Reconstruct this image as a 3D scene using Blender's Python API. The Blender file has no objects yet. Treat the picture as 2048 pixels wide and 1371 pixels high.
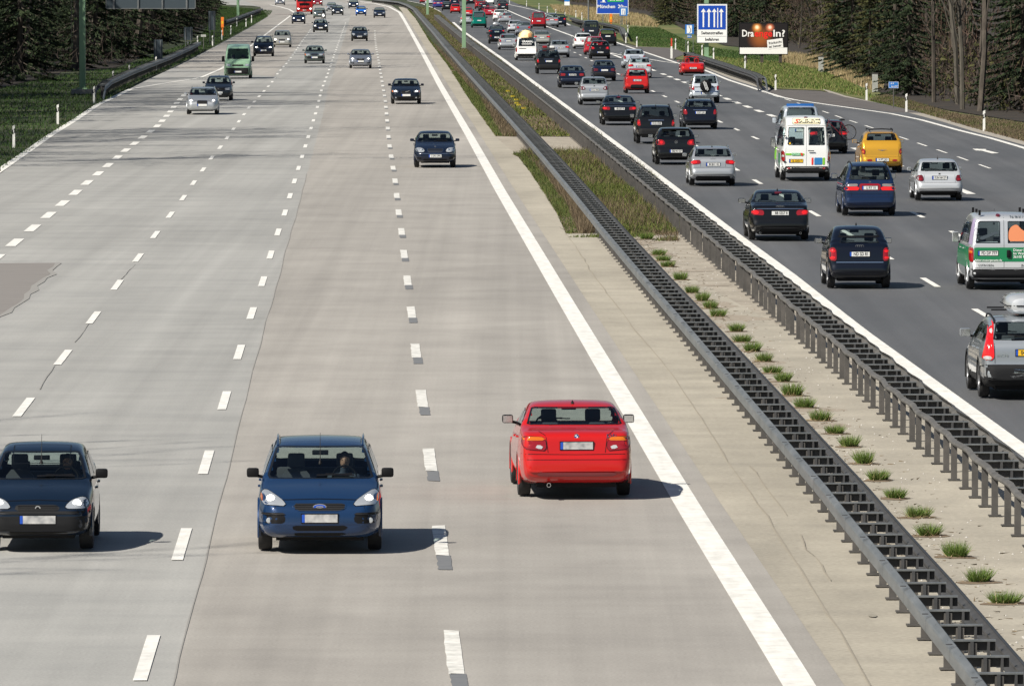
import bpy, bmesh, math, random
from mathutils import Vector, Matrix
from mathutils.bvhtree import BVHTree
from mathutils.geometry import tessellate_polygon
random.seed(7)
S = bpy.context.scene
COL = S.collection
# ---------------- camera, sky, sun ----------------
F_PX, CAM_H, HORIZON = 14880.0, 8.7, -85.0          # focal length in px of a 2048 px wide frame
TH = math.atan((685.5 - HORIZON) / F_PX)
cam = bpy.data.objects.new("camera", bpy.data.cameras.new("camera"))
COL.objects.link(cam)
cam.location = (0, 0, CAM_H)
cam.rotation_euler = (math.pi / 2 - TH, 0, 0)
cam.data.sensor_width = 36
cam.data.lens = F_PX / 2048 * 36
cam.data.clip_start = 1
cam.data.clip_end = 6000
S.camera = cam
W = bpy.data.worlds.new("World"); S.world = W; W.use_nodes = True
nt = W.node_tree
sky = nt.nodes.new("ShaderNodeTexSky"); sky.sky_type = 'NISHITA'; sky.sun_disc = False
SUN = Vector((0.80, 0.72, -1.0)).normalized()       # direction the light travels
sky.sun_elevation = math.asin(-SUN.z)
sky.sun_rotation = math.atan2(-SUN.x, -SUN.y)
nt.links.new(sky.outputs[0], nt.nodes["Background"].inputs[0])
nt.nodes["Background"].inputs[1].default_value = 0.048
sl = bpy.data.lights.new("sun", 'SUN'); sl.energy = 5.0; sl.angle = math.radians(0.53); sl.color = (1, 0.94, 0.84)
so = bpy.data.objects.new("sun", sl); COL.objects.link(so)
so.rotation_euler = SUN.to_track_quat('-Z', 'Y').to_euler(); so.location = (-60, -60, 80)
S.view_settings.view_transform = 'Standard'; S.view_settings.look = 'None'
S.view_settings.exposure = 0.46; S.view_settings.gamma = 1
S.render.engine = 'CYCLES'

# ---------------- helpers ----------------
def G(px, py, h=0.0):
    """world X,Y where the camera ray of photo pixel (px,py) meets the plane z=h"""
    t = (py - 685.5) / F_PX; u = (px - 1024) / F_PX
    z = (CAM_H - h) / (math.sin(TH) + t * math.cos(TH))
    return z * u, z * (math.cos(TH) - t * math.sin(TH))

def mesh(name, v, f, smooth=False):
    m = bpy.data.meshes.new(name); m.from_pydata([tuple(p) for p in v], [], f)
    if smooth: m.polygons.foreach_set("use_smooth", [True] * len(m.polygons))
    m.update(); return m

def link(name, m, mats=(), parent=None, loc=None, **props):
    o = bpy.data.objects.new(name, m); COL.objects.link(o)
    if m is not None and mats:
        if len(m.materials) == 0:
            for x in mats: m.materials.append(x)
    if parent is not None: o.parent = parent
    if loc is not None: o.location = loc
    for k, x in props.items(): o[k] = x
    return o

class MB:
    """collects primitive shapes into one mesh"""
    def __init__(s): s.v = []; s.f = []; s.m = []
    def add(s, v, f, mi=0):
        b = len(s.v); s.v += [Vector(p) for p in v]; s.f += [tuple(b + i for i in q) for q in f]; s.m += [mi] * len(f)
    def box(s, x0, x1, y0, y1, z0, z1, mi=0, bev=0.0):
        if bev <= 0:
            v = [(x, y, z) for z in (z0, z1) for y in (y0, y1) for x in (x0, x1)]
            s.add(v, [(0, 2, 3, 1), (4, 5, 7, 6), (0, 1, 5, 4), (2, 6, 7, 3), (0, 4, 6, 2), (1, 3, 7, 5)], mi); return
        bm = bmesh.new(); bmesh.ops.create_cube(bm, size=1)
        for q in bm.verts:
            q.co = Vector(((x0 + x1) / 2 + q.co.x * (x1 - x0), (y0 + y1) / 2 + q.co.y * (y1 - y0), (z0 + z1) / 2 + q.co.z * (z1 - z0)))
        bmesh.ops.bevel(bm, geom=bm.edges[:], offset=bev, segments=2, affect='EDGES', profile=0.6)
        bm.verts.index_update()
        s.add([q.co.copy() for q in bm.verts], [[q.index for q in f.verts] for f in bm.faces], mi); bm.free()
    def tube(s, pts, r, n=6, mi=0, cap=True):
        pts = [Vector(p) for p in pts]; k = len(pts); rr = r if isinstance(r, (list, tuple)) else [r] * k
        rings = []
        for i, p in enumerate(pts):
            d = (pts[min(i + 1, k - 1)] - pts[max(i - 1, 0)]).normalized()
            a = d.cross(Vector((0, 0, 1)) if abs(d.z) < .9 else Vector((1, 0, 0))).normalized(); b = d.cross(a)
            rings.append([p + (a * math.cos(2 * math.pi * j / n) + b * math.sin(2 * math.pi * j / n)) * rr[i] for j in range(n)])
        v = [p for q in rings for p in q]
        f = [(i * n + j, i * n + (j + 1) % n, (i + 1) * n + (j + 1) % n, (i + 1) * n + j) for i in range(k - 1) for j in range(n)]
        if cap: f += [tuple(range(n))[::-1], tuple((k - 1) * n + j for j in range(n))]
        s.add(v, f, mi)
    def lathe(s, prof, n=24, axis='y', c=(0, 0, 0), mi=0, closed=False):
        c = Vector(c); v = []
        for (r, t) in prof:
            for j in range(n):
                a = 2 * math.pi * j / n
                p = (r * math.cos(a), t, r * math.sin(a)) if axis == 'y' else ((t, r * math.cos(a), r * math.sin(a)) if axis == 'x' else (r * math.cos(a), r * math.sin(a), t))
                v.append(c + Vector(p))
        k = len(prof); f = [(i * n + j, i * n + (j + 1) % n, (i + 1) % k * n + (j + 1) % n, (i + 1) % k * n + j) for i in range(k if closed else k - 1) for j in range(n)]
        s.add(v, f, mi)
    def loft(s, rings, mi=0, cap=True):
        n = len(rings[0]); v = [p for q in rings for p in q]; k = len(rings)
        f = [(i * n + j, i * n + (j + 1) % n, (i + 1) * n + (j + 1) % n, (i + 1) * n + j) for i in range(k - 1) for j in range(n)]
        if cap: f += [tuple(range(n))[::-1], tuple((k - 1) * n + j for j in range(n))]
        s.add(v, f, mi)
    def mesh(s, name, smooth=False):
        m = mesh(name, s.v, s.f, smooth)
        m.polygons.foreach_set("material_index", s.m)
        if smooth:
            try: m.set_sharp_from_angle(angle=math.radians(38))
            except Exception: pass
        return m
    def build(s, name, mats, parent=None, smooth=False, **kw):
        m = s.mesh(name, smooth)
        for x in (mats if isinstance(mats, (list, tuple)) else [mats]): m.materials.append(x)
        return link(name, m, parent=parent, **kw)

def empty(name, loc, rz=0, **props):
    o = bpy.data.objects.new(name, None); COL.objects.link(o); o.empty_display_size = .2
    o.location = loc; o.rotation_euler = (0, 0, rz)
    for k, x in props.items(): o[k] = x
    return o

def dup(root, loc, rz=0, scale=None, **props):
    def cp(o, par):
        c = o.copy(); COL.objects.link(c)
        if par is not None: c.parent = par
        for ch in KIDS.get(o.name, []): cp(ch, c)
        return c
    KIDS = {}
    for o in list(root.children_recursive): KIDS.setdefault(o.parent.name, []).append(o)
    r = cp(root, None); r.location = loc; r.rotation_euler = (0, 0, rz)
    if scale: r.scale = scale if isinstance(scale, tuple) else (scale,) * 3
    for k, x in props.items(): r[k] = x
    return r

# ---------------- materials ----------------
MAT = {}
def pm(name, col, rough=.6, metal=0, coat=0, emis=None, es=0, spec=None):
    m = bpy.data.materials.new(name); m.use_nodes = True; b = m.node_tree.nodes["Principled BSDF"]
    b.inputs["Base Color"].default_value = (*col, 1); b.inputs["Roughness"].default_value = rough; b.inputs["Metallic"].default_value = metal
    if coat: b.inputs["Coat Weight"].default_value = coat; b.inputs["Coat Roughness"].default_value = .04
    if spec is not None: b.inputs["Specular IOR Level"].default_value = spec
    if emis: b.inputs["Emission Color"].default_value = (*emis, 1); b.inputs["Emission Strength"].default_value = es
    MAT[name] = m; return m

def N(m, t, **kw):
    n = m.node_tree.nodes.new(t)
    for k, v in kw.items(): setattr(n, k, v)
    return n
def noise_mat(name, cols, scale, rough=.9, detail=6, bump=0, mapping=(1, 1, 1), pos=None, extra=None, dist=.01, rot=0):
    """principled with a noise -> ramp base colour; extra = list of (mapping, scale, lo, hi, strength) multipliers"""
    m = pm(name, cols[0], rough); L = m.node_tree.links; b = m.node_tree.nodes["Principled BSDF"]
    tc = N(m, "ShaderNodeTexCoord"); geo = N(m, "ShaderNodeNewGeometry")
    def nz(mp, sc, det=detail):
        q = N(m, "ShaderNodeMapping"); q.inputs["Scale"].default_value = mp; q.inputs["Rotation"].default_value = (0, 0, rot)
        L.new(geo.outputs["Position"], q.inputs[0]); t = N(m, "ShaderNodeTexNoise"); t.inputs["Scale"].default_value = sc; t.inputs["Detail"].default_value = det
        t.inputs["Roughness"].default_value = .62
        L.new(q.outputs[0], t.inputs["Vector"]); return t
    t = nz(mapping, scale); r = N(m, "ShaderNodeValToRGB"); e = r.color_ramp.elements
    pos = pos or [.3 + .4 * i / (len(cols) - 1) for i in range(len(cols))]
    e[0].position = pos[0]; e[0].color = (*cols[0], 1); e[1].position = pos[-1]; e[1].color = (*cols[-1], 1)
    for p, c in list(zip(pos, cols))[1:-1]: x = e.new(p); x.color = (*c, 1)
    L.new(t.outputs[0], r.inputs[0]); out = r.outputs[0]
    for (mp, sc, lo, hi) in (extra or []):
        t2 = nz(mp, sc, 4); mr = N(m, "ShaderNodeMapRange"); mr.inputs[1].default_value = .33; mr.inputs[2].default_value = .67
        mr.inputs[3].default_value = lo; mr.inputs[4].default_value = hi; L.new(t2.outputs[0], mr.inputs[0])
        mx = N(m, "ShaderNodeVectorMath", operation='SCALE'); L.new(out, mx.inputs[0]); L.new(mr.outputs[0], mx.inputs["Scale"]); out = mx.outputs[0]
    L.new(out, b.inputs["Base Color"])
    if bump:
        bp = N(m, "ShaderNodeBump"); bp.inputs["Strength"].default_value = bump; bp.inputs["Distance"].default_value = dist
        t3 = nz((1, 1, 1), 40, 3); L.new(t3.outputs[0], bp.inputs["Height"]); L.new(bp.outputs[0], b.inputs["Normal"])
    return m

def rnd_mat(name, cols, rough=.8, trans=0):
    """colour varies from one loose piece of the mesh to the next"""
    m = pm(name, cols[0], rough); L = m.node_tree.links; b = m.node_tree.nodes["Principled BSDF"]
    g = N(m, "ShaderNodeNewGeometry"); r = N(m, "ShaderNodeValToRGB"); e = r.color_ramp.elements
    e[0].color = (*cols[0], 1); e[1].color = (*cols[-1], 1); e[0].position = 0; e[1].position = 1
    for i, c in enumerate(cols[1:-1]): x = e.new((i + 1) / (len(cols) - 1)); x.color = (*c, 1)
    L.new(g.outputs["Random Per Island"], r.inputs[0]); L.new(r.outputs[0], b.inputs["Base Color"]); b.inputs["Specular IOR Level"].default_value = .2
    return m

STREAK = ((.05, 1.1, 1), 1.0, .93, 1.05)
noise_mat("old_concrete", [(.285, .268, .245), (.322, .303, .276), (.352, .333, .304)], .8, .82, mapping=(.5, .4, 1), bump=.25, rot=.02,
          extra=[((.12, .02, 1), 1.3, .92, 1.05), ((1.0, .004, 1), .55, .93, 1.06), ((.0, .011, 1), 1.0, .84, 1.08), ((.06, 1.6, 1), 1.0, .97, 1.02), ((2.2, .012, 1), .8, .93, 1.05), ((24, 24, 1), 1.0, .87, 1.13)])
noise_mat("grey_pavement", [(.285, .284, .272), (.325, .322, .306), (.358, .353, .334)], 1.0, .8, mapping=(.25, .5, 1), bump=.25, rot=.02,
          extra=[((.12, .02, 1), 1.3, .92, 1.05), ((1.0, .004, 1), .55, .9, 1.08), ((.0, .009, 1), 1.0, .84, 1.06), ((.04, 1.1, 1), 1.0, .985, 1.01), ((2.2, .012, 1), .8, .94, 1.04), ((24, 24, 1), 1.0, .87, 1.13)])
noise_mat("shoulder_concrete", [(.31, .285, .235), (.35, .32, .262), (.385, .355, .29)], 1.2, .9, mapping=(.6, .5, 1), bump=.4,
          extra=[((.3, .05, 1), 1.2, .85, 1.08), ((12, 12, 1), 1.0, .88, 1.12), ((.1, 1.0, 1), .8, .93, 1.04)])
noise_mat("median_concrete", [(.28, .245, .20), (.335, .30, .245), (.38, .345, .285)], 1.2, .95, mapping=(.8, .6, 1), bump=.6,
          extra=[((.5, .4, 1), 1.2, .84, 1.1), ((9, 9, 1), 1.0, .8, 1.15)])
noise_mat("dark_asphalt", [(.068, .072, .077), (.084, .087, .092), (.10, .102, .106)], .8, .72, mapping=(.3, .05, 1), bump=.3, rot=.02,
          extra=[((1.1, .003, 1), .6, .83, 1.2), ((.03, .02, 1), 1.0, .88, 1.12), ((18, 18, 1), 1.0, .85, 1.15)])
noise_mat("patch_asphalt", [(.18, .166, .155), (.20, .186, .174), (.225, .21, .195)], 1.0, .88, mapping=(.3, 2, 1), bump=.3)
noise_mat("bay_asphalt", [(.075, .068, .066), (.095, .086, .082), (.12, .108, .1)], .7, .9, bump=.3)
noise_mat("gravel", [(.22, .2, .17), (.30, .275, .235), (.37, .34, .295)], 6, .95, bump=.8)
noise_mat("road_paint", [(.60, .59, .55), (.72, .71, .67), (.78, .77, .73)], 2.5, .7, bump=.2, extra=[((3, .5, 1), 1.5, .88, 1.05)])
noise_mat("worn_paint", [(.45, .45, .42), (.66, .65, .61), (.76, .75, .71)], 3.5, .7, bump=.2, extra=[((3, 1.5, 1), 1.5, .85, 1.05)])
noise_mat("old_paint_scar", [(.13, .135, .145), (.16, .165, .17)], 3, .85)
noise_mat("faint_stain", [(.235, .215, .175), (.27, .25, .205)], 2, .9)
noise_mat("bitumen", [(.245, .238, .222), (.27, .262, .246)], 3, .85)
noise_mat("seam_soil", [(.255, .23, .185), (.29, .26, .21)], 3, .9)
noise_mat("verge_grass", [(.010, .020, .007), (.022, .036, .011), (.05, .058, .022), (.09, .08, .045)], .35, .95, bump=.6,
          extra=[((1, .3, 1), .3, .65, 1.25), ((3, 3, 1), 1.0, .7, 1.3)])
noise_mat("meadow", [(.03, .058, .012), (.065, .092, .02), (.12, .12, .038), (.21, .16, .08)], .06, .95, bump=.6, mapping=(1, .35, 1),
          extra=[((1, .3, 1), .5, .8, 1.25), ((3, 3, 1), 1.0, .75, 1.3)])
noise_mat("forest_floor", [(.012, .010, .007), (.024, .018, .012), (.042, .030, .018)], .5, .95, bump=.5)
noise_mat("dirt_film", [(.24, .20, .155), (.29, .25, .20), (.34, .30, .245)], 5, .95, bump=.5)
noise_mat("soil", [(.12, .085, .055), (.20, .15, .10)], 5, .95, bump=.5)
noise_mat("galv_steel", [(.12, .13, .135), (.155, .165, .17), (.20, .21, .215)], 2.5, .5, mapping=(2, .3, 2), bump=.1)
MAT["galv_steel"].node_tree.nodes["Principled BSDF"].inputs["Metallic"].default_value = .35
noise_mat("dull_steel", [(.05, .048, .046), (.07, .066, .062), (.095, .088, .082)], 3, .6)
noise_mat("dark_steel", [(.035, .036, .038), (.06, .06, .062)], 3, .6)
noise_mat("weathered_rail", [(.07, .068, .062), (.10, .096, .09), (.135, .13, .12)], 2, .65)
noise_mat("green_mast", [(.16, .27, .16), (.20, .33, .20)], .8, .55)
noise_mat("block_concrete", [(.22, .22, .21), (.3, .3, .28)], 3, .9)
noise_mat("cabinet_grey", [(.33, .34, .32), (.4, .41, .38)], 2, .6)
noise_mat("bark", [(.03, .025, .02), (.06, .05, .04), (.10, .085, .068)], 4, .95, mapping=(1, 1, .3), bump=.5)
noise_mat("pale_bark", [(.045, .04, .032), (.08, .072, .058), (.12, .11, .088)], 4, .95, mapping=(1, 1, .3))
rnd_mat("twigs", [(.022, .017, .015), (.042, .032, .026), (.07, .054, .044)])
rnd_mat("red_twigs", [(.06, .038, .03), (.11, .07, .052), (.085, .065, .05)])
rnd_mat("needles", [(.008, .016, .008), (.018, .030, .013), (.032, .046, .018)])
rnd_mat("olive_needles", [(.02, .024, .009), (.045, .048, .016), (.08, .078, .028)])
rnd_mat("grass_blades", [(.05, .10, .018), (.11, .18, .035), (.19, .23, .07)])
rnd_mat("short_green", [(.03, .055, .012), (.065, .09, .022), (.13, .13, .045)])
rnd_mat("ivy", [(.035, .055, .012), (.075, .10, .022), (.16, .17, .045)])
rnd_mat("weeds", [(.065, .05, .032), (.12, .09, .058), (.19, .15, .095)])
rnd_mat("straw", [(.16, .12, .05), (.30, .22, .12), (.42, .33, .2), (.12, .13, .04)])
rnd_mat("meadow_blades", [(.045, .085, .016), (.085, .135, .028), (.15, .17, .05), (.24, .2, .1)])
rnd_mat("shade_grass", [(.016, .042, .010), (.034, .072, .016), (.06, .10, .024)])
pm("blossom", (.75, .6, .05), .6); pm("litter_white", (.75, .75, .72), .6); pm("stone", (.45, .43, .4), .9)
pm("white_plastic", (.70, .70, .67), .4); pm("black_plastic", (.005, .005, .006), .55, spec=.2); pm("trim", (.012, .0125, .014), .6, spec=.2)
pm("rubber", (.016, .016, .017), .8); pm("rim", (.42, .43, .45), .3, .8); pm("dark_rim", (.08, .085, .09), .4, .6)
pm("chrome", (.75, .76, .78), .15, 1); pm("cloth", (.045, .047, .055), .85); pm("dash", (.03, .031, .034), .7); pm("light_cloth", (.16, .155, .15), .85)
pm("seal", (.008, .009, .011), .25, spec=.6)
pm("plate_white", (.66, .67, .66), .4); pm("plate_yellow", (.75, .45, .02), .4); pm("euro_blue", (.01, .07, .42), .4); pm("plate_ink", (.02, .02, .022), .5)
noise_mat("blur_plate", [(.22, .23, .24), (.38, .38, .38), (.48, .48, .47)], 9, .5, detail=1)
pm("lens_red", (.26, .005, .008), .12, coat=1); pm("lens_dark_red", (.12, .006, .01), .12, coat=1); pm("lens_amber", (.55, .13, .006), .15, coat=1); pm("lens_clear", (.60, .60, .60), .12, .3, coat=1)
pm("brake_lit", (.5, .008, .01), .2, coat=.6, emis=(1, .01, .01), es=.3); pm("lens_smoke", (.22, .2, .19), .15, coat=1)
pm("lamp_lit", (1, .95, .85), .2, emis=(1, .93, .80), es=9); pm("amber_lit", (1, .6, .2), .3, emis=(1, .5, .15), es=2.2)
pm("head_glass", (.52, .55, .58), .12, .5, coat=1)
pm("skin", (.30, .17, .12), .6); pm("hair", (.025, .018, .014), .7); pm("shirt_dark", (.03, .04, .06), .85); pm("shirt_grey", (.16, .16, .17), .85)
pm("sign_white", (.78, .79, .78), .5); pm("sign_blue", (.006, .06, .40), .45); pm("sign_sky", (.02, .16, .5), .45); pm("sign_green", (.02, .36, .10), .45); pm("sign_ink", (.02, .02, .025), .5)
pm("sign_back", (.06, .08, .095), .5, .4); pm("orange", (.75, .18, .02), .5); pm("post_red", (.6, .05, .03), .5)
pm("white_matt", (.7, .7, .68), .6); pm("poster_dark", (.03, .018, .015), .5); pm("poster_red", (.80, .015, .012), .5); pm("poster_white", (.8, .79, .77), .5)
pm("green_ad", (.005, .17, .065), .4, coat=.5); pm("red_ad", (.7, .04, .03), .4); pm("lime_ad", (.2, .5, .04), .4); pm("cream_ad", (.75, .70, .48), .4); pm("orange_ad", (.62, .22, .10), .4)
pm("sea_ad", (.03, .18, .42), .4); pm("violet_ad", (.3, .25, .38), .4); pm("police_blue", (.01, .10, .34), .2, coat=1); pm("tarp_yellow", (.82, .68, .36), .7); pm("tarp_brown", (.5, .25, .1), .7)

def glass(name, tint, refl=.09):
    m = bpy.data.materials.new(name); m.use_nodes = True; t = m.node_tree; t.nodes.clear()
    o = t.nodes.new("ShaderNodeOutputMaterial"); mx = t.nodes.new("ShaderNodeMixShader"); tr = t.nodes.new("ShaderNodeBsdfTransparent"); gl = t.nodes.new("ShaderNodeBsdfGlossy")
    fr = t.nodes.new("ShaderNodeFresnel"); fr.inputs[0].default_value = 1.55; tr.inputs[0].default_value = (*tint, 1); gl.inputs["Roughness"].default_value = .03
    gl.inputs["Color"].default_value = (.9, .95, 1, 1)
    gm = t.nodes.new("ShaderNodeNewGeometry"); mr = t.nodes.new("ShaderNodeMapRange"); mr.inputs[3].default_value = 1.5; mr.inputs[4].default_value = 1 / 1.5
    t.links.new(gm.outputs["Backfacing"], mr.inputs[0]); t.links.new(mr.outputs[0], fr.inputs[0])      # same reflection seen from either side of the pane
    t.links.new(fr.outputs[0], mx.inputs[0]); t.links.new(tr.outputs[0], mx.inputs[1]); t.links.new(gl.outputs[0], mx.inputs[2]); t.links.new(mx.outputs[0], o.inputs[0]); MAT[name] = m
glass("glass", (.74, .82, .80)); glass("dark_glass", (.22, .26, .28)); glass("lamp_glass", (.9, .92, .95))

PAINT = {}
def paint(name, col, metal=.25, rough=.38):
    m = pm("paint_" + name, col, rough, metal, coat=1, spec=.15); PAINT[name] = m
for n_, c_, me_ in [("red", (.44, .008, .007), 0), ("bright_red", (.46, .012, .010), 0), ("dark_red", (.28, .01, .015), .2), ("crimson", (.40, .012, .025), .1), ("navy", (.006, .028, .085), .2), ("corsa_navy", (.003, .010, .024), .2),
                    ("black", (.0025, .0028, .0035), 0), ("blue_black", (.003, .005, .012), .2), ("midnight", (.003, .007, .022), .2), ("silver", (.44, .46, .48), .65), ("pale_silver", (.58, .60, .62), .5), ("grey_silver", (.22, .24, .28), .6),
                    ("blue_silver", (.34, .37, .40), .55), ("white", (.74, .75, .74), 0), ("gold", (.62, .33, .03), .45), ("mid_blue", (.006, .018, .058), .2), ("bright_blue", (.01, .13, .55), .1), ("violet_blue", (.03, .035, .18), .3),
                    ("green", (.0, .13, .10), .2), ("mint", (.22, .36, .24), 0), ("sage", (.10, .13, .12), .4), ("beige_silver", (.36, .36, .33), .5), ("charcoal", (.012, .015, .02), .2), ("bronze", (.12, .10, .10), .5), ("ice", (.5, .55, .6), .4)]:
    paint(n_, c_, me_)

_txt = {}
def text_geo(s, size=1.0, align='CENTER', ext=0.0, sx=1.0, shear=0.0, bold=0.0):
    k = (s, align, shear, bold)
    if k not in _txt:
        c = bpy.data.curves.new("lettering", 'FONT'); c.body = s; c.align_x = align; c.align_y = 'CENTER'; c.size = 1; c.resolution_u = 2; c.shear = shear; c.offset = bold
        o = bpy.data.objects.new("lettering", c); COL.objects.link(o); dg = bpy.context.evaluated_depsgraph_get(); dg.update()
        m = o.evaluated_get(dg).to_mesh()
        _txt[k] = ([v.co.copy() for v in m.vertices], [tuple(p.vertices) for p in m.polygons]); o.to_mesh_clear() if False else None
        bpy.data.objects.remove(o); bpy.data.curves.remove(c)
    v, f = _txt[k]
    return [(p.x * size * sx, p.y * size) for p in v], f
# ---------------- vehicles ----------------
def lerp(a, b, t): return a + (b - a) * t
def pl(tab, s):
    if s <= tab[0][0]: return tab[0][1]
    for (a, x), (b, y) in zip(tab, tab[1:]):
        if s <= b: return lerp(x, y, (s - a) / max(b - a, 1e-6))
    return tab[-1][1]
def chaikin(p, n=2, keep=True):
    for _ in range(n):
        q = [p[0]]
        for a, b in zip(p, p[1:]): q += [tuple(lerp(x, y, .25) for x, y in zip(a, b)), tuple(lerp(x, y, .75) for x, y in zip(a, b))]
        q.append(p[-1]); p = q
    return p
def resample(p, step=None, n=None, closed=False):
    if closed: p = list(p) + [p[0]]
    d = [0]
    for a, b in zip(p, p[1:]): d.append(d[-1] + math.dist(a, b))
    T = d[-1]
    if n is None: n = max(2, int(math.ceil(T / step)) + (0 if closed else 1))
    out = []; j = 0
    for i in range(n):
        t = T * i / (n if closed else n - 1)
        while j < len(d) - 2 and d[j + 1] < t: j += 1
        u = (t - d[j]) / max(d[j + 1] - d[j], 1e-9); out.append(tuple(lerp(x, y, min(u, 1)) for x, y in zip(p[j], p[j + 1])))
    return out
def inpoly(p, q):
    x, y = p; c = False; j = len(q) - 1
    for i in range(len(q)):
        if (q[i][1] > y) != (q[j][1] > y) and x < (q[j][0] - q[i][0]) * (y - q[i][1]) / (q[j][1] - q[i][1]) + q[i][0]: c = not c
        j = i
    return c
def rnd(q, n=2):            # round the corners of a closed polygon
    for _ in range(n):
        o = []
        for i in range(len(q)):
            a, b = q[i], q[(i + 1) % len(q)]; k = min(.25, (.05 if _ == 0 else .02) / (math.dist(a, b) + 1e-6))
            o += [tuple(lerp(x, y, k) for x, y in zip(a, b)), tuple(lerp(x, y, 1 - k) for x, y in zip(a, b))]
        q = o
    return q
def shrink(q, k):
    cx = sum(p[0] for p in q) / len(q); cy = sum(p[1] for p in q) / len(q); o = []
    for x, y in q:
        d = math.hypot(x - cx, y - cy); o.append((cx + (x - cx) * (1 - min(.9, k / d)), cy + (y - cy) * (1 - min(.9, k / d))))
    return o

class Car:
    """one kind of vehicle; local frame: x forward (0 = middle), y left, z up"""
    def __init__(s, L, Wd, H, wb, fo, r, cowl, head, rhead, base, deck, nose=.68, tum=.36, plan=None, zb=.20, nwin=2, wins=True, rear_h=.62, belt=None, front=None, rear=None,
                 rails=None, cap_z=None, bump='', mir=True, mircol='paint', roof_peak=None, tail_plan=None, fr_seats=True, tint='glass', cladding=0, rim='rim', cabin=True, pil=.085, rear_glass=True, top=None):
        s.L, s.W, s.H, s.wb, s.fo, s.r = L, Wd, H, wb, fo, r
        s.cowl, s.head, s.rhead, s.base, s.deck, s.nose, s.tum = cowl, head, rhead, base, deck, nose, tum
        s.parts = []; s.zb = zb; s.pil = pil
        mid = ((head[0] + rhead[0]) / 2, roof_peak or H)
        top = top or [(0, .50), (.015, .60), (.10, nose), (cowl[0] * .5, lerp(nose, cowl[1], .62)), cowl, lerp2(cowl, head, .5, .015), head, mid, rhead, lerp2(rhead, base, .5, .01), base, deck,
               (deck[0] + (L - .05 - deck[0]) * .7, lerp(deck[1], rear_h, .55)), (L - .05, rear_h), (L - .008, rear_h - .05), (L, .50)]
        top = [top[0]] + [p for p in chaikin(top, 2)[1:-1]] + [top[-1]]
        s.topc = resample(top, step=.05)
        s.bot = [(0, .38), (.03, .27), (.16, zb + .02), (.5, zb), (L - .6, zb), (L - .15, zb + .06), (L - .03, .33), (L, .38)]
        hb = belt or [(0, nose - .07), (cowl[0], cowl[1] - .05), (base[0], base[1] - .03), (L, deck[1] - .04)]
        s.belt = hb
        s.plan = plan or [(0, .70), (.05, .80), (.18, .90), (.45, .97), (.9, 1), (L - .9, 1), (L - .4, .975), (L - .12, .93), (L - .03, .87), (L, .80)]
        s.st = []; lx = -1
        for x, z in s.topc:
            if x > lx + .003: s.st.append((x, z)); lx = x
        s.K = 44
        rings = [s.section(x, z) for x, z in s.st]
        v = []; n = 2 * s.K - 2
        for (x, z), R in zip(s.st, rings):
            X = L / 2 - x
            v += [(X, y, q) for y, q in R] + [(X, -y, q) for y, q in R[-2:0:-1]]
        f = []
        for i in range(len(rings) - 1):
            for j in range(n): f.append((i * n + j, i * n + (j + 1) % n, (i + 1) * n + (j + 1) % n, (i + 1) * n + j))
        K = s.K
        for b in (0, (len(rings) - 1) * n):
            c = [(b + j, b + j + 1, b + (n - j - 1) % n, b + (n - j) % n) if j else (b, b + 1, b + n - 1) for j in range(K - 1)]
            c = [q if (k < K - 2) else (b + K - 2, b + K - 1, b + K) for k, q in enumerate(c)]
            f += [q[::-1] for q in c] if b == 0 else c
        s.v = [Vector(p) for p in v]; s.f = f
        s.bvh = BVHTree.FromPolygons(s.v, f)
        s.ax = (L / 2 - fo, L / 2 - fo - wb)
        s.holes = []
        s.build(nwin, front or {}, rear or {}, rails, mir, mircol, tint, cladding, rim, cabin, wins, rear_glass, fr_seats)
    def hw(s, x): return s.W / 2 * pl(s.plan, x)
    def section(s, x, zt):
        hw = s.hw(x); zb = pl(s.bot, x); zb = min(zb, zt - .08); bz = min(pl(s.belt, x), zt - .035); bz = max(bz, zb + .03)
        m = lerp(zb, bz, .55); t = s.tum; dz = zt - bz; cr = min(.05 * max(0, 1), dz * .5)
        sh = hw * .945; yt = max(sh - t * (dz - cr) - (.03 if dz > .2 else 0), .3)
        p = [(0, zb), (hw * .8, zb), (hw * .95, zb + min(.06, .3 * (bz - zb))), (hw * .99, lerp(zb, m, .5)), (hw, m), (hw * .985, lerp(m, bz, .6)), (sh + .008, bz - min(.03, .1 * (bz - zb)))]
        if dz > .15: p += [(sh - .012, bz + .012), (lerp(sh, yt, .5) + .012, lerp(bz, zt - cr, .5)), (yt + .012, zt - cr - .02), (yt - .05, zt - cr * .45), (yt * .55, zt - cr * .12), (0, zt)]
        else: p += [(lerp(sh, yt, .5), bz + dz * .3), (yt * .94, zt - dz * .32), (yt * .55, zt - dz * .1), (0, zt)]
        return resample(chaikin(p, 2), n=s.K)
    # projection of (a,b) from a side
    def hit(s, view, a, b):
        if view == 'front': o, d = (s.L, a, b), (-1, 0, 0)
        elif view == 'rear': o, d = (-s.L, a, b), (1, 0, 0)
        elif view == 'left': o, d = (a, 3, b), (0, -1, 0)
        elif view == 'right': o, d = (a, -3, b), (0, 1, 0)
        else: o, d = (a, b, 4), (0, 0, -1)
        h = s.bvh.ray_cast(Vector(o), Vector(d))
        if h[0] is None: h = s.bvh.find_nearest(Vector(o) + Vector(d) * (s.L * .5 if view in ('front', 'rear') else 2.2))
        n = h[1]
        if n.dot(Vector(d)) > 0: n = -n
        return h[0], n
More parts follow.
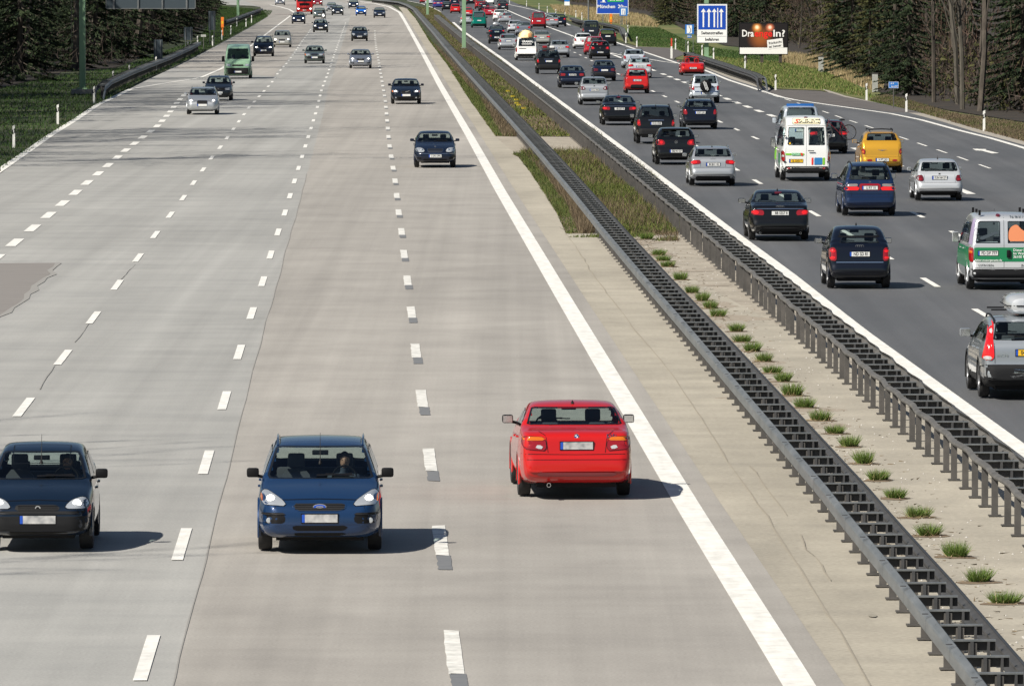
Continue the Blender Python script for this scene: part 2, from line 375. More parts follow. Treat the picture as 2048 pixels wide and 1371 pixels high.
    def panel(s, view, poly, off=.008, step=.06, rings=None, rim=0, rim_mi=1, mi=0, mb=None, thick=.02):
        mb = mb or MB(); q = resample(poly, step=step, closed=True); n = len(q)
        cx = sum(p[0] for p in q) / n; cy = sum(p[1] for p in q) / n
        rad = max(math.hypot(p[0] - cx, p[1] - cy) for p in q); rings = rings or max(2, int(rad / .09))
        ts = [1.0]; 
        if rim: ts += [1 - rim / rad]
        ts += [ts[-1] * (1 - (i + 1) / rings) for i in range(rings - 1)]
        V = []
        h0 = [s.hit(view, x, y) for x, y in q]
        V.append([p - nn * thick for p, nn in h0]); V.append([p + nn * off for p, nn in h0])
        for t in ts[1:]:
            ring = []
            for x, y in q:
                p, nn = s.hit(view, cx + (x - cx) * t, cy + (y - cy) * t); ring.append(p + nn * off)
            V.append(ring)
        p, nn = s.hit(view, cx, cy); c = p + nn * off
        vs = [p for r in V for p in r] + [c]; k = len(V)
        fl = [(i * n + j, i * n + (j + 1) % n, (i + 1) * n + (j + 1) % n, (i + 1) * n + j) for i in range(k - 1) for j in range(n)] + [((k - 1) * n + j, (k - 1) * n + (j + 1) % n, k * n) for j in range(n)]
        # outward facing
        mis = [rim_mi if (rim and i < 2 * n) else mi for i in range((k - 1) * n)] + [mi] * n
        a = (vs[fl[-1][1]] - vs[fl[-1][0]]).cross(vs[fl[-1][2]] - vs[fl[-1][0]])
        if a.dot(nn) < 0: fl = [q_[::-1] for q_ in fl]
        b0 = len(mb.v); mb.v += vs; mb.f += [tuple(b0 + i for i in q_) for q_ in fl]; mb.m += mis
        return mb
    def ribbon(s, view, line, w=.012, off=.003, mb=None):
        mb = mb or MB(); q = resample(line, step=.06); L = []; R = []
        for i, (x, y) in enumerate(q):
            x0, y0 = q[max(i - 1, 0)]; x1, y1 = q[min(i + 1, len(q) - 1)]; d = math.hypot(x1 - x0, y1 - y0) or 1; nx, ny = -(y1 - y0) / d * w / 2, (x1 - x0) / d * w / 2
            for A, k in ((L, 1), (R, -1)):
                p, nn = s.hit(view, x + nx * k, y + ny * k); A.append(p + nn * off)
        n = len(q); mb.add(L + R, [(i, i + 1, n + i + 1, n + i) for i in range(n - 1)]); return mb
    def part(s, name, mb, mats, parent=None, smooth=True, loc=None, label=None):
        s.parts.append((name, mb.mesh(name, smooth) if isinstance(mb, MB) else mb, mats if isinstance(mats, (list, tuple)) else [mats], parent, loc, label)); return len(s.parts) - 1
    def text(s, view, txt, a, b, size, mats, parent=None, name="lettering", sx=1.0, off=.02, shear=0, bold=.01, align='CENTER'):
        p, nn = s.hit(view, a, b); v, f = text_geo(txt, size, align, sx=sx, shear=shear, bold=bold); mb = MB()
        if view == 'rear': vs = [(p.x - off, a - x, b + y) for x, y in v]
        elif view == 'front': vs = [(p.x + off, a + x, b + y) for x, y in v]
        elif view == 'left': vs = [(a - x, p.y + off, b + y) for x, y in v]
        if off < .1:
            o2 = .022 if off > .03 else .016; vs = []
            for x, y in v:
                u = (a - x if view in ('rear', 'left') else a + x); h, n_ = s.hit(view, u, b + y); vs.append(h + n_ * o2)
        mb.add(vs, f); s.part(name, mb, mats, parent, False)
    def plate(s, view, z, txt=None, yellow=False, w=.52, y=0, blur=False, sw=False, ink='plate_ink'):
        d = -1 if view == 'rear' else 1; h = .11
        x = max((s.hit(view, y + k, z + j)[0].x * d) for k in (-w * .45, 0, w * .45) for j in (-.05, .05)) * d
        mb = MB(); mb.box(*sorted((x - d * .03, x + d * .012)), y - w / 2 - .012, y + w / 2 + .012, z - h / 2 - .012, z + h / 2 + .012, 2)
        a, b = sorted((x + d * .010, x + d * .018)); e = w / 2
        side = e if view == 'rear' else -e
        mb.box(a, b, y - e, y + e, z - h / 2, z + h / 2, 0)
        if not sw:
            a, b = sorted((x + d * .016, x + d * .021)); c, g = sorted((side, side * .84)); mb.box(a, b, y + c, y + g, z - h / 2, z + h / 2, 1)
        base = 'plate_yellow' if yellow else ('blur_plate' if blur else 'plate_white')
        i = s.part("number_plate", mb, [base, 'euro_blue', 'black_plastic'], smooth=False)
        if txt:
            v, f = text_geo(txt, .115, 'CENTER', sx=.80, bold=.012); wd = max(p[0] for p in v) - min(p[0] for p in v); k = min(1, w * .78 / wd); mb = MB(); xx = x + d * .0225
            mb.add([(xx, y + (-.03 if view == 'rear' else .03) + (-p * k if d < 0 else p * k), z + q) for p, q in v], f); s.part("lettering", mb, ink, i, False)
    def glassz(s, z0, z1, a, b, n=6, dp=0, face='w'):
        """half polygon of a windscreen between heights, following the pillars"""
        out = []
        for i in range(n + 1):
            z = lerp(z0, z1, i / n); x = lerp(a[0], b[0], (z - a[1]) / (b[1] - a[1])); bz = pl(s.belt, x); y = s.hw(x) * .945 - s.tum * max(0, z - bz) - s.pil - dp
            out.append((y, z))
        return rnd([(y, z) for y, z in out] + [(-y, z) for y, z in out[::-1]], 1)
    def build(s, nwin, F, R, rails, mir, mircol, tint, cladding, rim, cabin, wins, rear_glass, fr_seats):
        L = s.L; glassparts = []
        if cabin:
            ws = s.glassz(s.cowl[1] + .02, s.head[1] - .035, s.cowl, s.head); s.wsp = ws
            i = s.part("windscreen", s.panel('front', ws, rim=.035), [tint if tint == 'glass' else 'glass', 'seal']); s.holes.append(('front', shrink(ws, .03)))
            mb = MB()
            for yy in (-.05, .5):
                a, b = (yy + .0, s.cowl[1] + .045), (yy + .52 if yy < 0 else yy - .42, s.cowl[1] + .06)
                mb = s.ribbon('front', [a, b], .02, .025, mb)
            s.part("wiper", mb, 'black_plastic', i, False)
            if rear_glass:
                rg = R.get('glass') or [s.glassz(s.base[1] + .03, s.rhead[1] - .05, s.base, s.rhead, dp=.02)]
                for q in rg: s.part("rear_window", s.panel('rear', q, rim=.03), [tint, 'seal']); s.holes.append(('rear', shrink(q, .025)))
            # side windows
            bz = lambda x: pl(s.belt, x); wl = []
            zt = min(s.head[1], s.rhead[1]) - .10
            x0b = s.cowl[0] + .28; x0t = lerp(s.cowl[0], s.head[0], .86) + .16; x1b = s.base[0] - (.30 if s.deck[0] - s.base[0] > .25 else .28); x1t = s.rhead[0] - .10
            for k in range(nwin):
                a, b = k / nwin, (k + 1) / nwin; A = .03 if k else 0; B = .03 if k < nwin - 1 else 0
                lb, rb, lt, rt = lerp(x0b, x1b, a) + A, lerp(x0b, x1b, b) - B, lerp(x0t, x1t, a) + A, lerp(x0t, x1t, b) - B
                wl.append([(lb, bz(lb) + .04), (rb, bz(rb) + .04), (rt, zt), (lt, zt)])
            if not wins: wl = wl[:1]
            for side in ('left', 'right'):
                for q in wl:
                    pq = rnd([(L / 2 - x, z) for x, z in q], 1)
                    s.part("side_window", s.panel(side, pq, off=.006, rim=.022), [tint, 'seal']); s.holes.append((side, shrink(pq, .02)))
        # body shell with openings
        keep = []; mats = []; r = s.r + .045
        for q in s.f:
            c = sum((s.v[i] for i in q), Vector()) / len(q); nn = (s.v[q[1]] - s.v[q[0]]).cross(s.v[q[2]] - s.v[q[0]]); nn.normalize(); drop = False
            for view, poly in s.holes:
                if view == 'front' and c.x > L / 2 - s.head[0] - .1 and c.z > s.cowl[1] - .05 and inpoly((c.y, c.z), poly) and c.x < L / 2 - s.cowl[0] + .2: drop = True
                elif view == 'rear' and c.x < L / 2 - s.rhead[0] + .12 and inpoly((c.y, c.z), poly): drop = True
                elif view == 'left' and c.y > .3 and abs(nn.z) < .93 and inpoly((c.x, c.z), poly): drop = True
                elif view == 'right' and c.y < -.3 and abs(nn.z) < .93 and inpoly((c.x, c.z), poly): drop = True
                if drop: break
            if not drop and abs(c.y) > s.W * .30:
                for ax in s.ax:
                    if math.hypot(c.x - ax, c.z - s.r) < r: drop = True
            if drop: continue
            keep.append(q[::-1]); mats.append(1 if (c.z < s.zb + .035 or c.z < cladding) else 0)
        m = mesh("body", s.v, keep, True)
        bm = bmesh.new(); bm.from_mesh(m); bmesh.ops.recalc_face_normals(bm, faces=bm.faces[:])
        for fc, mi in zip(bm.faces, mats): fc.material_index = mi
        bmesh.ops.delete(bm, geom=[x for x in bm.verts if not x.link_faces], context='VERTS'); bm.to_mesh(m); bm.free()
        s.part("body", m, ['paint', 'trim'])
        # wheel arches, wheels
        mb = MB()
        for ax in s.ax:
            for sd in (1, -1):
                V = []; n = 22
                for i in range(n + 1):
                    a = math.radians(-18 + 216 * i / n)
                    for rr, dd in ((r - .012, -.05), (r - .012, .004), (r + .035, .003), (r + .045, -.02)):
                        x, z = ax + rr * math.cos(a), max(s.r + rr * math.sin(a), s.zb); y = s.hw(L / 2 - ax) * .992; V.append((x, sd * (y + dd), z))
                mb = MB(); mb.add(V, [(4 * i + j, 4 * i + j + 1, 4 * i + j + 5, 4 * i + j + 4) for i in range(n) for j in range(3)])
                s.part("wheel_arch_trim", mb, ['trim' if cladding else 'paint'])
        mb = MB(); z1 = min(.55, s.cowl[1] - .3)
        y = s.W / 2 - .12; mb.box(-L / 2 + .25, L / 2 - .25, -y + .16, y - .16, s.zb - .02, z1)
        mb.box(s.ax[0] - .45, L / 2 - .3, -y, y, s.r * 2 + .04, s.r * 2 + .08); mb.box(-L / 2 + .35, s.ax[1] + .45, -y, y, s.r * 2 + .04, s.r * 2 + .08)
        s.part("underbody", mb, 'black_plastic', smooth=False)
        tw = .205
        for ax in s.ax:
            for sd in (1, -1):
                t = MB(); yy = s.W / 2 * .985 - tw / 2; R_ = s.r; k = .62
                t.lathe([(R_ * k, -tw * .42), (R_ * .86, -tw / 2), (R_ * .965, -tw * .46), (R_, -tw * .3), (R_, tw * .3), (R_ * .965, tw * .46), (R_ * .86, tw / 2), (R_ * k, tw * .42)], 26)
                t.lathe([(0.01, 0), (R_ * k, 0)], 20)
                i = s.part("wheel", t, 'rubber', loc=(ax, sd * yy, R_))
                t = MB(); o = sd * tw * .30; t.lathe([(R_ * .70, o + sd * .02), (R_ * .66, o + sd * .03), (R_ * .60, o), (R_ * .56, o - sd * .06), (R_ * .16, o - sd * .06)], 26); t.lathe([(R_ * .17, o - sd * .05), (R_ * .15, o + sd * .01), (.005, o + sd * .012)], 14)
                for j in range(6):
                    a = 2 * math.pi * j / 6 + .3; ca, sa = math.cos(a), math.sin(a); ww = .032
                    t.add([(ca * q_ * R_ + sa * w_, o + sd * e_, sa * q_ * R_ - ca * w_) for q_, w_, e_ in ((.1, ww, .0), (.1, -ww, .0), (.62, -ww * .8, .015), (.62, ww * .8, .015), (.1, ww, -.03), (.1, -ww, -.03), (.62, -ww, -.03), (.62, ww, -.03))],
                          [(0, 1, 2, 3), (0, 3, 7, 4), (1, 5, 6, 2)])
                s.part("rim", t, rim, i, loc=(0, 0, 0))
        if mir:
            xm = L / 2 - s.cowl[0] - .42; zm = pl(s.belt, s.cowl[0] + .42) + .12; mw, mh = mir if isinstance(mir, tuple) else (.20, .13)
            for sd in (1, -1):
                mb = MB(); y0 = s.hw(s.cowl[0] + .4) * .93; mb.box(xm - .05, xm + .07, *sorted((sd * (y0 + .05), sd * (y0 + .03 + mw))), zm - mh / 2, zm + mh / 2, 0, .035)
                mb.tube([(xm + .01, sd * (y0 - .03), zm - mh / 2), (xm + .01, sd * (y0 + .12), zm - mh / 2 + .03)], .025, 6, 1)
                i = s.part("wing_mirror", mb, [mircol, 'black_plastic'])
                mb = MB(); mb.box(xm - .056, xm - .048, *sorted((sd * (y0 + .065), sd * (y0 + .015 + mw))), zm - mh / 2 + .014, zm + mh / 2 - .014); s.part("mirror_glass", mb, 'chrome', i, False)
        if cabin and fr_seats:
            xs = L / 2 - s.cowl[0] - 1.02; zs = s.cowl[1] - .52; hh = s.H - .16
            mb = MB(); mb.box(xs + .5, L / 2 - s.cowl[0] + .05, -s.W / 2 + .2, s.W / 2 - .2, zs + .2, s.cowl[1] - .035, 0, .05)
            i = s.part("dashboard", mb, 'dash')
            for sd in (1, -1):
                mb = MB(); y = sd * .36
                mb.loft([[Vector((xs + dx, y + yy, z)) for yy, dx in ((-w_, x_), (w_, x_), (w_, x_ - t_), (-w_, x_ - t_))] for z, w_, x_, t_ in ((zs, .25, .0, .16), (zs + .3, .25, -.06, .13), (zs + .52, .2, -.13, .1), (zs + .6, .13, -.15, .07))])
                mb.box(xs - .1, xs + .45, y - .24, y + .24, zs - .06, zs + .08, 0, .03)
                i = s.part("seat", mb, 'cloth')
                mb = MB(); mb.box(xs - .27, xs - .17, y - .125, y + .125, zs + .62, min(zs + .82, hh), 0, .035); s.part("headrest", mb, 'cloth', i)
            xr = L / 2 - min(s.base[0], s.rhead[0] + .6) + (.35 if L > 3.4 else .2)
            mb = MB(); mb.box(xr - .12, xr + .04, -s.W / 2 + .25, s.W / 2 - .25, zs, zs + .52, 0, .05)
            for y in (-.38, .38): mb.box(xr - .12, xr - .03, y - .13, y + .13, zs + .5, zs + .66, 0, .03)
            mb.box(-L / 2 + .12, xr - .1, -s.W / 2 + .22, s.W / 2 - .22, zs + .1, zs + .40)
            s.part("rear_seat", mb, 'cloth')
            mb = MB(); mb.lathe([(.18 + .014 * math.cos(a), .014 * math.sin(a)) for a in [0, 1.57, 3.14, 4.71]], 18, 'x', (0, 0, 0), 0, True); mb.box(-.01, .01, -.17, .17, -.015, .015)
            m_ = Matrix.Translation((xs + .52, .36, s.cowl[1] + .0)) @ Matrix.Rotation(math.radians(-25), 4, 'Y'); mb.v = [m_ @ q for q in mb.v]
            s.part("steering_wheel", mb, 'black_plastic')
            mb = MB(); xh = L / 2 - s.head[0] + .12; mb.box(xh, xh + .03, -.12, .12, s.head[1] - .15, s.head[1] - .08, 0, .012); s.part("rear_view_mirror", mb, 'black_plastic')
        s.front(F); s.rear(R)
        if rails:
            for sd in (1, -1):
                x0, x1 = s.head[0] + .15, s.rhead[0] + .02; pts = []
                for i in range(13):
                    x = L / 2 - lerp(x0, x1, i / 12); sx = lerp(x0, x1, i / 12); bz_ = pl(s.belt, sx); y = s.hw(sx) * .945 - s.tum * (s.H - bz_ - .05) - .06
                    p, nn = s.hit('top', x, sd * y); pts.append((x, sd * y, p.z + (.045 if 0 < i < 12 else 0)))
                mb = MB(); mb.tube(pts, .019, 6); s.part("roof_rail", mb, rails)
        mb = MB(); nz = s.nose
        for sd in ('left', 'right'):
            for x in ([s.cowl[0] + .12, lerp(s.cowl[0], s.base[0], .5) + .08, s.base[0] - .12] if cabin else [s.cowl[0] + .1, s.cowl[0] + 1.2]):
                s.part("panel_gap", s.ribbon(sd, [(L / 2 - x, s.zb + .12), (L / 2 - x, pl(s.belt, x) - .02)], .008, .003), 'black_plastic', smooth=False)
        s.part("panel_gap", s.ribbon('front', [(-s.W * .36, nz - .12), (-s.W * .34, nz + .02), (0, nz + .035), (s.W * .34, nz + .02), (s.W * .36, nz - .12)], .008, .003), 'black_plastic', smooth=False)
        mb = MB()
        for sd in (1, -1):
            for x in (s.cowl[0] + 1.0, s.cowl[0] + 1.95):
                if x < s.base[0]: z = pl(s.belt, x) - .12; p, nn = s.hit('left' if sd > 0 else 'right', L / 2 - x, z); mb.box(L / 2 - x - .09, L / 2 - x + .09, *sorted((p.y - sd * .01, p.y + sd * .03)), z - .014, z + .014, 0, .01)
        if mb.v: s.part("door_handle", mb, 'paint')
    def sym(s, view, q, nm, mats, off=.008, rim=0, n=1, label=None, thick=.02, parent=None, step=.05):
        ids = []
        for sd in (1, -1):
            ids.append(s.part(nm, s.panel(view, rnd([(sd * a, b) for a, b in q], n), off=off, rim=rim, thick=thick, step=step), mats, parent=parent))
        return ids
    def one(s, view, q, nm, mats, off=.008, rim=0, n=1, parent=None, thick=.02):
        return s.part(nm, s.panel(view, rnd(q, n), off=off, rim=rim, thick=thick), mats, parent)
    def front(s, F):
        if not F: return
        lit = F.get('lit', True)
        if 'head' in F:
            ids = s.sym('front', F['head'], "headlight", ['head_glass', 'black_plastic'], .008, .012, 1)
            c = F.get('lamp'); rr = F.get('lr', .062)
            if c:
                for sd, i in zip((1, -1), ids):
                    p, nn = s.hit('front', sd * c[0], c[1]); mb = MB(); mb.lathe([(.001, .022), (rr * .6, .018), (rr, .006)], 16, 'x', (0, 0, 0)); 
                    mb.v = [p + q for q in mb.v]; s.part("lamp", mb, 'lamp_lit' if lit else 'chrome', i, False)
            if 'turn' in F:
                for sd, i in zip((1, -1), ids): s.part("indicator", s.panel('front', rnd([(sd * a, b) for a, b in F['turn']], 1), off=.012), 'lens_amber', i)
        g = F.get('grille')
        if g:
            i = s.one('front', g, "grille", ['trim', F.get('gframe', 'trim')], .006, .02 if 'gframe' in F else 0)
            zs = [b for a, b in g]; ys = max(a for a, b in g); mb = MB()
            for k in range(1, 4): mb = s.ribbon('front', [(-ys * .86, lerp(min(zs), max(zs), k / 4)), (ys * .86, lerp(min(zs), max(zs), k / 4))], .008, .011, mb)
            s.part("grille_bar", mb, F.get('bars', 'black_plastic'), i, False)
        for q in F.get('intake', []): s.one('front', q, "air_intake", 'black_plastic', .004)
        for q in F.get('vent', []): s.sym('front', q, "fog_recess", 'black_plastic', .004)
        for y, z in F.get('fog', []):
            for sd in (1, -1):
                p, nn = s.hit('front', sd * y, z); mb = MB(); mb.lathe([(.001, .018), (.03, .016), (.04, .008)], 12, 'x'); mb.v = [p + q for q in mb.v]; s.part("fog_light", mb, 'head_glass', None, False)
        for q, c in F.get('strip', []): s.one('front', q, "bumper_strip", c, .01)
        if 'plate' in F: s.plate('front', *F['plate'][:2], **(F['plate'][2] if len(F['plate']) > 2 else {}))
        if 'badge' in F: s.badge('front', *F['badge'])
    def rear(s, R):
        if not R: return
        for q, m, *o in R.get('tail', []):
            ids = s.sym('rear', q, "tail_light", [m, 'black_plastic'], .012, .008, 1)
            for q2, m2 in (o[0] if o else []):
                for sd, i in zip((1, -1), ids): s.part("lamp", s.panel('rear', rnd([(sd * a, b) for a, b in q2], 1), off=.018), m2, i)
        for q, m in R.get('panel', []): s.one('rear', q, "rear_panel", m, .007)
        for q, m in R.get('bump', []): s.one('rear', q, "rear_bumper", m, .014, n=1, thick=.03)
        for q in R.get('lines', []): s.part("trim_line", s.ribbon('rear', q, .008, .004), 'black_plastic', smooth=False)
        for q, w, m in R.get('chrome', []): s.part("trim_strip", s.ribbon('rear', q, w, .016), m, smooth=False)
        if R.get('third'):
            z, w = R['third']; s.one('rear', [(-w, z - .015), (w, z - .015), (w, z + .015), (-w, z + .015)], "third_brake_light", 'lens_dark_red', .02)
        if 'plate' in R: s.plate('rear', *R['plate'][:2], **(R['plate'][2] if len(R['plate']) > 2 else {}))
        if 'badge' in R: s.badge('rear', *R['badge'])
        if R.get('wiper'):
            z = s.base[1] + .06; s.part("rear_wiper", s.ribbon('rear', [(0, z - .02), (.08, z + .02), (.40, z + .05)], .018, .028), 'black_plastic', smooth=False)
        if R.get('spoiler'):
            x = s.L / 2 - s.rhead[0] - .02; y = s.W * .33; mb = MB(); mb.box(x - R['spoiler'], x + .12, -y, y, s.rhead[1] - .035, s.rhead[1] + .012, 0, .015); s.part("roof_spoiler", mb, 'paint')
        for y in R.get('exhaust', []):
            mb = MB(); mb.lathe([(.03, -s.L / 2 + .2), (.035, -s.L / 2 - .01), (.027, -s.L / 2 - .01), (.025, -s.L / 2 + .1)], 12, 'x', (0, y, s.zb + .03)); s.part("exhaust_pipe", mb, 'chrome')
        if R.get('antenna'):
            x, y, l = R['antenna']; p, nn = s.hit('top', x, y); mb = MB(); mb.tube([p, p + Vector((-l * .35, 0, l))], [.008, .003], 5); mb.lathe([(.03, -.01), (.02, .03), (.004, .05)], 8, 'z', p); s.part("antenna", mb, 'black_plastic')
    def badge(s, view, kind, z, r=.045, y=0):
        p, nn = s.hit(view, y, z); d = 1 if view == 'front' else -1; mb = MB(); x = p.x + d * .012
        def disc(rx, rz, x_, mi=0, n=20, cy=0, cz=0):
            v = [(x_, p.y + cy + rx * math.cos(2 * math.pi * i / n), z + cz + rz * math.sin(2 * math.pi * i / n)) for i in range(n)]; mb.add(v, [tuple(range(n))], mi)
        def ring(rx, rz, w, cy=0, mi=0, n=20, x_=None):
            x_ = x_ or x; v = [(x_, p.y + cy + (rx - k) * math.cos(2 * math.pi * i / n), z + (rz - k) * math.sin(2 * math.pi * i / n)) for k in (0, w) for i in range(n)]
            mb.add(v, [(i, (i + 1) % n, n + (i + 1) % n, n + i) for i in range(n)], mi)
        def bar(y0, z0, y1, z1, w, mi=0):
            l = math.hypot(y1 - y0, z1 - z0); ny, nz_ = -(z1 - z0) / l * w / 2, (y1 - y0) / l * w / 2
            mb.add([(x + d * .004, p.y + y0 + ny, z + z0 + nz_), (x + d * .004, p.y + y1 + ny, z + z1 + nz_), (x + d * .004, p.y + y1 - ny, z + z1 - nz_), (x + d * .004, p.y + y0 - ny, z + z0 - nz_)], [(0, 1, 2, 3)], mi)
        mats = ['chrome', 'euro_blue', 'white_matt', 'black_plastic']
        if kind == 'roundel':
            disc(r, r, x, 3); ring(r, r, r * .1, x_=x + d * .002)
            for q in range(4):
                v = [(x + d * .004, p.y, z)] + [(x + d * .004, p.y + r * .66 * math.cos(math.pi / 2 * (q + t / 5)), z + r * .66 * math.sin(math.pi / 2 * (q + t / 5))) for t in range(6)]
                mb.add(v, [tuple(range(7))], 2 if q % 2 == (0 if d > 0 else 0) else 1)
        elif kind == 'oval':
            disc(r * 2, r * .85, x, 0); disc(r * 1.8, r * .68, x + d * .003, 1); ring(r * 1.1, r * .3, .01, x_=x + d * .006)
        elif kind == 'rings':
            for k in range(4): ring(r, r, r * .22, cy=(k - 1.5) * r * 1.45)
        elif kind == 'zig':
            ring(r, r, r * .2); bar(-r * 1.15, -.006, .01, .010, .014); bar(-.01, -.010, r * 1.15, .006, .014)
        elif kind == 'vw':
            disc(r, r, x, 0); disc(r * .85, r * .85, x + d * .002, 3)
            for a, b, c, e in ((-.55, .6, -.2, -.0), (-.2, 0, 0, .4), (.55, .6, .2, 0), (.2, 0, 0, .4), (-.7, .1, -.35, -.65), (-.35, -.65, 0, -.1), (0, -.1, .35, -.65), (.35, -.65, .7, .1)): bar(a * r, b * r, c * r, e * r, r * .16)
        elif kind == 'star':
            ring(r, r, r * .14)
            for a in (90, 210, 330): bar(0, 0, r * .93 * math.cos(math.radians(a)), r * .93 * math.sin(math.radians(a)), r * .16)
        elif kind == 'slash':
            ring(r * .9, r * .9, r * .2); bar(-.20, -.075, .20, .075, .022)
        elif kind == 'wings':
            disc(r * .6, r * .5, x, 0)
            for sd in (1, -1): bar(sd * .02, .005, sd * r * 3.4, .02, .012); bar(sd * .02, -.012, sd * r * 2.2, .0, .01)
        else: disc(r, r * .8, x, 0); disc(r * .6, r * .45, x + d * .003, 3)
        s.part("emblem", mb, mats, None, False)

def lerp2(a, b, t, up=0): return (lerp(a[0], b[0], t), lerp(a[1], b[1], t) + up)

def make(proto, col, px, py, label, group, away=True, cat='car', name='parked', extra_turn=0.0, skip=(), xc_axle=None):
    """vehicle of kind proto whose near axle stands where photo pixel (px,py) meets the road"""
    X, Y = G(px, py); ang = math.radians(90) + .0201 + extra_turn
    if not away: ang += math.pi
    ax = proto.ax[1] if away else proto.ax[0]
    o = Vector((X, Y, 0)) - Matrix.Rotation(ang, 3, 'Z') @ Vector((ax + (-.15 if away else .15), 0, 0))
    root = empty(name, (o.x, o.y, .008), ang, label=label, category=cat); root.scale = (1, 1, 1.055)
    if group: root['group'] = group
    objs = []
    for i, (nm, m, mats, par, loc, lab) in enumerate(proto.parts):
        if nm in skip or (par is not None and objs[par] is None): objs.append(None); continue
        ob = bpy.data.objects.new(nm, m); COL.objects.link(ob); ob.parent = root if par is None else objs[par]
        if loc: ob.location = loc
        if len(m.materials) == 0:
            for q in mats: m.materials.append(None if q == 'paint' else MAT[q])
        if 'paint' in mats:
            k = mats.index('paint')
            for k, q in enumerate(mats):
                if q == 'paint': ob.material_slots[k].link = 'OBJECT'; ob.material_slots[k].material = PAINT[col]
        if lab: ob['label'] = lab
        objs.append(ob)
    return root
# ---------------- kinds of vehicle ----------------
def quad(y0, y1, z0, z1, sl=0, sr=0): return [(y0, z0), (y1, z0 + sl), (y1, z1 + sr), (y0, z1)]
def full(w, z0, z1): return [(-w, z0), (w, z0), (w, z1), (-w, z1)]
P = {}
P['red_sedan'] = Car(4.78, 1.84, 1.43, 2.83, .86, .325, (1.42, .98), (2.18, 1.37), (3.36, 1.39), (4.02, 1.07), (4.66, 1.03), nose=.66, tum=.40, rear_h=.68, pil=.05, tail_plan=1, mircol='black_plastic',
    front=dict(head=[(.42, .58), (.84, .60), (.85, .70), (.42, .70)], grille=full(.3, .55, .68)),
    rear=dict(tail=[([(.47, .745), (.86, .775), (.87, .945), (.80, .965), (.50, .955)], 'lens_red', [([(.50, .90), (.86, .90), (.86, .955), (.52, .948)], 'lens_amber'), ([(.53, .775), (.66, .78), (.66, .835), (.55, .83)], 'lens_clear')])],
              panel=[(full(.30, .745, .905), 'lens_red')] and [], lines=[[(-.88, .70), (0, .69), (.88, .70)], [(-.46, .72), (-.49, .97), (-.60, 1.03)], [(.46, .72), (.49, .97), (.60, 1.03)], [(-.86, .615), (.86, .615)]],
              bump=[([(-.80, .36), (.80, .36), (.86, .60), (-.86, .60)], 'paint')] and [([(-.62, .37), (.62, .37), (.66, .42), (-.66, .42)], 'lens_dark_red')], plate=(-0, .825)[1:] + (None, dict(blur=True)), badge=('roundel', .965, .04), exhaust=[.45], antenna=(-.9, 0, .06)))
P['red_sedan'].text('rear', '525i', -.56, .955, .075, 'chrome', sx=1.3, off=.02)
P['blue_estate'] = Car(4.47, 1.84, 1.47, 2.64, .90, .325, (1.12, .955), (2.02, 1.41), (3.98, 1.42), (4.30, 1.02), (4.38, .95), nose=.72, tum=.37, nwin=3, rails='paint', pil=.055, roof_peak=1.475, mircol='black_plastic', rear_h=.66,
    front=dict(head=[(.47, .66), (.86, .68), (.87, .83), (.80, .87), (.66, .81), (.52, .73)], lamp=(.72, .755), lr=.058, turn=[(.83, .72), (.865, .72), (.865, .80), (.84, .83)], grille=[(-.36, .60), (.36, .60), (.42, .70), (-.42, .70)], gframe='paint',
               badge=('oval', .655, .05), plate=(.50, None, dict(blur=True)), intake=[[(-.38, .33), (.38, .33), (.42, .40), (-.42, .40)], [(-.36, .255), (.36, .255), (.40, .30), (-.40, .30)]],
               vent=[[(.50, .43), (.84, .43), (.86, .56), (.50, .56)]], fog=[(.74, .47)], strip=[]),
    rear=dict(tail=[([(.66, .80), (.80, .80), (.74, 1.3), (.70, 1.3)], 'lens_red')], plate=(.6,), antenna=(.72, 0, .42)))
_b = P['blue_estate']; _b.sym('front', [(.50, .545), (.85, .545), (.86, .575), (.50, .575)], 'bumper_strip', 'trim', .015)
P['small_hatch'] = Car(3.73, 1.61, 1.42, 2.44, .72, .285, (.98, .93), (1.62, 1.34), (3.02, 1.34), (3.46, .96), (3.58, .88), nose=.68, tum=.33, nwin=2, pil=.06, mircol='black_plastic', roof_peak=1.42, rear_h=.6,
    front=dict(head=[(.38, .60), (.72, .60), (.75, .68), (.68, .76), (.52, .73), (.42, .67)], lamp=(.57, .67), lr=.06, grille=[(-.34, .575), (.34, .575), (.30, .655), (-.34, .655)], badge=('oo', .615, .04),
               strip=[([(-.77, .53), (.77, .53), (.77, .57), (-.77, .57)], 'trim'), ([(-.75, .30), (.75, .30), (.77, .50), (-.77, .50)], 'trim')], plate=(.455, None, dict(blur=True)), gap=1, intake=[full(.45, .24, .29)]),
    rear=dict(tail=[([(.50, .68), (.70, .68), (.68, .86), (.50, .84)], 'lens_red')], plate=(.62,), antenna=(.55, 0, .40)))
_s = P['small_hatch']; mbx = MB()
for ln in ([(-.1, -.42), (-.1, .42)], [(.55, -.42), (.55, .42)], [(-.1, -.42), (.55, -.42)], [(-.1, .42), (.55, .42)]): mbx = _s.ribbon('top', ln, .014, .004, mbx)
_s.part('sunroof_seal', mbx, 'black_plastic', smooth=False)
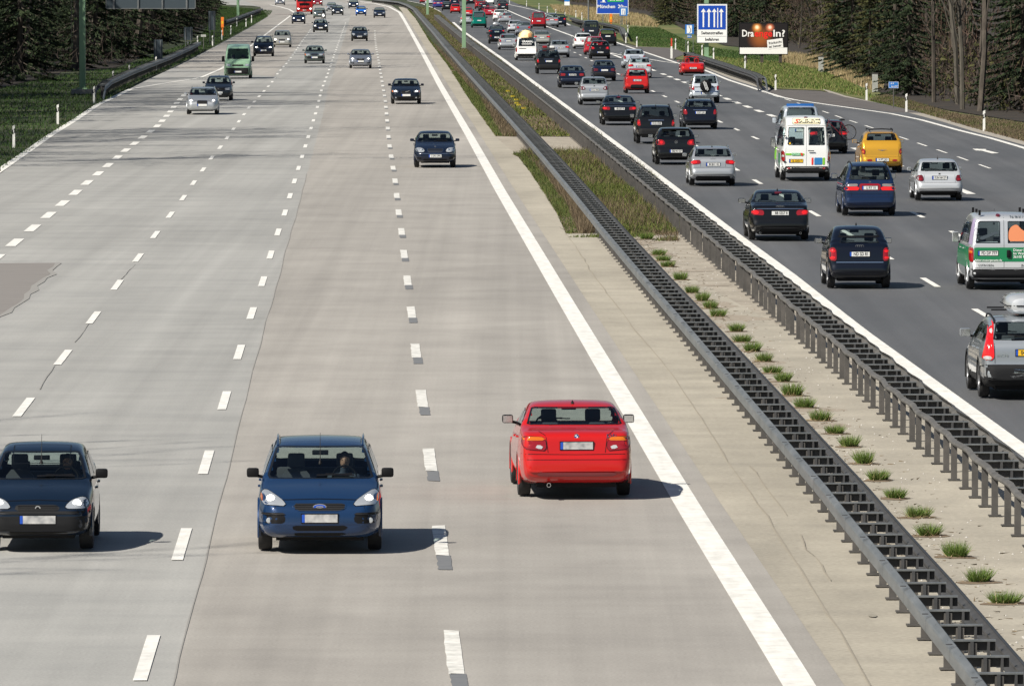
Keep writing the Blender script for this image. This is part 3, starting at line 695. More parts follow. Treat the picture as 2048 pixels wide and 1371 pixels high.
P['merc_sedan'] = Car(4.53, 1.74, 1.42, 2.72, .82, .315, (1.25, .97), (2.0, 1.35), (3.2, 1.36), (3.85, 1.05), (4.42, 1.0), nose=.70, tum=.42, pil=.05, mir=(.19, .11),
    front=dict(head=[(.42, .62), (.62, .60), (.82, .66), (.82, .76), (.66, .80), (.46, .74)], lit=False, lamp=(.55, .68), grille=[(-.30, .60), (.30, .60), (.37, .75), (-.37, .75)], gframe='chrome', bars='chrome', plate=(.46, 'S DN 6996'), strip=[(full(.80, .545, .56), 'chrome')], intake=[full(.5, .28, .35)], vent=[[(.55, .34), (.76, .34), (.76, .42), (.6, .42)]], badge=('star', .81, .035)),
    rear=dict(tail=[([(.44, .72), (.84, .74), (.84, .88), (.44, .9)], 'lens_red')], plate=(.8,)))
P['slash_sedan'] = Car(4.58, 1.80, 1.43, 2.72, .90, .32, (1.25, .98), (2.0, 1.36), (3.3, 1.37), (3.95, 1.05), (4.5, 1.0), nose=.70, tum=.38, pil=.05,
    front=dict(head=[(.46, .64), (.84, .66), (.84, .78), (.46, .76)], lamp=(.62, .71), lr=.05, turn=[(.74, .66), (.84, .67), (.84, .76), (.76, .76)], grille=[(-.30, .60), (.30, .60), (.34, .75), (-.34, .75)], gframe='chrome', badge=('slash', .675, .05), plate=(.50, None), intake=[full(.5, .28, .38)], fog=[(.6, .36)]),
    rear=dict(tail=[([(.5, .72), (.84, .74), (.84, .9), (.5, .9)], 'lens_red')], plate=(.8,)))
P['grille_sedan'] = Car(4.58, 1.77, 1.43, 2.65, .90, .32, (1.2, .97), (1.95, 1.36), (3.3, 1.37), (3.95, 1.04), (4.5, .99), nose=.70, tum=.38, pil=.05,
    front=dict(head=[(.42, .64), (.82, .67), (.82, .78), (.42, .75)], lamp=(.62, .71), lr=.06, grille=[(-.28, .40), (.28, .40), (.33, .74), (-.33, .74)], gframe='chrome', badge=('rings', .68, .045), plate=(.53, None), vent=[[(.48, .36), (.78, .38), (.78, .46), (.48, .44)]]),
    rear=dict(tail=[([(.46, .72), (.84, .74), (.84, .88), (.46, .88)], 'lens_red', [([(.6, .76), (.8, .76), (.8, .86), (.6, .86)], 'brake_lit')])], plate=(.8, None), badge=('rings', .92, .04)))
P['old_sedan'] = Car(4.42, 1.69, 1.39, 2.66, .80, .30, (1.35, .92), (1.95, 1.31), (3.0, 1.33), (3.55, .99), (4.32, .95), nose=.70, tum=.40, pil=.05,
    front=dict(head=[(.36, .62), (.80, .62), (.80, .76), (.36, .76)], lit=False, turn=[(.70, .62), (.80, .62), (.80, .76), (.70, .76)], grille=[(-.29, .60), (.29, .60), (.29, .77), (-.29, .77)], gframe='chrome', bars='chrome', plate=(.47, None), strip=[(full(.80, .38, .56), 'trim')]),
    rear=dict(tail=[([(.44, .66), (.80, .66), (.80, .84), (.44, .84)], 'lens_dark_red')], plate=(.72, None), bump=[(full(.80, .40, .58), 'trim')]))
P['rear_sedan'] = Car(4.70, 1.80, 1.43, 2.75, .90, .32, (1.35, .97), (2.1, 1.36), (3.3, 1.37), (3.95, 1.06), (4.62, 1.03), nose=.66, tum=.40, pil=.05,
    front=dict(head=[(.44, .62), (.84, .64), (.84, .76), (.44, .74)], lamp=(.62, .69), lr=.06, grille=full(.3, .58, .72), gframe='chrome', plate=(.46, None)),
    rear=dict(tail=[([(.46, .76), (.85, .78), (.85, .92), (.46, .93)], 'lens_red')], plate=(.84, 'M KX 4062'), lines=[[(-.86, .69), (.86, .69)], [(-.45, .72), (-.46, 1.0)], [(.45, .72), (.46, 1.0)]], chrome=[([(-.8, .56), (.8, .56)], .02, 'chrome')], exhaust=[.5]))
P['audi_sedan'] = Car(4.92, 1.86, 1.46, 2.84, .95, .34, (1.4, 1.0), (2.25, 1.39), (3.4, 1.41), (4.2, 1.08), (4.80, 1.04), nose=.70, tum=.42, pil=.05, mir=(.24, .14), roof_peak=1.46,
    front=dict(head=[(.44, .64), (.84, .66), (.84, .78), (.44, .76)], grille=full(.3, .5, .74)),
    rear=dict(tail=[([(.48, .74), (.88, .76), (.88, .91), (.50, .90)], 'lens_red', [([(.66, .77), (.86, .79), (.86, .89), (.66, .88)], 'brake_lit')])], plate=(.81, 'BB 5557 8', dict(sw=True)), badge=('rings', .985, .04), chrome=[([(-.72, .93), (.72, .93)], .016, 'chrome')],
              lines=[[(-.9, .66), (.9, .66)], [(-.47, .70), (-.50, .98), (-.6, 1.04)], [(.47, .70), (.50, .98), (.6, 1.04)]], bump=[(full(.6, .28, .40), 'trim')], exhaust=[.62, -.62], antenna=(-.75, 0, .07), third=(1.36, .12)))
P['tall_hatch'] = Car(3.83, 1.68, 1.55, 2.40, .74, .31, (.75, 1.02), (1.60, 1.47), (2.9, 1.50), (3.62, 1.10), (3.72, 1.0), nose=.74, tum=.34, pil=.06, roof_peak=1.55, mir=(.22, .14), rear_h=.62,
    front=dict(head=[(.44, .64), (.76, .66), (.76, .78), (.44, .76)], grille=full(.3, .5, .74)),
    rear=dict(tail=[([(.60, .68), (.79, .70), (.80, 1.02), (.62, 1.02)], 'lens_red', [([(.64, .74), (.77, .74), (.77, .80), (.64, .80)], 'brake_lit'), ([(.64, .90), (.77, .90), (.77, .96), (.64, .96)], 'brake_lit')])],
              glass=[[(-.53, 1.13), (.53, 1.13), (.46, 1.26), (-.46, 1.26)], [(-.53, 1.295), (.53, 1.295), (.47, 1.45), (-.47, 1.45)]], plate=(.86, 'ND SD 81'), badge=('rings', 1.055, .034), chrome=[([(-.62, .655), (.62, .655)], .022, 'chrome')],
              lines=[[(-.8, .45), (.8, .45)], [(-.58, .66), (-.585, 1.03)], [(.58, .66), (.585, 1.03)]], panel=[([(-.56, 1.262), (.56, 1.262), (.56, 1.292), (-.56, 1.292)], 'black_plastic')], antenna=(-.3, 0, .07)))
P['golf_new'] = Car(4.2, 1.76, 1.49, 2.58, .86, .32, (1.05, 1.0), (1.9, 1.41), (3.55, 1.42), (3.98, 1.08), (4.12, .98), nose=.72, tum=.36, pil=.06, roof_peak=1.485, mir=(.23, .14), rear_h=.62,
    front=dict(head=[(.44, .64), (.8, .66), (.8, .78), (.44, .76)], grille=full(.3, .5, .74)),
    rear=dict(tail=[([(.44, .83), (.55, .77), (.82, .78), (.84, .96), (.72, 1.0), (.52, .98)], 'lens_red', [([(.56, .83), (.68, .83), (.68, .94), (.56, .94)], 'brake_lit')])], plate=(.54, 'EBE RO 527'), badge=('vw', .90, .06), lines=[[(-.84, .68), (.84, .68)], [(-.6, .62), (-.62, .76)], [(.6, .62), (.62, .76)]], wiper=1, spoiler=.12, third=(1.40, .12)))
P['golf_old'] = Car(4.02, 1.70, 1.43, 2.47, .82, .305, (1.05, .94), (1.75, 1.34), (3.4, 1.34), (3.78, .97), (3.90, .90), nose=.68, tum=.34, pil=.06, roof_peak=1.43, rear_h=.62, mir=(.17, .12),
    front=dict(head=[(.38, .60), (.76, .60), (.76, .74), (.38, .72)], lit=False, grille=full(.74, .60, .73), plate=(.46, None), badge=('vw', .67, .05)),
    rear=dict(tail=[([(.56, .66), (.80, .67), (.81, .86), (.60, .88)], 'lens_dark_red', [([(.62, .70), (.76, .70), (.76, .76), (.62, .76)], 'lens_red')])], plate=(.78, 'KÜN NH 271'), badge=('vw', .90, .04), lines=[[(-.81, .62), (.81, .62)], [(-.56, .63), (-.55, .88)], [(.56, .63), (.55, .88)]], wiper=1, bump=[(full(.72, .26, .33), 'trim')], antenna=(-.9, 0, .12)))
P['plus_hatch'] = Car(4.2, 1.76, 1.59, 2.58, .86, .32, (.85, 1.08), (1.75, 1.50), (3.5, 1.53), (3.98, 1.14), (4.12, 1.04), nose=.76, tum=.33, pil=.06, roof_peak=1.585, mir=(.22, .14), rear_h=.62,
    front=dict(head=[(.44, .64), (.8, .66), (.8, .78), (.44, .76)], grille=full(.3, .5, .74)),
    rear=dict(tail=[([(.50, .90), (.60, .84), (.83, .86), (.84, 1.03), (.6, 1.04)], 'lens_dark_red', [([(.58, .89), (.68, .89), (.68, .98), (.58, .98)], 'lens_clear')])], plate=(.84, 'M OL 1906'), badge=('vw', 1.05, .05), lines=[[(-.84, .70), (.84, .70)], [(-.84, .40), (.84, .40)]], bump=[(full(.72, .26, .36), 'trim')], antenna=(-1.2, 0, .08)))
P['panda'] = Car(3.54, 1.59, 1.56, 2.30, .70, .29, (.80, 1.0), (1.35, 1.44), (3.1, 1.47), (3.38, 1.02), (3.46, .95), nose=.74, tum=.26, pil=.10, roof_peak=1.54, rear_h=.62, mir=(.18, .14),
    front=dict(head=[(.44, .64), (.74, .66), (.74, .78), (.44, .76)], grille=full(.3, .5, .74)),
    rear=dict(tail=[([(.62, .88), (.74, .88), (.66, 1.42), (.60, 1.40)], 'lens_red')], plate=(.80, 'M SE 1054'), badge=('oo', .99, .035), bump=[([(-.44, .30), (.44, .30), (.40, .54), (-.40, .54)], 'trim')], lines=[[(-.77, .62), (.77, .62)]], wiper=1))
P['estate'] = Car(4.58, 1.77, 1.43, 2.65, .88, .32, (1.2, .98), (2.0, 1.37), (3.85, 1.37), (4.38, 1.02), (4.48, .95), nose=.70, tum=.38, pil=.055, nwin=3, rails='chrome', roof_peak=1.43, rear_h=.62, mir=(.19, .12),
    front=dict(head=[(.44, .64), (.82, .66), (.82, .78), (.44, .76)], lamp=(.62, .72), lr=.06, grille=full(.3, .5, .74), gframe='chrome', plate=(.5, None)),
    rear=dict(tail=[([(.46, .80), (.86, .76), (.86, .92), (.48, .94)], 'lens_red', [([(.6, .82), (.82, .80), (.82, .89), (.6, .91)], 'brake_lit')])], plate=(.78, 'M BH 142'), badge=('rings', .965, .035), lines=[[(-.86, .67), (.86, .67)], [(-.47, .70), (-.5, .96)], [(.47, .70), (.5, .96)]], bump=[(full(.66, .25, .36), 'trim')], antenna=(-1.3, 0, .08)))
P['dark_estate'] = Car(4.80, 1.81, 1.46, 2.75, .90, .32, (1.25, .98), (2.05, 1.38), (4.05, 1.38), (4.62, 1.03), (4.70, .95), nose=.70, tum=.40, pil=.06, nwin=3, rails='black_plastic', roof_peak=1.45, rear_h=.60, mir=(.18, .13),
    front=dict(head=[(.44, .64), (.82, .66), (.82, .78), (.44, .76)], lamp=(.62, .72), lr=.06, grille=full(.3, .56, .74), gframe='chrome', plate=(.5, None)),
    rear=dict(tail=[([(.64, .70), (.86, .72), (.86, .95), (.70, .97)], 'lens_red')], plate=(.80, 'EI KV 243'), chrome=[([(-.36, .92), (.36, .92)], .028, 'chrome')], lines=[[(-.87, .63), (.87, .63)]], wiper=1))
P['suv'] = Car(4.66, 1.86, 1.74, 2.82, .85, .36, (1.15, 1.10), (1.85, 1.62), (4.15, 1.66), (4.50, 1.15), (4.58, 1.06), nose=.84, tum=.28, pil=.07, nwin=3, rails='black_plastic', zb=.30, roof_peak=1.73, rear_h=.70, tint='dark_glass', mir=(.22, .17),
    front=dict(head=[(.48, .74), (.84, .76), (.84, .90), (.48, .88)], lamp=(.64, .82), lr=.06, grille=full(.34, .66, .86), gframe='chrome', plate=(.58, None)),
    rear=dict(tail=[([(.70, .78), (.88, .80), (.87, 1.07), (.76, 1.07)], 'lens_red', [([(.76, .88), (.85, .88), (.85, .96), (.76, .96)], 'brake_lit')])], plate=(.90, 'B LD 4300'), chrome=[([(-.36, 1.04), (.36, 1.04)], .026, 'chrome')], bump=[([(-.90, .44), (.90, .44), (.91, .66), (-.91, .66)], 'trim')], wiper=1, antenna=(-1.6, 0, .1)))
P['offroader'] = Car(4.10, 1.74, 1.68, 2.41, .74, .36, (1.1, 1.05), (1.65, 1.56), (3.62, 1.58), (3.86, 1.08), (3.92, 1.0), nose=.84, tum=.24, pil=.07, nwin=2, zb=.32, roof_peak=1.64, rear_h=.68, mir=(.20, .16),
    front=dict(head=[(.48, .74), (.8, .76), (.8, .90), (.48, .88)], grille=full(.34, .66, .86)),
    rear=dict(tail=[([(.66, .72), (.82, .74), (.82, .98), (.68, .98)], 'lens_red')], plate=(.56, 'FS RV 402'), bump=[([(-.86, .62), (.86, .62), (.86, .68), (-.86, .68)], 'chrome')]))
_o = P['offroader']; mbx = MB(); xq = -2.05
mbx.lathe([(.001, xq - .19), (.26, xq - .19), (.34, xq - .15), (.35, xq - .05), (.30, xq + .02)], 30, 'x', (0, 0, .98), 0); _i = _o.part('spare_wheel_cover', mbx, 'black_plastic')
mbx = MB()
for yy, ll in ((-.07, .24), (.0, .30), (.07, .24)):
    mbx.add([(xq - .196, yy + .10 * k * ll / .3 + e, .98 + k * ll * .9) for k in (-1, 1) for e in (-.016, .016)], [(0, 1, 3, 2)])
_o.part('cover_stripes', mbx, 'sign_white', _i, False)
_o.text('rear', 'RAV4', 0, .98, .16, 'sign_white', off=.30)
P['gold_tall'] = Car(4.29, 1.72, 1.60, 2.62, .80, .325, (1.25, 1.05), (1.85, 1.49), (3.45, 1.54), (4.02, 1.20), (4.18, .98), nose=.78, tum=.36, pil=.12, nwin=2, roof_peak=1.60, rear_h=.62, mir=(.22, .14),
    front=dict(head=[(.48, .64), (.8, .66), (.8, .80), (.48, .78)], grille=full(.34, .56, .80)),
    rear=dict(tail=[([(.70, .70), (.79, .72), (.82, .80), (.80, .92), (.72, .94), (.68, .82)], 'lens_red', [([(.73, .75), (.79, .76), (.79, .84), (.73, .84)], 'lens_amber')])], plate=(.50, 'N PT 303'), badge=('wings', .86, .05), lines=[[(-.82, .60), (.82, .60)], [(-.66, .62), (-.69, 1.1)], [(.66, .62), (.69, 1.1)]],
              panel=[(quad(.40, .62, .44, .52), 'lens_red'), (quad(-.40, -.62, .44, .52), 'lens_red')]))
_g = P['gold_tall']; mbx = MB()
for sd in (1, -1): mbx.tube([(.15, sd * .5, 1.60), (.1, sd * .5, 1.66), (-1.25, sd * .48, 1.64), (-1.3, sd * .46, 1.56)], .018, 6)
mbx.tube([(-1.25, -.48, 1.64), (-1.28, 0, 1.665), (-1.25, .48, 1.64)], .022, 6); _g.part('roof_rack', mbx, 'black_plastic')
P['mpv'] = Car(4.62, 1.81, 1.73, 2.83, .88, .33, (.90, 1.12), (1.95, 1.62), (4.10, 1.63), (4.48, 1.12), (4.55, 1.0), nose=.78, tum=.33, pil=.06, nwin=3, rails='trim', roof_peak=1.72, rear_h=.62, mir=(.23, .17),
    front=dict(head=[(.42, .68), (.84, .72), (.84, .84), (.42, .78)], lamp=(.62, .75), lr=.06, grille=full(.34, .64, .77), gframe='chrome', plate=(.5, None)),
    rear=dict(tail=[([(.36, .82), (.86, .82), (.85, .93), (.36, .94)], 'brake_lit'), ([(.40, .945), (.84, .935), (.83, 1.02), (.40, 1.03)], 'lens_smoke')], panel=[(full(.36, .82, 1.03), 'lens_red')], plate=(.90, 'LI RY 10'), lines=[[(-.88, .60), (.88, .60)], [(-.62, .62), (-.64, .80)], [(.62, .62), (.64, .80)]], badge=('oo', 1.085, .035), wiper=1, chrome=[([(-.8, .72), (.8, .72)], .012, 'paint')]))
P['compact_mpv'] = Car(4.33, 1.80, 1.60, 2.64, .86, .32, (.85, 1.06), (1.75, 1.50), (3.85, 1.52), (4.20, 1.08), (4.28, 1.0), nose=.74, tum=.33, pil=.06, nwin=2, roof_peak=1.59, rear_h=.62, mir=(.20, .14),
    front=dict(head=[(.42, .66), (.84, .70), (.84, .82), (.42, .76)], lamp=(.62, .73), lr=.06, grille=full(.34, .62, .74), gframe='chrome', plate=(.5, None)),
    rear=dict(tail=[([(.70, .85), (.84, .87), (.74, 1.35), (.68, 1.34)], 'lens_red')], plate=(.90, None)))
P['van'] = Car(4.44, 1.90, 1.94, 2.82, .86, .33, (.75, 1.15), (1.55, 1.76), (4.25, 1.86), (4.37, 1.25), (4.40, 1.1), nose=.86, tum=.14, pil=.12, nwin=3, roof_peak=1.93, rear_h=.50, mir=(.19, .26),
    belt=[(0, .78), (.75, 1.08), (4.44, 1.12)],
    front=dict(head=[(.46, .74), (.84, .76), (.84, .90), (.46, .86)], lit=False, grille=full(.42, .64, .74), plate=(.48, None)),
    rear=dict(glass=[[(.10, 1.16), (.74, 1.16), (.66, 1.70), (.10, 1.70)], [(-.10, 1.16), (-.74, 1.16), (-.66, 1.70), (-.10, 1.70)]], tail=[([(.80, .68), (.90, .70), (.90, 1.06), (.80, 1.06)], 'lens_red', [([(.82, .90), (.89, .90), (.89, .98), (.82, .98)], 'lens_amber')])],
              bump=[(full(.90, .30, .52), 'trim')], lines=[[(0, .56), (0, 1.84)], [(-.90, .55), (.90, .55)]], plate=(.91, 'FD DF 777', dict(y=.42)), antenna=(1.0, 0, .4)))
P['white_van'] = Car(4.44, 1.90, 1.94, 2.82, .86, .33, (.75, 1.15), (1.55, 1.76), (4.25, 1.86), (4.37, 1.25), (4.40, 1.1), nose=.86, tum=.14, pil=.12, nwin=2, roof_peak=1.93, rear_h=.50, mir=(.19, .26), tint='dark_glass',
    belt=[(0, .78), (.75, 1.08), (4.44, 1.12)], front=dict(grille=full(.42, .64, .74)),
    rear=dict(glass=[[(-.70, 1.14), (.70, 1.14), (.64, 1.74), (-.64, 1.74)]], tail=[([(.80, .66), (.90, .68), (.90, 1.04), (.82, 1.04)], 'lens_red')], bump=[(full(.90, .30, .54), 'trim')], panel=[(quad(.02, .66, .90, .96), 'trim')]))
P['white_van'].text('rear', 'GRAMSKI', -.08, 1.50, .23, 'sign_white', None, off=.04, bold=.03); P['white_van'].one('rear', full(.42, 1.28, 1.33), 'window_lettering', 'sign_white', .02, n=0)
P['vw_van'] = Car(4.86, 1.90, 1.94, 3.0, .90, .34, (.90, 1.15), (1.7, 1.78), (4.70, 1.87), (4.80, 1.2), (4.83, 1.1), nose=.92, tum=.17, pil=.10, nwin=3, roof_peak=1.93, rear_h=.50, mir=(.19, .22),
    belt=[(0, .84), (.75, 1.08), (4.86, 1.12)],
    front=dict(head=[(.46, .74), (.84, .76), (.84, .90), (.46, .86)], lit=False, grille=full(.42, .72, .84), plate=(.48, None)),
    rear=dict(tail=[([(.80, .80), (.92, .82), (.91, 1.14), (.82, 1.14)], 'lens_red')], plate=(.86, None), badge=('vw', 1.07, .07), bump=[(full(.90, .32, .50), 'trim')], wiper=1))
P['high_van'] = Car(5.10, 1.98, 2.35, 3.0, .95, .34, (.70, 1.30), (1.35, 2.05), (4.92, 2.28), (5.03, 1.5), (5.06, 1.2), nose=1.0, tum=.10, pil=.13, nwin=1, wins=False, roof_peak=2.34, rear_h=.5, mir=(.22, .36), mircol='black_plastic', rear_glass=False,
    belt=[(0, .92), (.75, 1.2), (5.1, 1.26)],
    front=dict(head=[(.50, .84), (.90, .86), (.90, 1.0), (.50, .97)], lit=False, grille=full(.42, .84, .95), badge=('oo', .93, .06), plate=(.46, None), strip=[([(-.93, .30), (.93, .30), (.93, .72), (-.93, .72)], 'trim')]),
    rear=dict(tail=[([(.86, .8), (.95, .8), (.95, 1.1), (.86, 1.1)], 'lens_red')], plate=(.8, None)))
P['sprinter'] = Car(5.60, 1.96, 2.42, 3.55, 1.0, .345, (.85, 1.25), (1.45, 2.05), (5.42, 2.36), (5.50, 1.5), (5.54, 1.2), nose=.95, tum=.115, pil=.13, nwin=4, roof_peak=2.42, rear_h=.46, mir=(.21, .36), mircol='black_plastic', zb=.30,
    belt=[(0, .88), (.85, 1.2), (5.6, 1.24)],
    front=dict(head=[(.50, .84), (.90, .86), (.90, 1.0), (.50, .97)], lit=False, grille=full(.42, .84, .95)),
    rear=dict(glass=[[(.09, 1.32), (.72, 1.32), (.69, 1.98), (.09, 1.98)], [(-.09, 1.32), (-.72, 1.32), (-.69, 1.98), (-.09, 1.98)]], tail=[([(.83, .72), (.95, .73), (.95, 1.12), (.85, 1.12)], 'lens_red', [([(.86, .88), (.93, .88), (.93, .97), (.86, .97)], 'lens_clear')])],
              bump=[(full(.95, .34, .54), 'trim')], lines=[[(0, .56), (0, 2.05)], [(-.82, .58), (-.80, 1.2), (-.77, 2.04), (.77, 2.04), (.80, 1.2), (.82, .58)]], plate=(.74, 'SL 2202 7', dict(yellow=True, y=.40)), third=(2.33, .08), exhaust=[]))
_v = P['sprinter']
_v.one('rear', [(-.56, 2.09), (.56, 2.09), (.55, 2.30), (-.55, 2.30)], 'sign_panel', ['cream_ad', 'black_plastic'], .012, .012)
_i = len(_v.parts) - 1
_v.text('rear', 'SALES-LENTZ', -.11, 2.19, .15, 'sign_ink', _i, sx=.92, off=.07, shear=.3, bold=.02); _v.text('rear', 'S', .40, 2.19, .17, 'red_ad', _i, sx=2.2, off=.07, shear=.3, bold=.03)
_v.one('rear', quad(.08, .82, .95, 1.02), 'advert_stripe', 'lime_ad', .012, n=0); _i = _v.one('rear', quad(.20, .58, .94, 1.03), 'advert_label', 'sign_green', .02, n=0); _v.text('rear', 'VOYAGES', .42, .985, .075, 'sign_white', _i, off=.035)
_v.one('rear', quad(.14, .22, .935, 1.035), 'advert_block', 'red_ad', .025, n=0)
for nm_, a_, b_, c_ in (('advert_block', -.20, -.27, 'red_ad'), ('advert_picture', -.31, -.62, 'sea_ad'), ('advert_block', -.64, -.72, 'lime_ad')): _v.one('rear', quad(a_, b_, .60, .86), nm_, c_, .014, n=0)
_v.one('rear', [(.60, 1.34), (.69, 1.34), (.66, 1.44), (.60, 1.42)], 'window_sticker', 'plate_yellow', .02)
mbx = MB(); mbx.box(-2.82, -2.785, -.30, -.06, 1.10, 1.13, 0, .01); _v.part('door_handle', mbx, 'black_plastic')
for sd in (1, -1):
    for z_ in (.70, 1.65): mbx = MB(); mbx.box(-2.79, -2.72, *sorted((sd * .80, sd * .90)), z_, z_ + .03); _v.part('door_hinge', mbx, 'trim')
for sd in (1, -1): _v.one('rear', quad(sd * .62, sd * .76, .44, .50), 'rear_reflector', 'lens_red', .022)
_v.one('left', [(.9, .70), (1.9, .70), (1.9, 1.15), (.9, 1.15)], 'side_advert', 'lime_ad', .008, n=0); _v.one('left', [(-1.9, .55), (-.7, .55), (-.7, 1.0), (-1.9, 1.0)], 'side_advert', 'green_ad', .008, n=0)
# the delivery van with the green band
import copy
def variant(base, edit):
    c = copy.copy(base); c.parts = [q for q in base.parts if edit(q)]
    idx = [i for i, q in enumerate(base.parts) if edit(q)]; mp = {i: k for k, i in enumerate(idx)}
    c.parts = [(q[0], q[1], q[2], None if q[3] is None else mp.get(q[3]), q[4], q[5]) for q in c.parts if q[3] is None or q[3] in mp]
    return c
_j = P['delivery'] = copy.copy(P['van']); _j.parts = list(P['van'].parts)
_j.one('rear', [(-.90, .70), (.79, .70), (.78, 1.05), (-.88, 1.05)], 'advert_band', 'green_ad', .006, n=0); _i = len(_j.parts) - 1
for k_, t_ in enumerate(('Dieter Fahler', 'Im Weiherfeld 3', '36100 Petersberg')): _j.text('rear', t_, -.24, .985 - k_ * .085, .088, 'sign_white', _i, sx=1.05, off=.03, align='LEFT')
_j.text('rear', 'fahler-motorgeraete.de', .76, .735, .075, 'sign_white', _i, align='LEFT', off=.03); _j.text('rear', 'CITROEN', .48, .61, .06, 'sign_ink', None, off=.03, sx=1.6); _j.text('rear', 'JUMPY', -.60, .61, .07, 'sign_ink', None, off=.03, sx=1.5)
_j.text('rear', 'Tel. 06 61 / 6 23 90', -.46, 1.79, .075, 'sign_back', None, off=.03)
mbx = MB(); mbx.box(-2.24, -2.19, -.17, -.07, .80, .99, 0, .02); _j.part('door_handle', mbx, 'black_plastic')
_j.one('rear', [(.08, 1.80), (.20, 1.80), (.20, 1.85), (.08, 1.85)], 'third_brake_light', 'lens_dark_red', .03)
_j.one('rear', [(-.12, 1.2), (-.68, 1.2), (-.62, 1.42), (-.44, 1.5), (-.36, 1.62), (-.2, 1.58), (-.12, 1.45)], 'window_sticker', 'orange_ad', .02)
_j.one('rear', [(.14, 1.40), (.6, 1.22), (.66, 1.30), (.14, 1.46)], 'window_sticker', 'ice_' if False else 'sign_back', .02)
_j.one('left', [(-2.0, .55), (1.2, .55), (1.2, 1.05), (-2.0, 1.05)], 'side_advert', 'green_ad', .008, n=0); _j.one('left', [(-2.1, 1.12), (-1.6, 1.12), (-1.75, 1.75), (-2.08, 1.75)], 'side_advert', 'violet_ad', .009, n=0)
for y_ in (.62, -.62):
    for x_ in (-1.9, -.9, .2):
        mbx = MB(); mbx.box(x_ - .02, x_ + .02, y_ - .03, y_ + .03, 1.84, 1.97); _j.part('roof_bracket', mbx, 'black_plastic', smooth=False)
P['crossover'] = Car(4.73, 1.86, 1.56, 2.76, .90, .35, (1.35, 1.05), (2.15, 1.46), (4.20, 1.48), (4.58, 1.08), (4.66, 1.0), nose=.76, tum=.34, pil=.09, nwin=3, rails='trim', roof_peak=1.55, rear_h=.66, cladding=.42, mir=(.24, .16),
    front=dict(head=[(.48, .70), (.84, .72), (.84, .84), (.48, .82)], grille=full(.34, .6, .8)),
    rear=dict(tail=[([(.68, .74), (.90, .74), (.895, .82), (.84, 1.05), (.72, 1.47), (.655, 1.47), (.70, 1.10)], 'brake_lit', [([(.72, .75), (.88, .75), (.88, .82), (.73, .82)], 'lens_clear'), ([(.70, 1.22), (.75, 1.22), (.74, 1.32), (.69, 1.32)], 'lens_clear')])],
              plate=(.88, '04-XT-NL', dict(yellow=True)), bump=[([(-.92, .38), (.92, .38), (.92, .66), (-.92, .66)], 'trim'), ([(-.38, .42), (.38, .42), (.40, .58), (-.40, .58)], 'chrome')], lines=[[(-.67, .68), (-.68, 1.05)], [(.67, .68), (.68, 1.05)]], wiper=1))
_x = P['crossover']; _x.text('rear', 'XC70', .53, .83, .07, 'chrome', sx=1.4, off=.03)
mbx = MB()
for x_ in (.25, -.75): mbx.box(x_ - .03, x_ + .03, -.62, .62, 1.60, 1.63, 0, .01)
_x.part('roof_bar', mbx, 'black_plastic')
P['roadster'] = Car(4.36, 1.78, 1.02, 2.41, .88, .32, (1.35, .90), (1.37, .905), (3.0, .93), (3.1, .92), (3.95, .86), nose=.62, tum=.3, cabin=False, roof_peak=.91, rear_h=.62, mir=(.18, .11), zb=.14,
    rear=dict(tail=[([(.56, .62), (.84, .66), (.80, .78), (.60, .76)], 'lens_red')], plate=(.52, 'M BX 501'), lines=[[(-.84, .50), (.84, .50)]], bump=[(full(.6, .18, .26), 'trim')]))
_r = P['roadster']; mbx = MB(); mbx.box(.0, .95, -.58, .58, .70, .935, 0, .05); _r.part('cockpit', mbx, 'black_plastic')
for sd in (1, -1):
    mbx = MB(); mbx.box(-.02, .14, *sorted((sd * .17, sd * .52)), .8, 1.22, 0, .06); _r.part('headrest', mbx, 'crimson_cloth' if False else 'lens_dark_red')
    mbx = MB(); mbx.tube([(-.1, sd * .2, .88), (-.08, sd * .2, 1.10), (-.08, sd * .34, 1.2), (-.08, sd * .48, 1.10), (-.1, sd * .5, .88)], .028, 8); _r.part('roll_hoop', mbx, 'paint')
mbx = MB(); mbx.add([(1.0, -.62, .88), (1.0, .62, .88), (.62, .52, 1.27), (.62, -.52, 1.27)], [(0, 1, 2, 3)]); _i = _r.part('windscreen', mbx, 'glass', smooth=False)
mbx = MB(); mbx.tube([(1.0, -.63, .87), (.62, -.53, 1.27), (.60, 0, 1.30), (.62, .53, 1.27), (1.0, .63, .87)], .025, 6); _r.part('windscreen_frame', mbx, 'paint')
# low detail subset for vehicles only a few pixels wide
FAR = ("seat", "headrest", "rear_seat", "steering_wheel", "dashboard", "rear_view_mirror", "door_handle", "wiper", "rear_wiper", "emblem", "lettering", "grille_bar", "panel_gap", "trim_line", "mirror_glass")
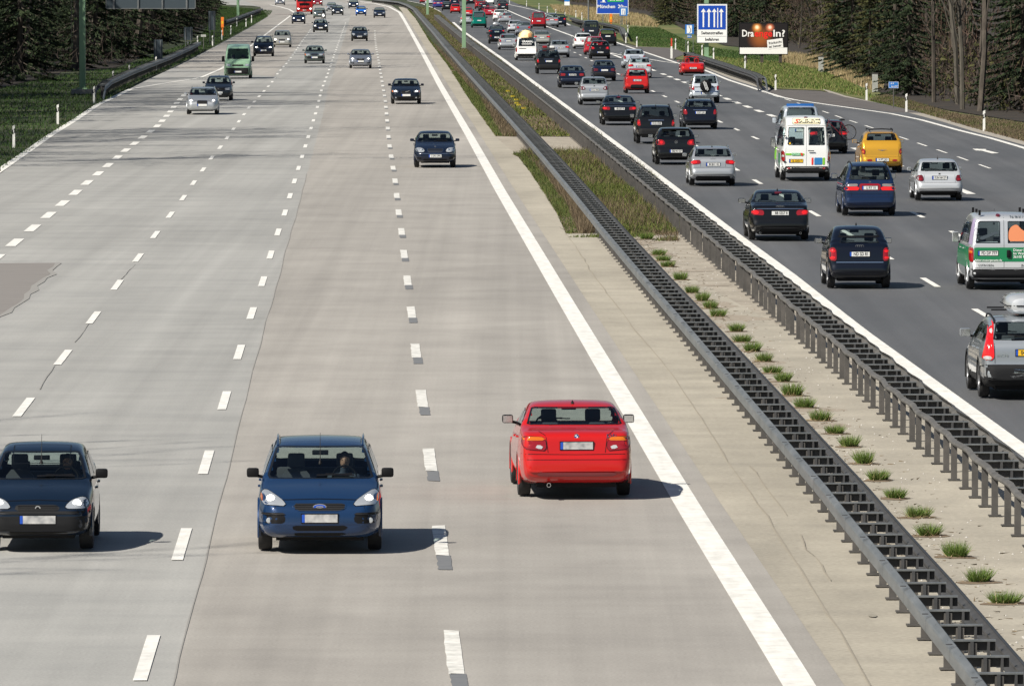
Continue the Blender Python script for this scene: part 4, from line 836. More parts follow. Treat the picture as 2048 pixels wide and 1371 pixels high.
# ---------------- ground, pavements, markings ----------------
def poly_sheet(name, pix, z, mat, **kw):
    """flat sheet whose outline is given by photo pixels lying on the ground"""
    pts = [Vector((*(G(*p) if len(p) == 2 else p[:2]), z)) for p in pix]
    f = tessellate_polygon([pts]); m = mesh(name, pts, f)
    bm = bmesh.new(); bm.from_mesh(m); bmesh.ops.recalc_face_normals(bm, faces=bm.faces[:])
    if sum(q.normal.z for q in bm.faces) < 0: bmesh.ops.reverse_faces(bm, faces=bm.faces[:])
    bm.to_mesh(m); bm.free(); m.materials.append(MAT[mat]); return link(name, m, kind="structure", **kw)
R20 = -.0201
TR = {
 'C': [(1600, 1371), (1375, 1010), (1130, 600), (1000, 380), (940, 273), (880, 170), (846, 107), (818, 57), (806, 36), (799, 25), (778, 14), (749, 7.3), (717, 3), (690, .3)],
 'B': [(908, 1310), (881, 1080), (861, 928), (845, 805), (832, 705), (823, 627), (815, 562), (808, 508), (803, 462), (797, 423), (790, 359), (778, 285), (771, 205), (766, 175), (761, 145), (757, 120), (753, 100), (750, 75), (749, 40)],
 'A': [(295, 1310), (363, 1090), (412, 925), (448, 802), (478, 705), (503, 627), (526, 562), (541, 509), (556, 464), (570, 425), (580, 391), (634, 218), (643, 180), (656, 147), (665, 120), (672, 100), (682, 72), (690, 50), (695, 32), (697, 18)],
 'D': [(50, 810), (127, 713), (190, 631), (235, 568), (278, 513), (312, 467), (341, 429), (367, 395), (388, 364), (407, 338), (425, 313), (441, 294), (498, 215), (543, 166), (556, 146), (575, 125), (590, 104), (604, 83), (614, 70), (622, 58)],
 'E': [(28, 486), (64, 457), (96, 431), (123, 408), (149, 387), (173, 366), (194, 349), (213, 333), (231, 318), (248, 303), (314, 253), (337, 228), (356, 203), (368, 190)],
 'F': [(-200, 475), (0, 340), (40, 313), (100, 271), (150, 240), (195, 210), (262, 178), (320, 168), (400, 156), (444, 137), (470, 117), (500, 93), (550, 55), (582, 31), (590, 26), (578, 19), (560, 14), (540, 10)],
 'R0': [(2048, 917), (1700, 659), (1559, 545), (1461, 472), (1342, 380), (1298, 346), (1231, 294), (1189, 262), (1130, 217), (1084, 182), (1042, 150), (1004, 121), (976, 101), (923, 63), (881.5, 24.5), (866, 16), (845, 8), (815, 2)],
 'R1': [(1963, 626), (1858, 563), (1627, 426), (1512, 362), (1245, 205)],
 'R2': [(2040, 532), (1912, 467), (1838.5, 431), (1509, 275), (1473, 259), (1441, 244), (1355, 204), (1331, 193.6), (1309, 184), (1160, 110)],
 'R3': [(2017, 417), (1960.5, 395), (1540, 230), (1516, 221.5), (1475, 206), (1442, 193), (1377, 167.6), (1347, 156.5), (1310, 142), (1222, 108), (1150, 74), (1090, 52), (1040, 32), (1015, 21), (990, 11)],
 'R4': [(2043.5, 358), (1998.6, 343.5), (1915.6, 313.7), (1803, 275), (1739, 254), (1681, 235), (1630, 217), (1583, 202), (1550, 192)],
 'R5': [(2060, 300), (2048, 295.7), (1980, 276), (1921, 261.5), (1843, 240), (1780, 227), (1673, 212), (1575, 197.7), (1536, 186), (1497, 173), (1458, 160.5), (1411, 141), (1357, 127), (1251.6, 92), (1190, 69), (1140, 51), (1105, 33), (1075, 22), (1040, 14), (1010, 8)]}
LW = {k: sorted([G(*p) for p in v], key=lambda q: q[1]) if k != 'F' else [G(*p) for p in v] for k, v in TR.items()}
def lx(k, Y):
    t = [(y, x - R20 * y) for x, y in LW[k]]; return pl(t, Y) + R20 * Y
def strip(pts, w, z, mbq):
    """band of constant width w along pts"""
    n = len(pts); L = []; R = []
    for i in range(n):
        a, b = pts[max(i - 1, 0)], pts[min(i + 1, n - 1)]; d = Vector((b[0] - a[0], b[1] - a[1])); d.normalize(); nx, ny = -d.y * w / 2, d.x * w / 2
        L.append((pts[i][0] + nx, pts[i][1] + ny, z)); R.append((pts[i][0] - nx, pts[i][1] - ny, z))
    mbq.add(L + R, [(n + i, n + i + 1, i + 1, i) for i in range(n - 1)])
def fine(pts, step=6):
    return resample(pts, step=step)
# base terrain out to the horizon
mb = MB(); mb.add([(-2500, -150, -.06), (2500, -150, -.06), (2500, 4500, -.06), (-2500, 4500, -.06)], [(0, 1, 2, 3)]); mb.build("ground", MAT["verge_grass"], kind="structure")
poly_sheet("forest_floor", [(-900, 260), (0, 176), (51, 163), (110, 153), (122, 143), (230, 135), (293, 110), (332, 84), (383, 71), (408, 56), (434, 15), (430, -2), (300, -30), (-900, -30)], -.03, "forest_floor")
poly_sheet("meadow", [(2400, 330), (2048, 292), (1960, 264), (1830, 228), (1720, 196), (1640, 180), (1545, 176), (1400, 122), (1357, 118), (1250, 84), (1140, 42), (1100, 26), (1060, 12), (1010, 3), (1015, -3), (1100, -3), (1150, 12), (1290, 30), (1340, 45), (1400, 75), (1450, 92), (1580, 105), (1660, 125), (1700, 160), (1760, 185), (1800, 200), (1900, 222), (2048, 245), (2400, 270)], -.03, "meadow")
poly_sheet("forest_floor", [(2400, 268), (2048, 243), (1900, 220), (1800, 198), (1760, 183), (1700, 158), (1660, 123), (1580, 103), (1450, 90), (1400, 73), (1340, 43), (1290, 28), (1150, 10), (1100, -5), (1300, -30), (3200, -30)], -.02, "forest_floor")
# left carriageway: grey pavement sheet then the old concrete lanes on top of it
def Yr(a, b, st): 
    o = []; y = a
    while y < b: o.append(y); y += st
    return o + [b]
left_edge = [G(*p) for p in [(-600, 760), (-210, 480), (0, 347), (100, 276), (200, 211), (262, 176), (300, 157), (345, 136), (400, 109), (455, 80), (500, 55), (535, 34), (549, 24), (538, 17), (505, 12), (440, 9)]]
far = [G(*p) for p in [(440, -4), (640, -4)]]
right_edge = [(lx('C', y) + .55, y) for y in Yr(60, 1150, 20)]
cfar = [G(*p) for p in [(801, 23), (783, 11.5), (752, 4.5), (720, 0), (690, -3)]]
P3 = lambda L: [(x, y, 0) for x, y in L]
def sheet_xy(name, pts, z, mat): return poly_sheet(name, [(x, y, 0) for x, y in pts], z, mat)
sheet_xy("left_carriageway", [(-26, 40)] + left_edge + far + cfar[::-1] + right_edge[::-1] + [(8, 40)], -.008, "grey_pavement")
sm = [(lx('A', y) + .42 + .012 * math.sin(y * .31), y) for y in Yr(60, 1150, 3)]
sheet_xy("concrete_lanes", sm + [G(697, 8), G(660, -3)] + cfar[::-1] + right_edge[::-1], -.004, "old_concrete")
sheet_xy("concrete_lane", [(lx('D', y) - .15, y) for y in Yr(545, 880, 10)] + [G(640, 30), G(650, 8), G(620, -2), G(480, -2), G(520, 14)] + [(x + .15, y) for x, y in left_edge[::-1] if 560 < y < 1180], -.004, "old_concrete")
sheet_xy("concrete_shoulder", [(lx('C', y) + .5 + .0 * y, y) for y in Yr(50, 1150, 10)] + [G(797, 14), G(818, 16)] + [G(*p) for p in [(832, 38.5), (860, 84), (895, 130), (937, 196), (969, 241), (993, 275), (1032, 308), (1060, 343), (1088, 385), (1116, 430), (1132, 467)]] + [G(1220, 467), (16.5 - 3.2, 50)], -.012, "shoulder_concrete")
# median strip: concrete near the camera and in the gap, planted soil further on
sheet_xy("median_concrete", [(5.2, 50), (12.3, 50)] + [(lx('R0', y) - .05, y) for y in Yr(110, 238, 4)] + [G(1132, 466)], -.016, "median_concrete")
sheet_xy("median_gap", [G(985, 272), G(1210, 274), G(1240, 303), G(1020, 306)], -.014, "median_concrete")
sheet_xy("right_carriageway", [(lx('R0', y) - .2, y) for y in Yr(25, 1180, 15)] + [G(862, 12), G(840, 6), G(812, 0), G(812, -5), G(1005, -5)] + [G(*p) for p in [(1042, 11), (1078, 20), (1108, 31), (1143, 49), (1192, 66), (1240, 86), (1262, 92), (1362, 124), (1414, 138), (1461, 157), (1500, 169.5), (1540, 181), (1640, 192), (1690, 200), (1735, 206), (1783, 216), (1824, 227), (1885, 243), (1946, 262), (2010, 279), (2060, 293), (2500, 415), (3600, 900)]] + [(60, 25)], -.0095, "dark_asphalt")
sheet_xy("lay_by", [G(*p) for p in [(1541, 178.5), (1600, 180), (1640, 182), (1664, 186), (1690, 194), (1740, 203), (1800, 214), (1850, 226), (1783, 224), (1673, 210), (1575, 196), (1540, 186)]], -.006, "bay_asphalt")
sheet_xy("lay_by", [G(*p) for p in [(1234, 85), (1275, 93), (1340, 96), (1356, 100), (1372, 108), (1352, 115), (1345, 121), (1300, 108), (1250, 91)]], -.006, "bay_asphalt")
sheet_xy("gravel_edge", [G(*p) for p in [(1640, 176), (1662, 182), (1690, 191), (1735, 201), (1785, 212), (1826, 221), (1887, 236), (1948, 253), (2012, 270), (2080, 288), (2600, 430), (2600, 445), (2048, 293), (1946, 264), (1885, 246), (1824, 229), (1783, 219), (1735, 208), (1690, 201)]], -.010, "gravel")
sheet_xy("gravel_edge", [G(*p) for p in [(1411, 134), (1461, 152), (1500, 164), (1541, 176), (1541, 183), (1500, 171), (1461, 158.5), (1411, 140)]], -.010, "gravel")
sheet_xy("sand_strip", [G(*p) for p in [(1395, 112), (1450, 118), (1478, 128), (1470, 133), (1400, 121)]], -.02, "gravel")
sheet_xy("repair_patch", [G(*p) for p in [(-60, 526), (122, 525), (104, 543), (78, 568), (40, 604), (0, 634), (-60, 690)]], -.004, "patch_asphalt")
# markings
def line_mark(k, w, y0, y1, off=0, mat="road_paint", dy=8):
    mbq = MB(); strip([(lx(k, y) + off, y) for y in Yr(y0, y1, dy)], w, .004, mbq); return mbq.build("lane_marking", MAT[mat], kind="structure")
line_mark('C', .40, 60, 1050)
mb = MB(); strip(fine([(lx('C', 1050), 1050), (lx('C', 1130), 1130)] + [G(*p) for p in TR['C'][-5:]], 20), .45, .004, mb); mb.build("lane_marking", MAT["road_paint"], kind="structure")
mb = MB(); strip(fine([G(*p) for p in TR['F'][:7]], 5), .36, .004, mb); mb.build("lane_marking", MAT["road_paint"], kind="structure")
mb = MB(); strip(fine([G(*p) for p in TR['F'][6:15]], 10), .24, .004, mb); mb.build("lane_marking", MAT["road_paint"], kind="structure")
mb = MB(); strip(fine([G(*p) for p in TR['F'][14:]], 20), .4, .004, mb); mb.build("lane_marking", MAT["road_paint"], kind="structure")
line_mark('R0', .34, 60, 1000, off=.20)
mb = MB(); strip(fine([G(*p) for p in TR['R0'][-4:]], 20), .3, .004, mb); mb.build("lane_marking", MAT["road_paint"], kind="structure")
line_mark('R5', .28, 335, 900, mat="road_paint")
mb = MB(); strip(fine([G(*p) for p in TR['R5'][-5:]], 20), .28, .004, mb); mb.build("lane_marking", MAT["road_paint"], kind="structure")
mb = MB(); strip(fine([G(*p) for p in [(1357, 127), (1330, 124), (1295, 118), (1240, 110), (1222, 106)]], 5), .22, .004, mb); strip(fine([G(*p) for p in TR['R3'][-7:]], 10), .3, .004, mb); mb.build("lane_marking", MAT["road_paint"], kind="structure")
mb = MB(); strip([G(1594, 193), G(1560, 188), G(1552, 190)], .2, .004, mb)
def dashes(k, start, per, ln, w, y0, y1, mat="road_paint", name="lane_marking", jag=0, off=0, z=.004):
    mbq = MB(); y = start
    while y < y1:
        if y + ln > y0:
            if jag:
                n = 10; ys = [y + ln * i / n for i in range(n + 1)]; L = [(lx(k, q) + off - w / 2 + random.uniform(-jag, jag), q + (random.uniform(-.15, .15) if i in (0, n) else 0), z) for i, q in enumerate(ys)]; R = [(lx(k, q) + off + w / 2 + random.uniform(-jag * .4, jag * .4), q, z) for q in ys]
                mbq.add(L + R, [(i, n + 1 + i, n + 2 + i, i + 1) for i in range(n)])
            else: strip([(lx(k, y) + off, y), (lx(k, y + ln) + off, y + ln)], w, z, mbq)
        y += per
    return mbq.build(name, MAT[mat], kind="structure")
YA = G(0, 1268)[1]; YB = G(0, 1258.3)[1]; YD = G(0, 699)[1]; YE = G(0, 478)[1]
PA = (G(0, 182)[1] - YA) / 26.0
tops = [1268, 1058, 902, 783, 690, 615]
dashes('A', YA - 6 - 18 * 2, 17.95, 6, .17, 60, 1000)
yb0 = G(0, 1258.3)[1]; yb1 = G(0, 1048.2)[1]
dashes('B', yb0 - 5.8 - 36, (yb1 - yb0), 5.8, .20, 60, 880, "worn_paint", jag=.01)
dashes('B', yb0 - 5.8 - 36 - 2.5, (yb1 - yb0), 2.5, .20, 60, 700, "old_paint_scar", name="marking_scar", off=.02, jag=.012)
dashes('D', YD - 6 - 36, 17.95, 6, .17, 60, 900)
dashes('E', YE - 6 - 36, 12.1, 6, .32, 130, 470)
dashes('R1', G(0, 616)[1] - 6, 17.9, 5.6, .17, 60, 450)
dashes('R2', G(0, 461)[1] - 6, 17.9, 5.6, .17, 100, 700)
dashes('R3', G(0, 388)[1], 12.1, 6, .34, 240, 560)
dashes('R4', G(0, 337)[1], 12.1, 6, .12, 250, 480)
dashes('R3', G(0, 108)[1] - 40, 12.1, 6, .25, 660, 720, off=-1.2)
# arrow on the slip lane
ax_, ay_ = G(1998, 307.5); bx_, by_ = G(1945, 297.5)
mb = MB(); c0, c1 = G(1996, 307); d0, d1 = G(1968, 300); sw = .12
mb.add([(*G(1998, 306.5), .004), (*G(1984, 307), .004), (*G(1963, 301.6), .004), (*G(1951, 301), .004), (*G(1945, 297.6), .004), (*G(1973, 298.5), .004), (*G(1971, 300), .004)], [(0, 6, 2, 1), (2, 6, 5, 4, 3)]); mb.build("direction_arrow", MAT["road_paint"], kind="structure")
# seams and cracks in the surfaces
def crack(pts, w, mat, wob=.05, z=.0035, step=2.5, name="surface_crack"):
    q = fine(pts, step); q = [(x + random.gauss(0, wob), y) for x, y in q]; mbq = MB(); n = len(q); ws = [w * random.uniform(.4, 1.5) for _ in q]
    V = [(x - ww / 2, y, z) for (x, y), ww in zip(q, ws)] + [(x + ww / 2, y, z) for (x, y), ww in zip(q, ws)]
    mbq.add(V, [(i, n + i, n + i + 1, i + 1) for i in range(n - 1)]); return mbq.build(name, MAT[mat], kind="structure")
crack([(lx('A', y) + .41 + .012 * math.sin(y * .31), y) for y in Yr(80, 300, 3)], .018, "bitumen", .003)
crack([G(*p) for p in [(120, 526), (104, 543), (78, 568), (40, 604), (0, 634)]], .16, "bitumen", .05)
for seg in ([(270, 528), (240, 562)], [(180, 642), (150, 684)], [(110, 730), (96, 748), (80, 778)]): crack([G(*p) for p in seg], .022, "bitumen", .012)
crack([G(*p) for p in [(1740, 1371), (1690, 1270), (1640, 1200), (1570, 1090), (1520, 1010), (1460, 930), (1400, 830), (1330, 730), (1270, 660), (1225, 600), (1180, 540), (1150, 490), (1130, 466)]], .028, "seam_soil", .012)
for seg in ([(1600, 1068), (1608, 1085), (1612, 1098), (1630, 1110), (1640, 1125), (1655, 1150), (1662, 1160)], [(1500, 930), (1540, 985), (1575, 1030)]): crack([G(*p) for p in seg], .022, "seam_soil", .012, step=1.5)
for (x, y, w, h) in [(1745, 1230, 9, 3)]:
    mb = MB(); cx, cy = G(x, y); sx = w / ((y + 85) / 8.7) ; sy = h * 130000 / (y + 85) ** 2; mb.add([(cx + sx * math.cos(a * .4488), cy + sy * math.sin(a * .4488), .002) for a in range(14)], [tuple(range(14))]); mb.build("stain", MAT["faint_stain"], kind="structure")
# ---------------- safety barriers ----------------
def wprof(sd, x, z0=.44, t=.003):
    """W-beam outline: list of (across, z), bulging towards sd"""
    return [(x, z0), (x + sd * .015, z0 + .02), (x + sd * .075, z0 + .05), (x + sd * .08, z0 + .10), (x + sd * .01, z0 + .14), (x + sd * .01, z0 + .17), (x + sd * .08, z0 + .21), (x + sd * .075, z0 + .27), (x + sd * .02, z0 + .305), (x, z0 + .31)]
def bprof(sd, x, z0=.44):
    return [(x - sd * .03, z0 + .085), (x + sd * .0, z0 + .09), (x + sd * .010, z0 + .11), (x + sd * .010, z0 + .25), (x - sd * .005, z0 + .275), (x - sd * .070, z0 + .305), (x - sd * .085, z0 + .295)]
def tprof(sd, x):
    return [(x, .64), (x + sd * .03, .65), (x + sd * .045, .68), (x + sd * .03, .715), (x - sd * .04, .73)]
def rail_mesh(path, prof, mbq, mi=0):
    n = len(prof); rings = []
    for i, p in enumerate(path):
        a, b = path[max(i - 1, 0)], path[min(i + 1, len(path) - 1)]; d = Vector((b[0] - a[0], b[1] - a[1])).normalized(); nrm = Vector((d.y, -d.x)); dz = p[2] if len(p) > 2 else 0
        rings.append([Vector((p[0] + nrm.x * u, p[1] + nrm.y * u, z + dz)) for u, z in prof])
    v = [q for r in rings for q in r]; mbq.add(v, [(i * n + j, i * n + j + 1, (i + 1) * n + j + 1, (i + 1) * n + j) for i in range(len(rings) - 1) for j in range(n - 1)], mi)
def at_path(path, t, L=[None, None]):
    if L[0] is not path:
        d = [0]
        for a, b in zip(path, path[1:]): d.append(d[-1] + math.dist(a[:2], b[:2]))
        L[0] = path; L[1] = d
    d = L[1]
    for i in range(len(path) - 1):
        if d[i + 1] >= t:
            u = (t - d[i]) / (d[i + 1] - d[i]); a, b = path[i], path[i + 1]; return Vector((lerp(a[0], b[0], u), lerp(a[1], b[1], u), 0)), math.atan2(b[1] - a[1], b[0] - a[0])
    return None, 0
def ramp(p, n0=8):
    q = [(x, y, 0) for x, y in p]; d = 0
    for i in range(len(q) - 1):
        q[i] = (q[i][0], q[i][1], -.62 * max(0, 1 - d / n0)); d += math.dist(q[i][:2], q[i + 1][:2])
    return q
def barrier(label, front, sd, width, step, prof='w', posts_at=.3, zt=.75, y_detail=420, group=None, rough=False, railmat="galv_steel", end=None):
    """double beam distance barrier; front = path of the beam on side sd"""
    root = empty("safety_barrier", (front[0][0], front[0][1], 0), 0, label=label, category="guard rail")
    if group: root['group'] = group
    o0 = Vector((front[0][0], front[0][1], 0))
    def put(mbq, name, mat, smooth=False, stuff=False):
        mbq.v = [q - o0 for q in mbq.v]; ob = mbq.build(name, [MAT[x] for x in (mat if isinstance(mat, list) else [mat])], parent=root, smooth=smooth)
        if stuff: ob['kind'] = 'stuff'
        return ob
    a = MB(); rail_mesh(front, bprof(sd, 0) if prof == 'b' else (tprof(sd, 0) if prof == 't' else wprof(sd, 0)), a); 
    jt = 2.0; q_ = 1.0 if prof == 'b' else 0
    while q_ and jt < 170:
        p0, _a = at_path(front, jt); p1, _a = at_path(front, jt + .022); rail_mesh([(p0.x, p0.y, .003), (p1.x, p1.y, .003)], [(u + sd * .004, z) for u, z in bprof(sd, 0)], a, 1)
        for e_ in (.10, .16): p2, _a = at_path(front, jt + e_); a.box(p2.x - .045 * 1, p2.x + .03, p2.y, p2.y + .02, .755, .762, 1)
        jt += 4.0
    put(a, "rail", [railmat, "dark_steel"])
    back = []
    for i, p in enumerate(front):
        q, r = front[max(i - 1, 0)], front[min(i + 1, len(front) - 1)]; d = Vector((r[0] - q[0], r[1] - q[1])).normalized(); back.append((p[0] - sd * d.y * width, p[1] + sd * d.x * width) + ((p[2],) if len(p) > 2 else ()))
    b = MB(); rail_mesh(back, wprof(-sd, 0, .43), b); put(b, "rail", "weathered_rail" if rough else "dark_steel")
    # spacer and post meshes, then one object each for those that show largest
    sp = MB(); w = width - .06
    for q in (0,):
        sp.box(0.03 if sd < 0 else -w, w if sd < 0 else -.03, -.045, .045, .715, .735, 1); sp.box(.03 if sd < 0 else -w, w if sd < 0 else -.03, .035, .045, .60, .715); sp.box(*sorted((-sd * .3, -sd * .34)), -.05, .03, .55, .712); sp.box(*sorted((-sd * .5, -sd * .53)), -.05, .03, .55, .712)
    sm_ = sp.mesh("spacer_beam"); 
    for x in ("dark_steel", "galv_steel"): sm_.materials.append(MAT[x])
    po = MB(); xx = -sd * posts_at
    po.box(xx - .05, xx + .05, -.03, -.022, 0, .70); po.box(xx - .05, xx - .042, -.022, .05, 0, .70); po.box(xx + .042, xx + .05, -.022, .05, 0, .70); po.box(xx - .10, xx + .10, -.07, .09, 0, .02)
    pm_ = po.mesh("post"); pm_.materials.append(MAT["dull_steel"])
    t = step * .5 + (8 if len(front[0]) > 2 else 0); n = 0; T = sum(math.dist(p[:2], q[:2]) for p, q in zip(front, front[1:])); rs, rp = MB(), MB()
    while t < T - .3:
        p, ang = at_path(front, t); M = Matrix.Translation(p) @ Matrix.Rotation(ang - math.pi / 2, 4, 'Z')
        if n < 100:
            for m_, nm in ((sm_, "spacer_beam"), (pm_, "post")):
                ob = bpy.data.objects.new(nm, m_); COL.objects.link(ob); ob.parent = root; ob.matrix_local = Matrix.Translation(-o0) @ M
        else:
            rs.add([M @ q for q in sp.v], sp.f); rs.m[-len(sp.m):] = sp.m; rp.add([M @ q for q in po.v], po.f)
        n += 1; t += step
    if rs.v: put(rs, "spacer_beam", ["dark_steel", "galv_steel"], stuff=True); put(rp, "post", "dull_steel", stuff=True)
    return root, front, back
def unz(pix, h): return [G(*p, h) for p in pix]
LB = unz([(2100, 1560), (1956.5, 1339), (1802, 1162), (1683, 1020), (1643, 986), (1467.5, 760), (1376, 649.5), (1284, 554.6), (1192, 456.6), (1140, 380), (1088, 304), (1018, 241), (937, 150), (885, 91), (864, 63), (838, 30), (825, 17)], .74)
# smooth the traced path: offset from the straight road direction
def smooth_path(pts, step, it=3):
    t = [(y, x - R20 * y) for x, y in sorted(pts, key=lambda q: q[1])]
    for _ in range(it): t = [t[0]] + [(t[i][0], (t[i - 1][1] + 2 * t[i][1] + t[i + 1][1]) / 4) for i in range(1, len(t) - 1)] + [t[-1]]
    return [(pl(t, y) + R20 * y, y) for y in Yr(t[0][0], t[-1][0], step)]
lbp = smooth_path(LB, 4); lbp = lbp + [G(*p, .7) for p in [(811, 9.5), (795, 4), (770, 1), (740, -2)]]
_, lf, lb_ = barrier("grey steel double crash barrier with a smooth face, beside the pale concrete carriageway", lbp, -1, .66, 2.0, 'b', posts_at=.33, group="barriers along the median")
RB = unz([(2140, 1068), (2048, 997), (1894, 858.7), (1771.8, 768), (1700, 711), (1559, 588), (1406, 459.6), (1314, 386), (1256, 345), (1200, 290.5), (1130, 234.5), (1084, 200), (1042, 166), (1004, 136), (960, 105), (923, 78), (885, 45), (868, 30)], .72)
rbp = [(x + (.028 * math.sin(y * math.pi / 2) + .012 * math.sin(y * .9) if y < 330 else 0), y) for x, y in smooth_path(RB, 1)]
_, rf, rb_ = barrier("dark steel double crash barrier beside the white edge line of the dark asphalt carriageway", rbp, -1, .66, 2.0, 't', posts_at=.06, rough=True, group="barriers along the median", railmat="weathered_rail")
# roadside barriers
mk = lambda pix, h=.74, st=4: fine(unz(pix, h), st)
barrier("guard rail curving along the shaded left verge beside the tall green mast", ramp(mk([(205, 176), (222, 161), (262, 143), (300, 128), (340, 113), (380, 95), (401, 84)])), 1, .5, 2.0, 'w', .25)
barrier("distant guard rail on the far left verge behind the dark hatchbacks", mk([(452, 42), (480, 33), (505, 24), (525, 17)]), 1, .5, 4.0, 'w', .25)
barrier("guard rail on the right verge behind the red open roadster", ramp(mk([(1534, 160), (1527, 152), (1516, 146), (1490, 138), (1450, 125), (1400, 110), (1378, 104), (1369, 106)])), 1, .5, 2.0, 'w', .25)
barrier("guard rail on the right verge behind the dark green minibus", mk([(1254, 69), (1247, 55), (1236, 51), (1210, 46), (1185, 44), (1160, 40), (1147, 35)]), 1, .5, 2.0, 'w', .25)
# ---------------- posts, signs and masts ----------------
dp = empty("delineator_post", (0, 0, 0)); mb = MB()
mb.add([(-.06, -.05, 0), (.06, -.05, 0), (.06, .05, 0), (-.06, .05, 0), (-.055, -.045, 1.0), (.055, -.045, 1.06), (.055, .045, 1.06), (-.055, .045, 1.0)], [(0, 1, 5, 4), (1, 2, 6, 5), (2, 3, 7, 6), (3, 0, 4, 7), (4, 5, 6, 7)])
mb.build("post", MAT["white_plastic"], dp)
mb = MB(); mb.add([(-.061, -.0515, .62), (.061, -.0515, .70), (.059, -.0495, .90), (-.059, -.0495, .82)], [(0, 1, 2, 3)]); mb.add([(-.063, -.05, .62), (-.063, .05, .62), (-.061, .05, .82), (-.061, -.05, .82), (.063, -.05, .70), (.063, .05, .70), (.061, .05, .90), (.061, -.05, .90)], [(0, 1, 2, 3), (4, 5, 6, 7)])
band = mb.build("black_band", MAT["black_plastic"], dp)
mb = MB(); mb.box(-.02, .02, -.056, -.0525, .70, .84); mb.build("reflector", MAT["white_matt"], dp)
DL = [(27.6, 295, 'first delineator post on the shaded left verge, nearest the camera'), (115.6, 248, 'second delineator post along the shaded left verge'), (188, 207, 'delineator post in front of the concrete base of the green mast'),
 (226, 172, 'delineator post at the start of the left guard rail'), (258.6, 158, 'delineator post poking up behind the left guard rail, near its bend'), (312, 140, 'delineator post behind the guard rail under the nearest blue sign back'),
 (376, 105, 'delineator post behind the guard rail under the second sign back'), (395, 93, 'delineator post at the far end of the left guard rail'), (425, 92, 'delineator post beside the tall sign back on the left verge'),
 (443.7, 80, 'delineator post under the orange emergency phone'), (461.6, 69, 'delineator post just beyond the orange emergency phone'), (473.6, 53, 'delineator post near the far green mast on the left'), (492, 54, 'delineator post two past the far green mast on the left'), (503, 46, 'farthest delineator post on the left verge'),
 (1968, 261.6, 'large delineator post at the right picture edge, on the gravel shoulder'), (1812.6, 223.5, 'delineator post right of the small blue sign, at the gravel edge'), (1733, 200, 'delineator post between the lay-by and the grey cabinet'),
 (1551, 180, 'delineator post at the lower end of the right guard rail'), (1490, 138, 'delineator post under the left leg of the billboard'), (1427, 120, 'delineator post behind the guard rail, left of the billboard'), (1404, 113.6, 'delineator post below the big blue arrow sign'),
 (1376, 105, 'delineator post between the legs of the small blue lane sign'), (1351, 99, 'delineator post behind the red-topped post'), (1273.5, 94.5, 'delineator post at the left end of the upper lay-by'), (1251.6, 86, 'delineator post at the lower end of the upper guard rail'), (1255.6, 68, 'delineator post beside the blue distance sign leg'),
 (1163.6, 40, 'delineator post left of the thin light pole'), (1151.7, 35, 'delineator post at the upper end of the upper guard rail'), (1130, 40, 'delineator post below the small far blue and white sign'), (1111.5, 32, 'delineator post above the silver minivan'), (1094.5, 26, 'delineator post above the red van'),
 (1078, 19, 'third delineator post from the far end of the right verge'), (1053, 13, 'second delineator post from the far end of the right verge'), (1019, 8, 'farthest delineator post on the right verge')]
for i, (x, y, lb) in enumerate(DL):
    X, Y = G(x, y); o = dup(dp, (X, Y, -.02), 0, label=lb, category="delineator post", group="delineator posts along the verges") if i else dp
    if i == 0:
        o.location = (X, Y, -.02); o['label'] = lb; o['category'] = "delineator post"; o['group'] = "delineator posts along the verges"
def obj_at(name, px, py, label, cat, group=None):
    X, Y = G(px, py); o = empty(name, (X, Y, -.02), 0, label=label, category=cat)
    if group: o['group'] = group
    return o
sc = lambda py: (py + 85) / 8.7          # photo px per metre at the distance of ground row py
r = obj_at("guide_post", 1343, 117, "tall white guide post with a red top at the mouth of the lay-by", "post")
mb = MB(); mb.box(-.09, .09, -.05, .05, 0, .85); mb.box(-.07, .07, -.055, .055, .85, 1.05); mb.build("post", MAT["white_plastic"], r)
mb = MB(); mb.box(-.06, .06, -.05, .05, 1.05, 1.75); mb.build("red_top", MAT["post_red"], r)
def panel_text(root, txt, x, y, z, size, mat, sx=1, bold=.02, align='CENTER', name="lettering"):
    v, f = text_geo(txt, size, align, sx=sx, bold=bold); q = MB(); q.add([(x + a, y, z + b) for a, b in v], f); return q.build(name, MAT[mat], root)
def arrow(q, x, z0, z1, w, y, seg=0):
    q.add([(x - w * .5, y, z0), (x + w * .5, y, z0), (x + w * .5, y, z1 - w * 2.4), (x - w * .5, y, z1 - w * 2.4)], [(0, 1, 2, 3)]); q.add([(x - w * 1.7, y, z1 - w * 2.5), (x + w * 1.7, y, z1 - w * 2.5), (x, y, z1)], [(0, 1, 2)])
# big arrow sign on its green mast
r = obj_at("lane_control_sign", 1413, 118, "large blue and white sign with four white upward arrows on a green mast", "road sign")
s_ = sc(118); z0, z1 = (118 - 86) / s_, (118 - 7) / s_; w_ = 62 / s_ / 2; cx = (1424 - 1413) / s_
mb = MB(); mb.box(-.19, .19, .25, .6, 0, 8.3); mb.box(-.5, .5, 0, .9, 0, .25); mb.build("mast", MAT["green_mast"], r)
mb = MB(); mb.box(cx - w_, cx + w_, 0, .08, z0, z1, 0, .03); p_ = mb.build("sign_plate", MAT["sign_white"], r)
zb_ = lerp(z0, z1, .345)
mb = MB(); mb.box(cx - w_ + .15, cx + w_ - .15, -.012, .002, zb_, z1 - .17); mb.build("blue_field", MAT["sign_blue"], p_)
mb = MB()
for k in (-.66, -.24, .17, .70): arrow(mb, cx + k * (w_ - .2), zb_ + .2, z1 - .42, .125, -.016)
mb.box(cx + .43 * (w_ - .2) - .04, cx + .43 * (w_ - .2) + .04, -.018, -.014, zb_ + .15, z1 - .38); mb.build("arrow", MAT["sign_white"], p_)
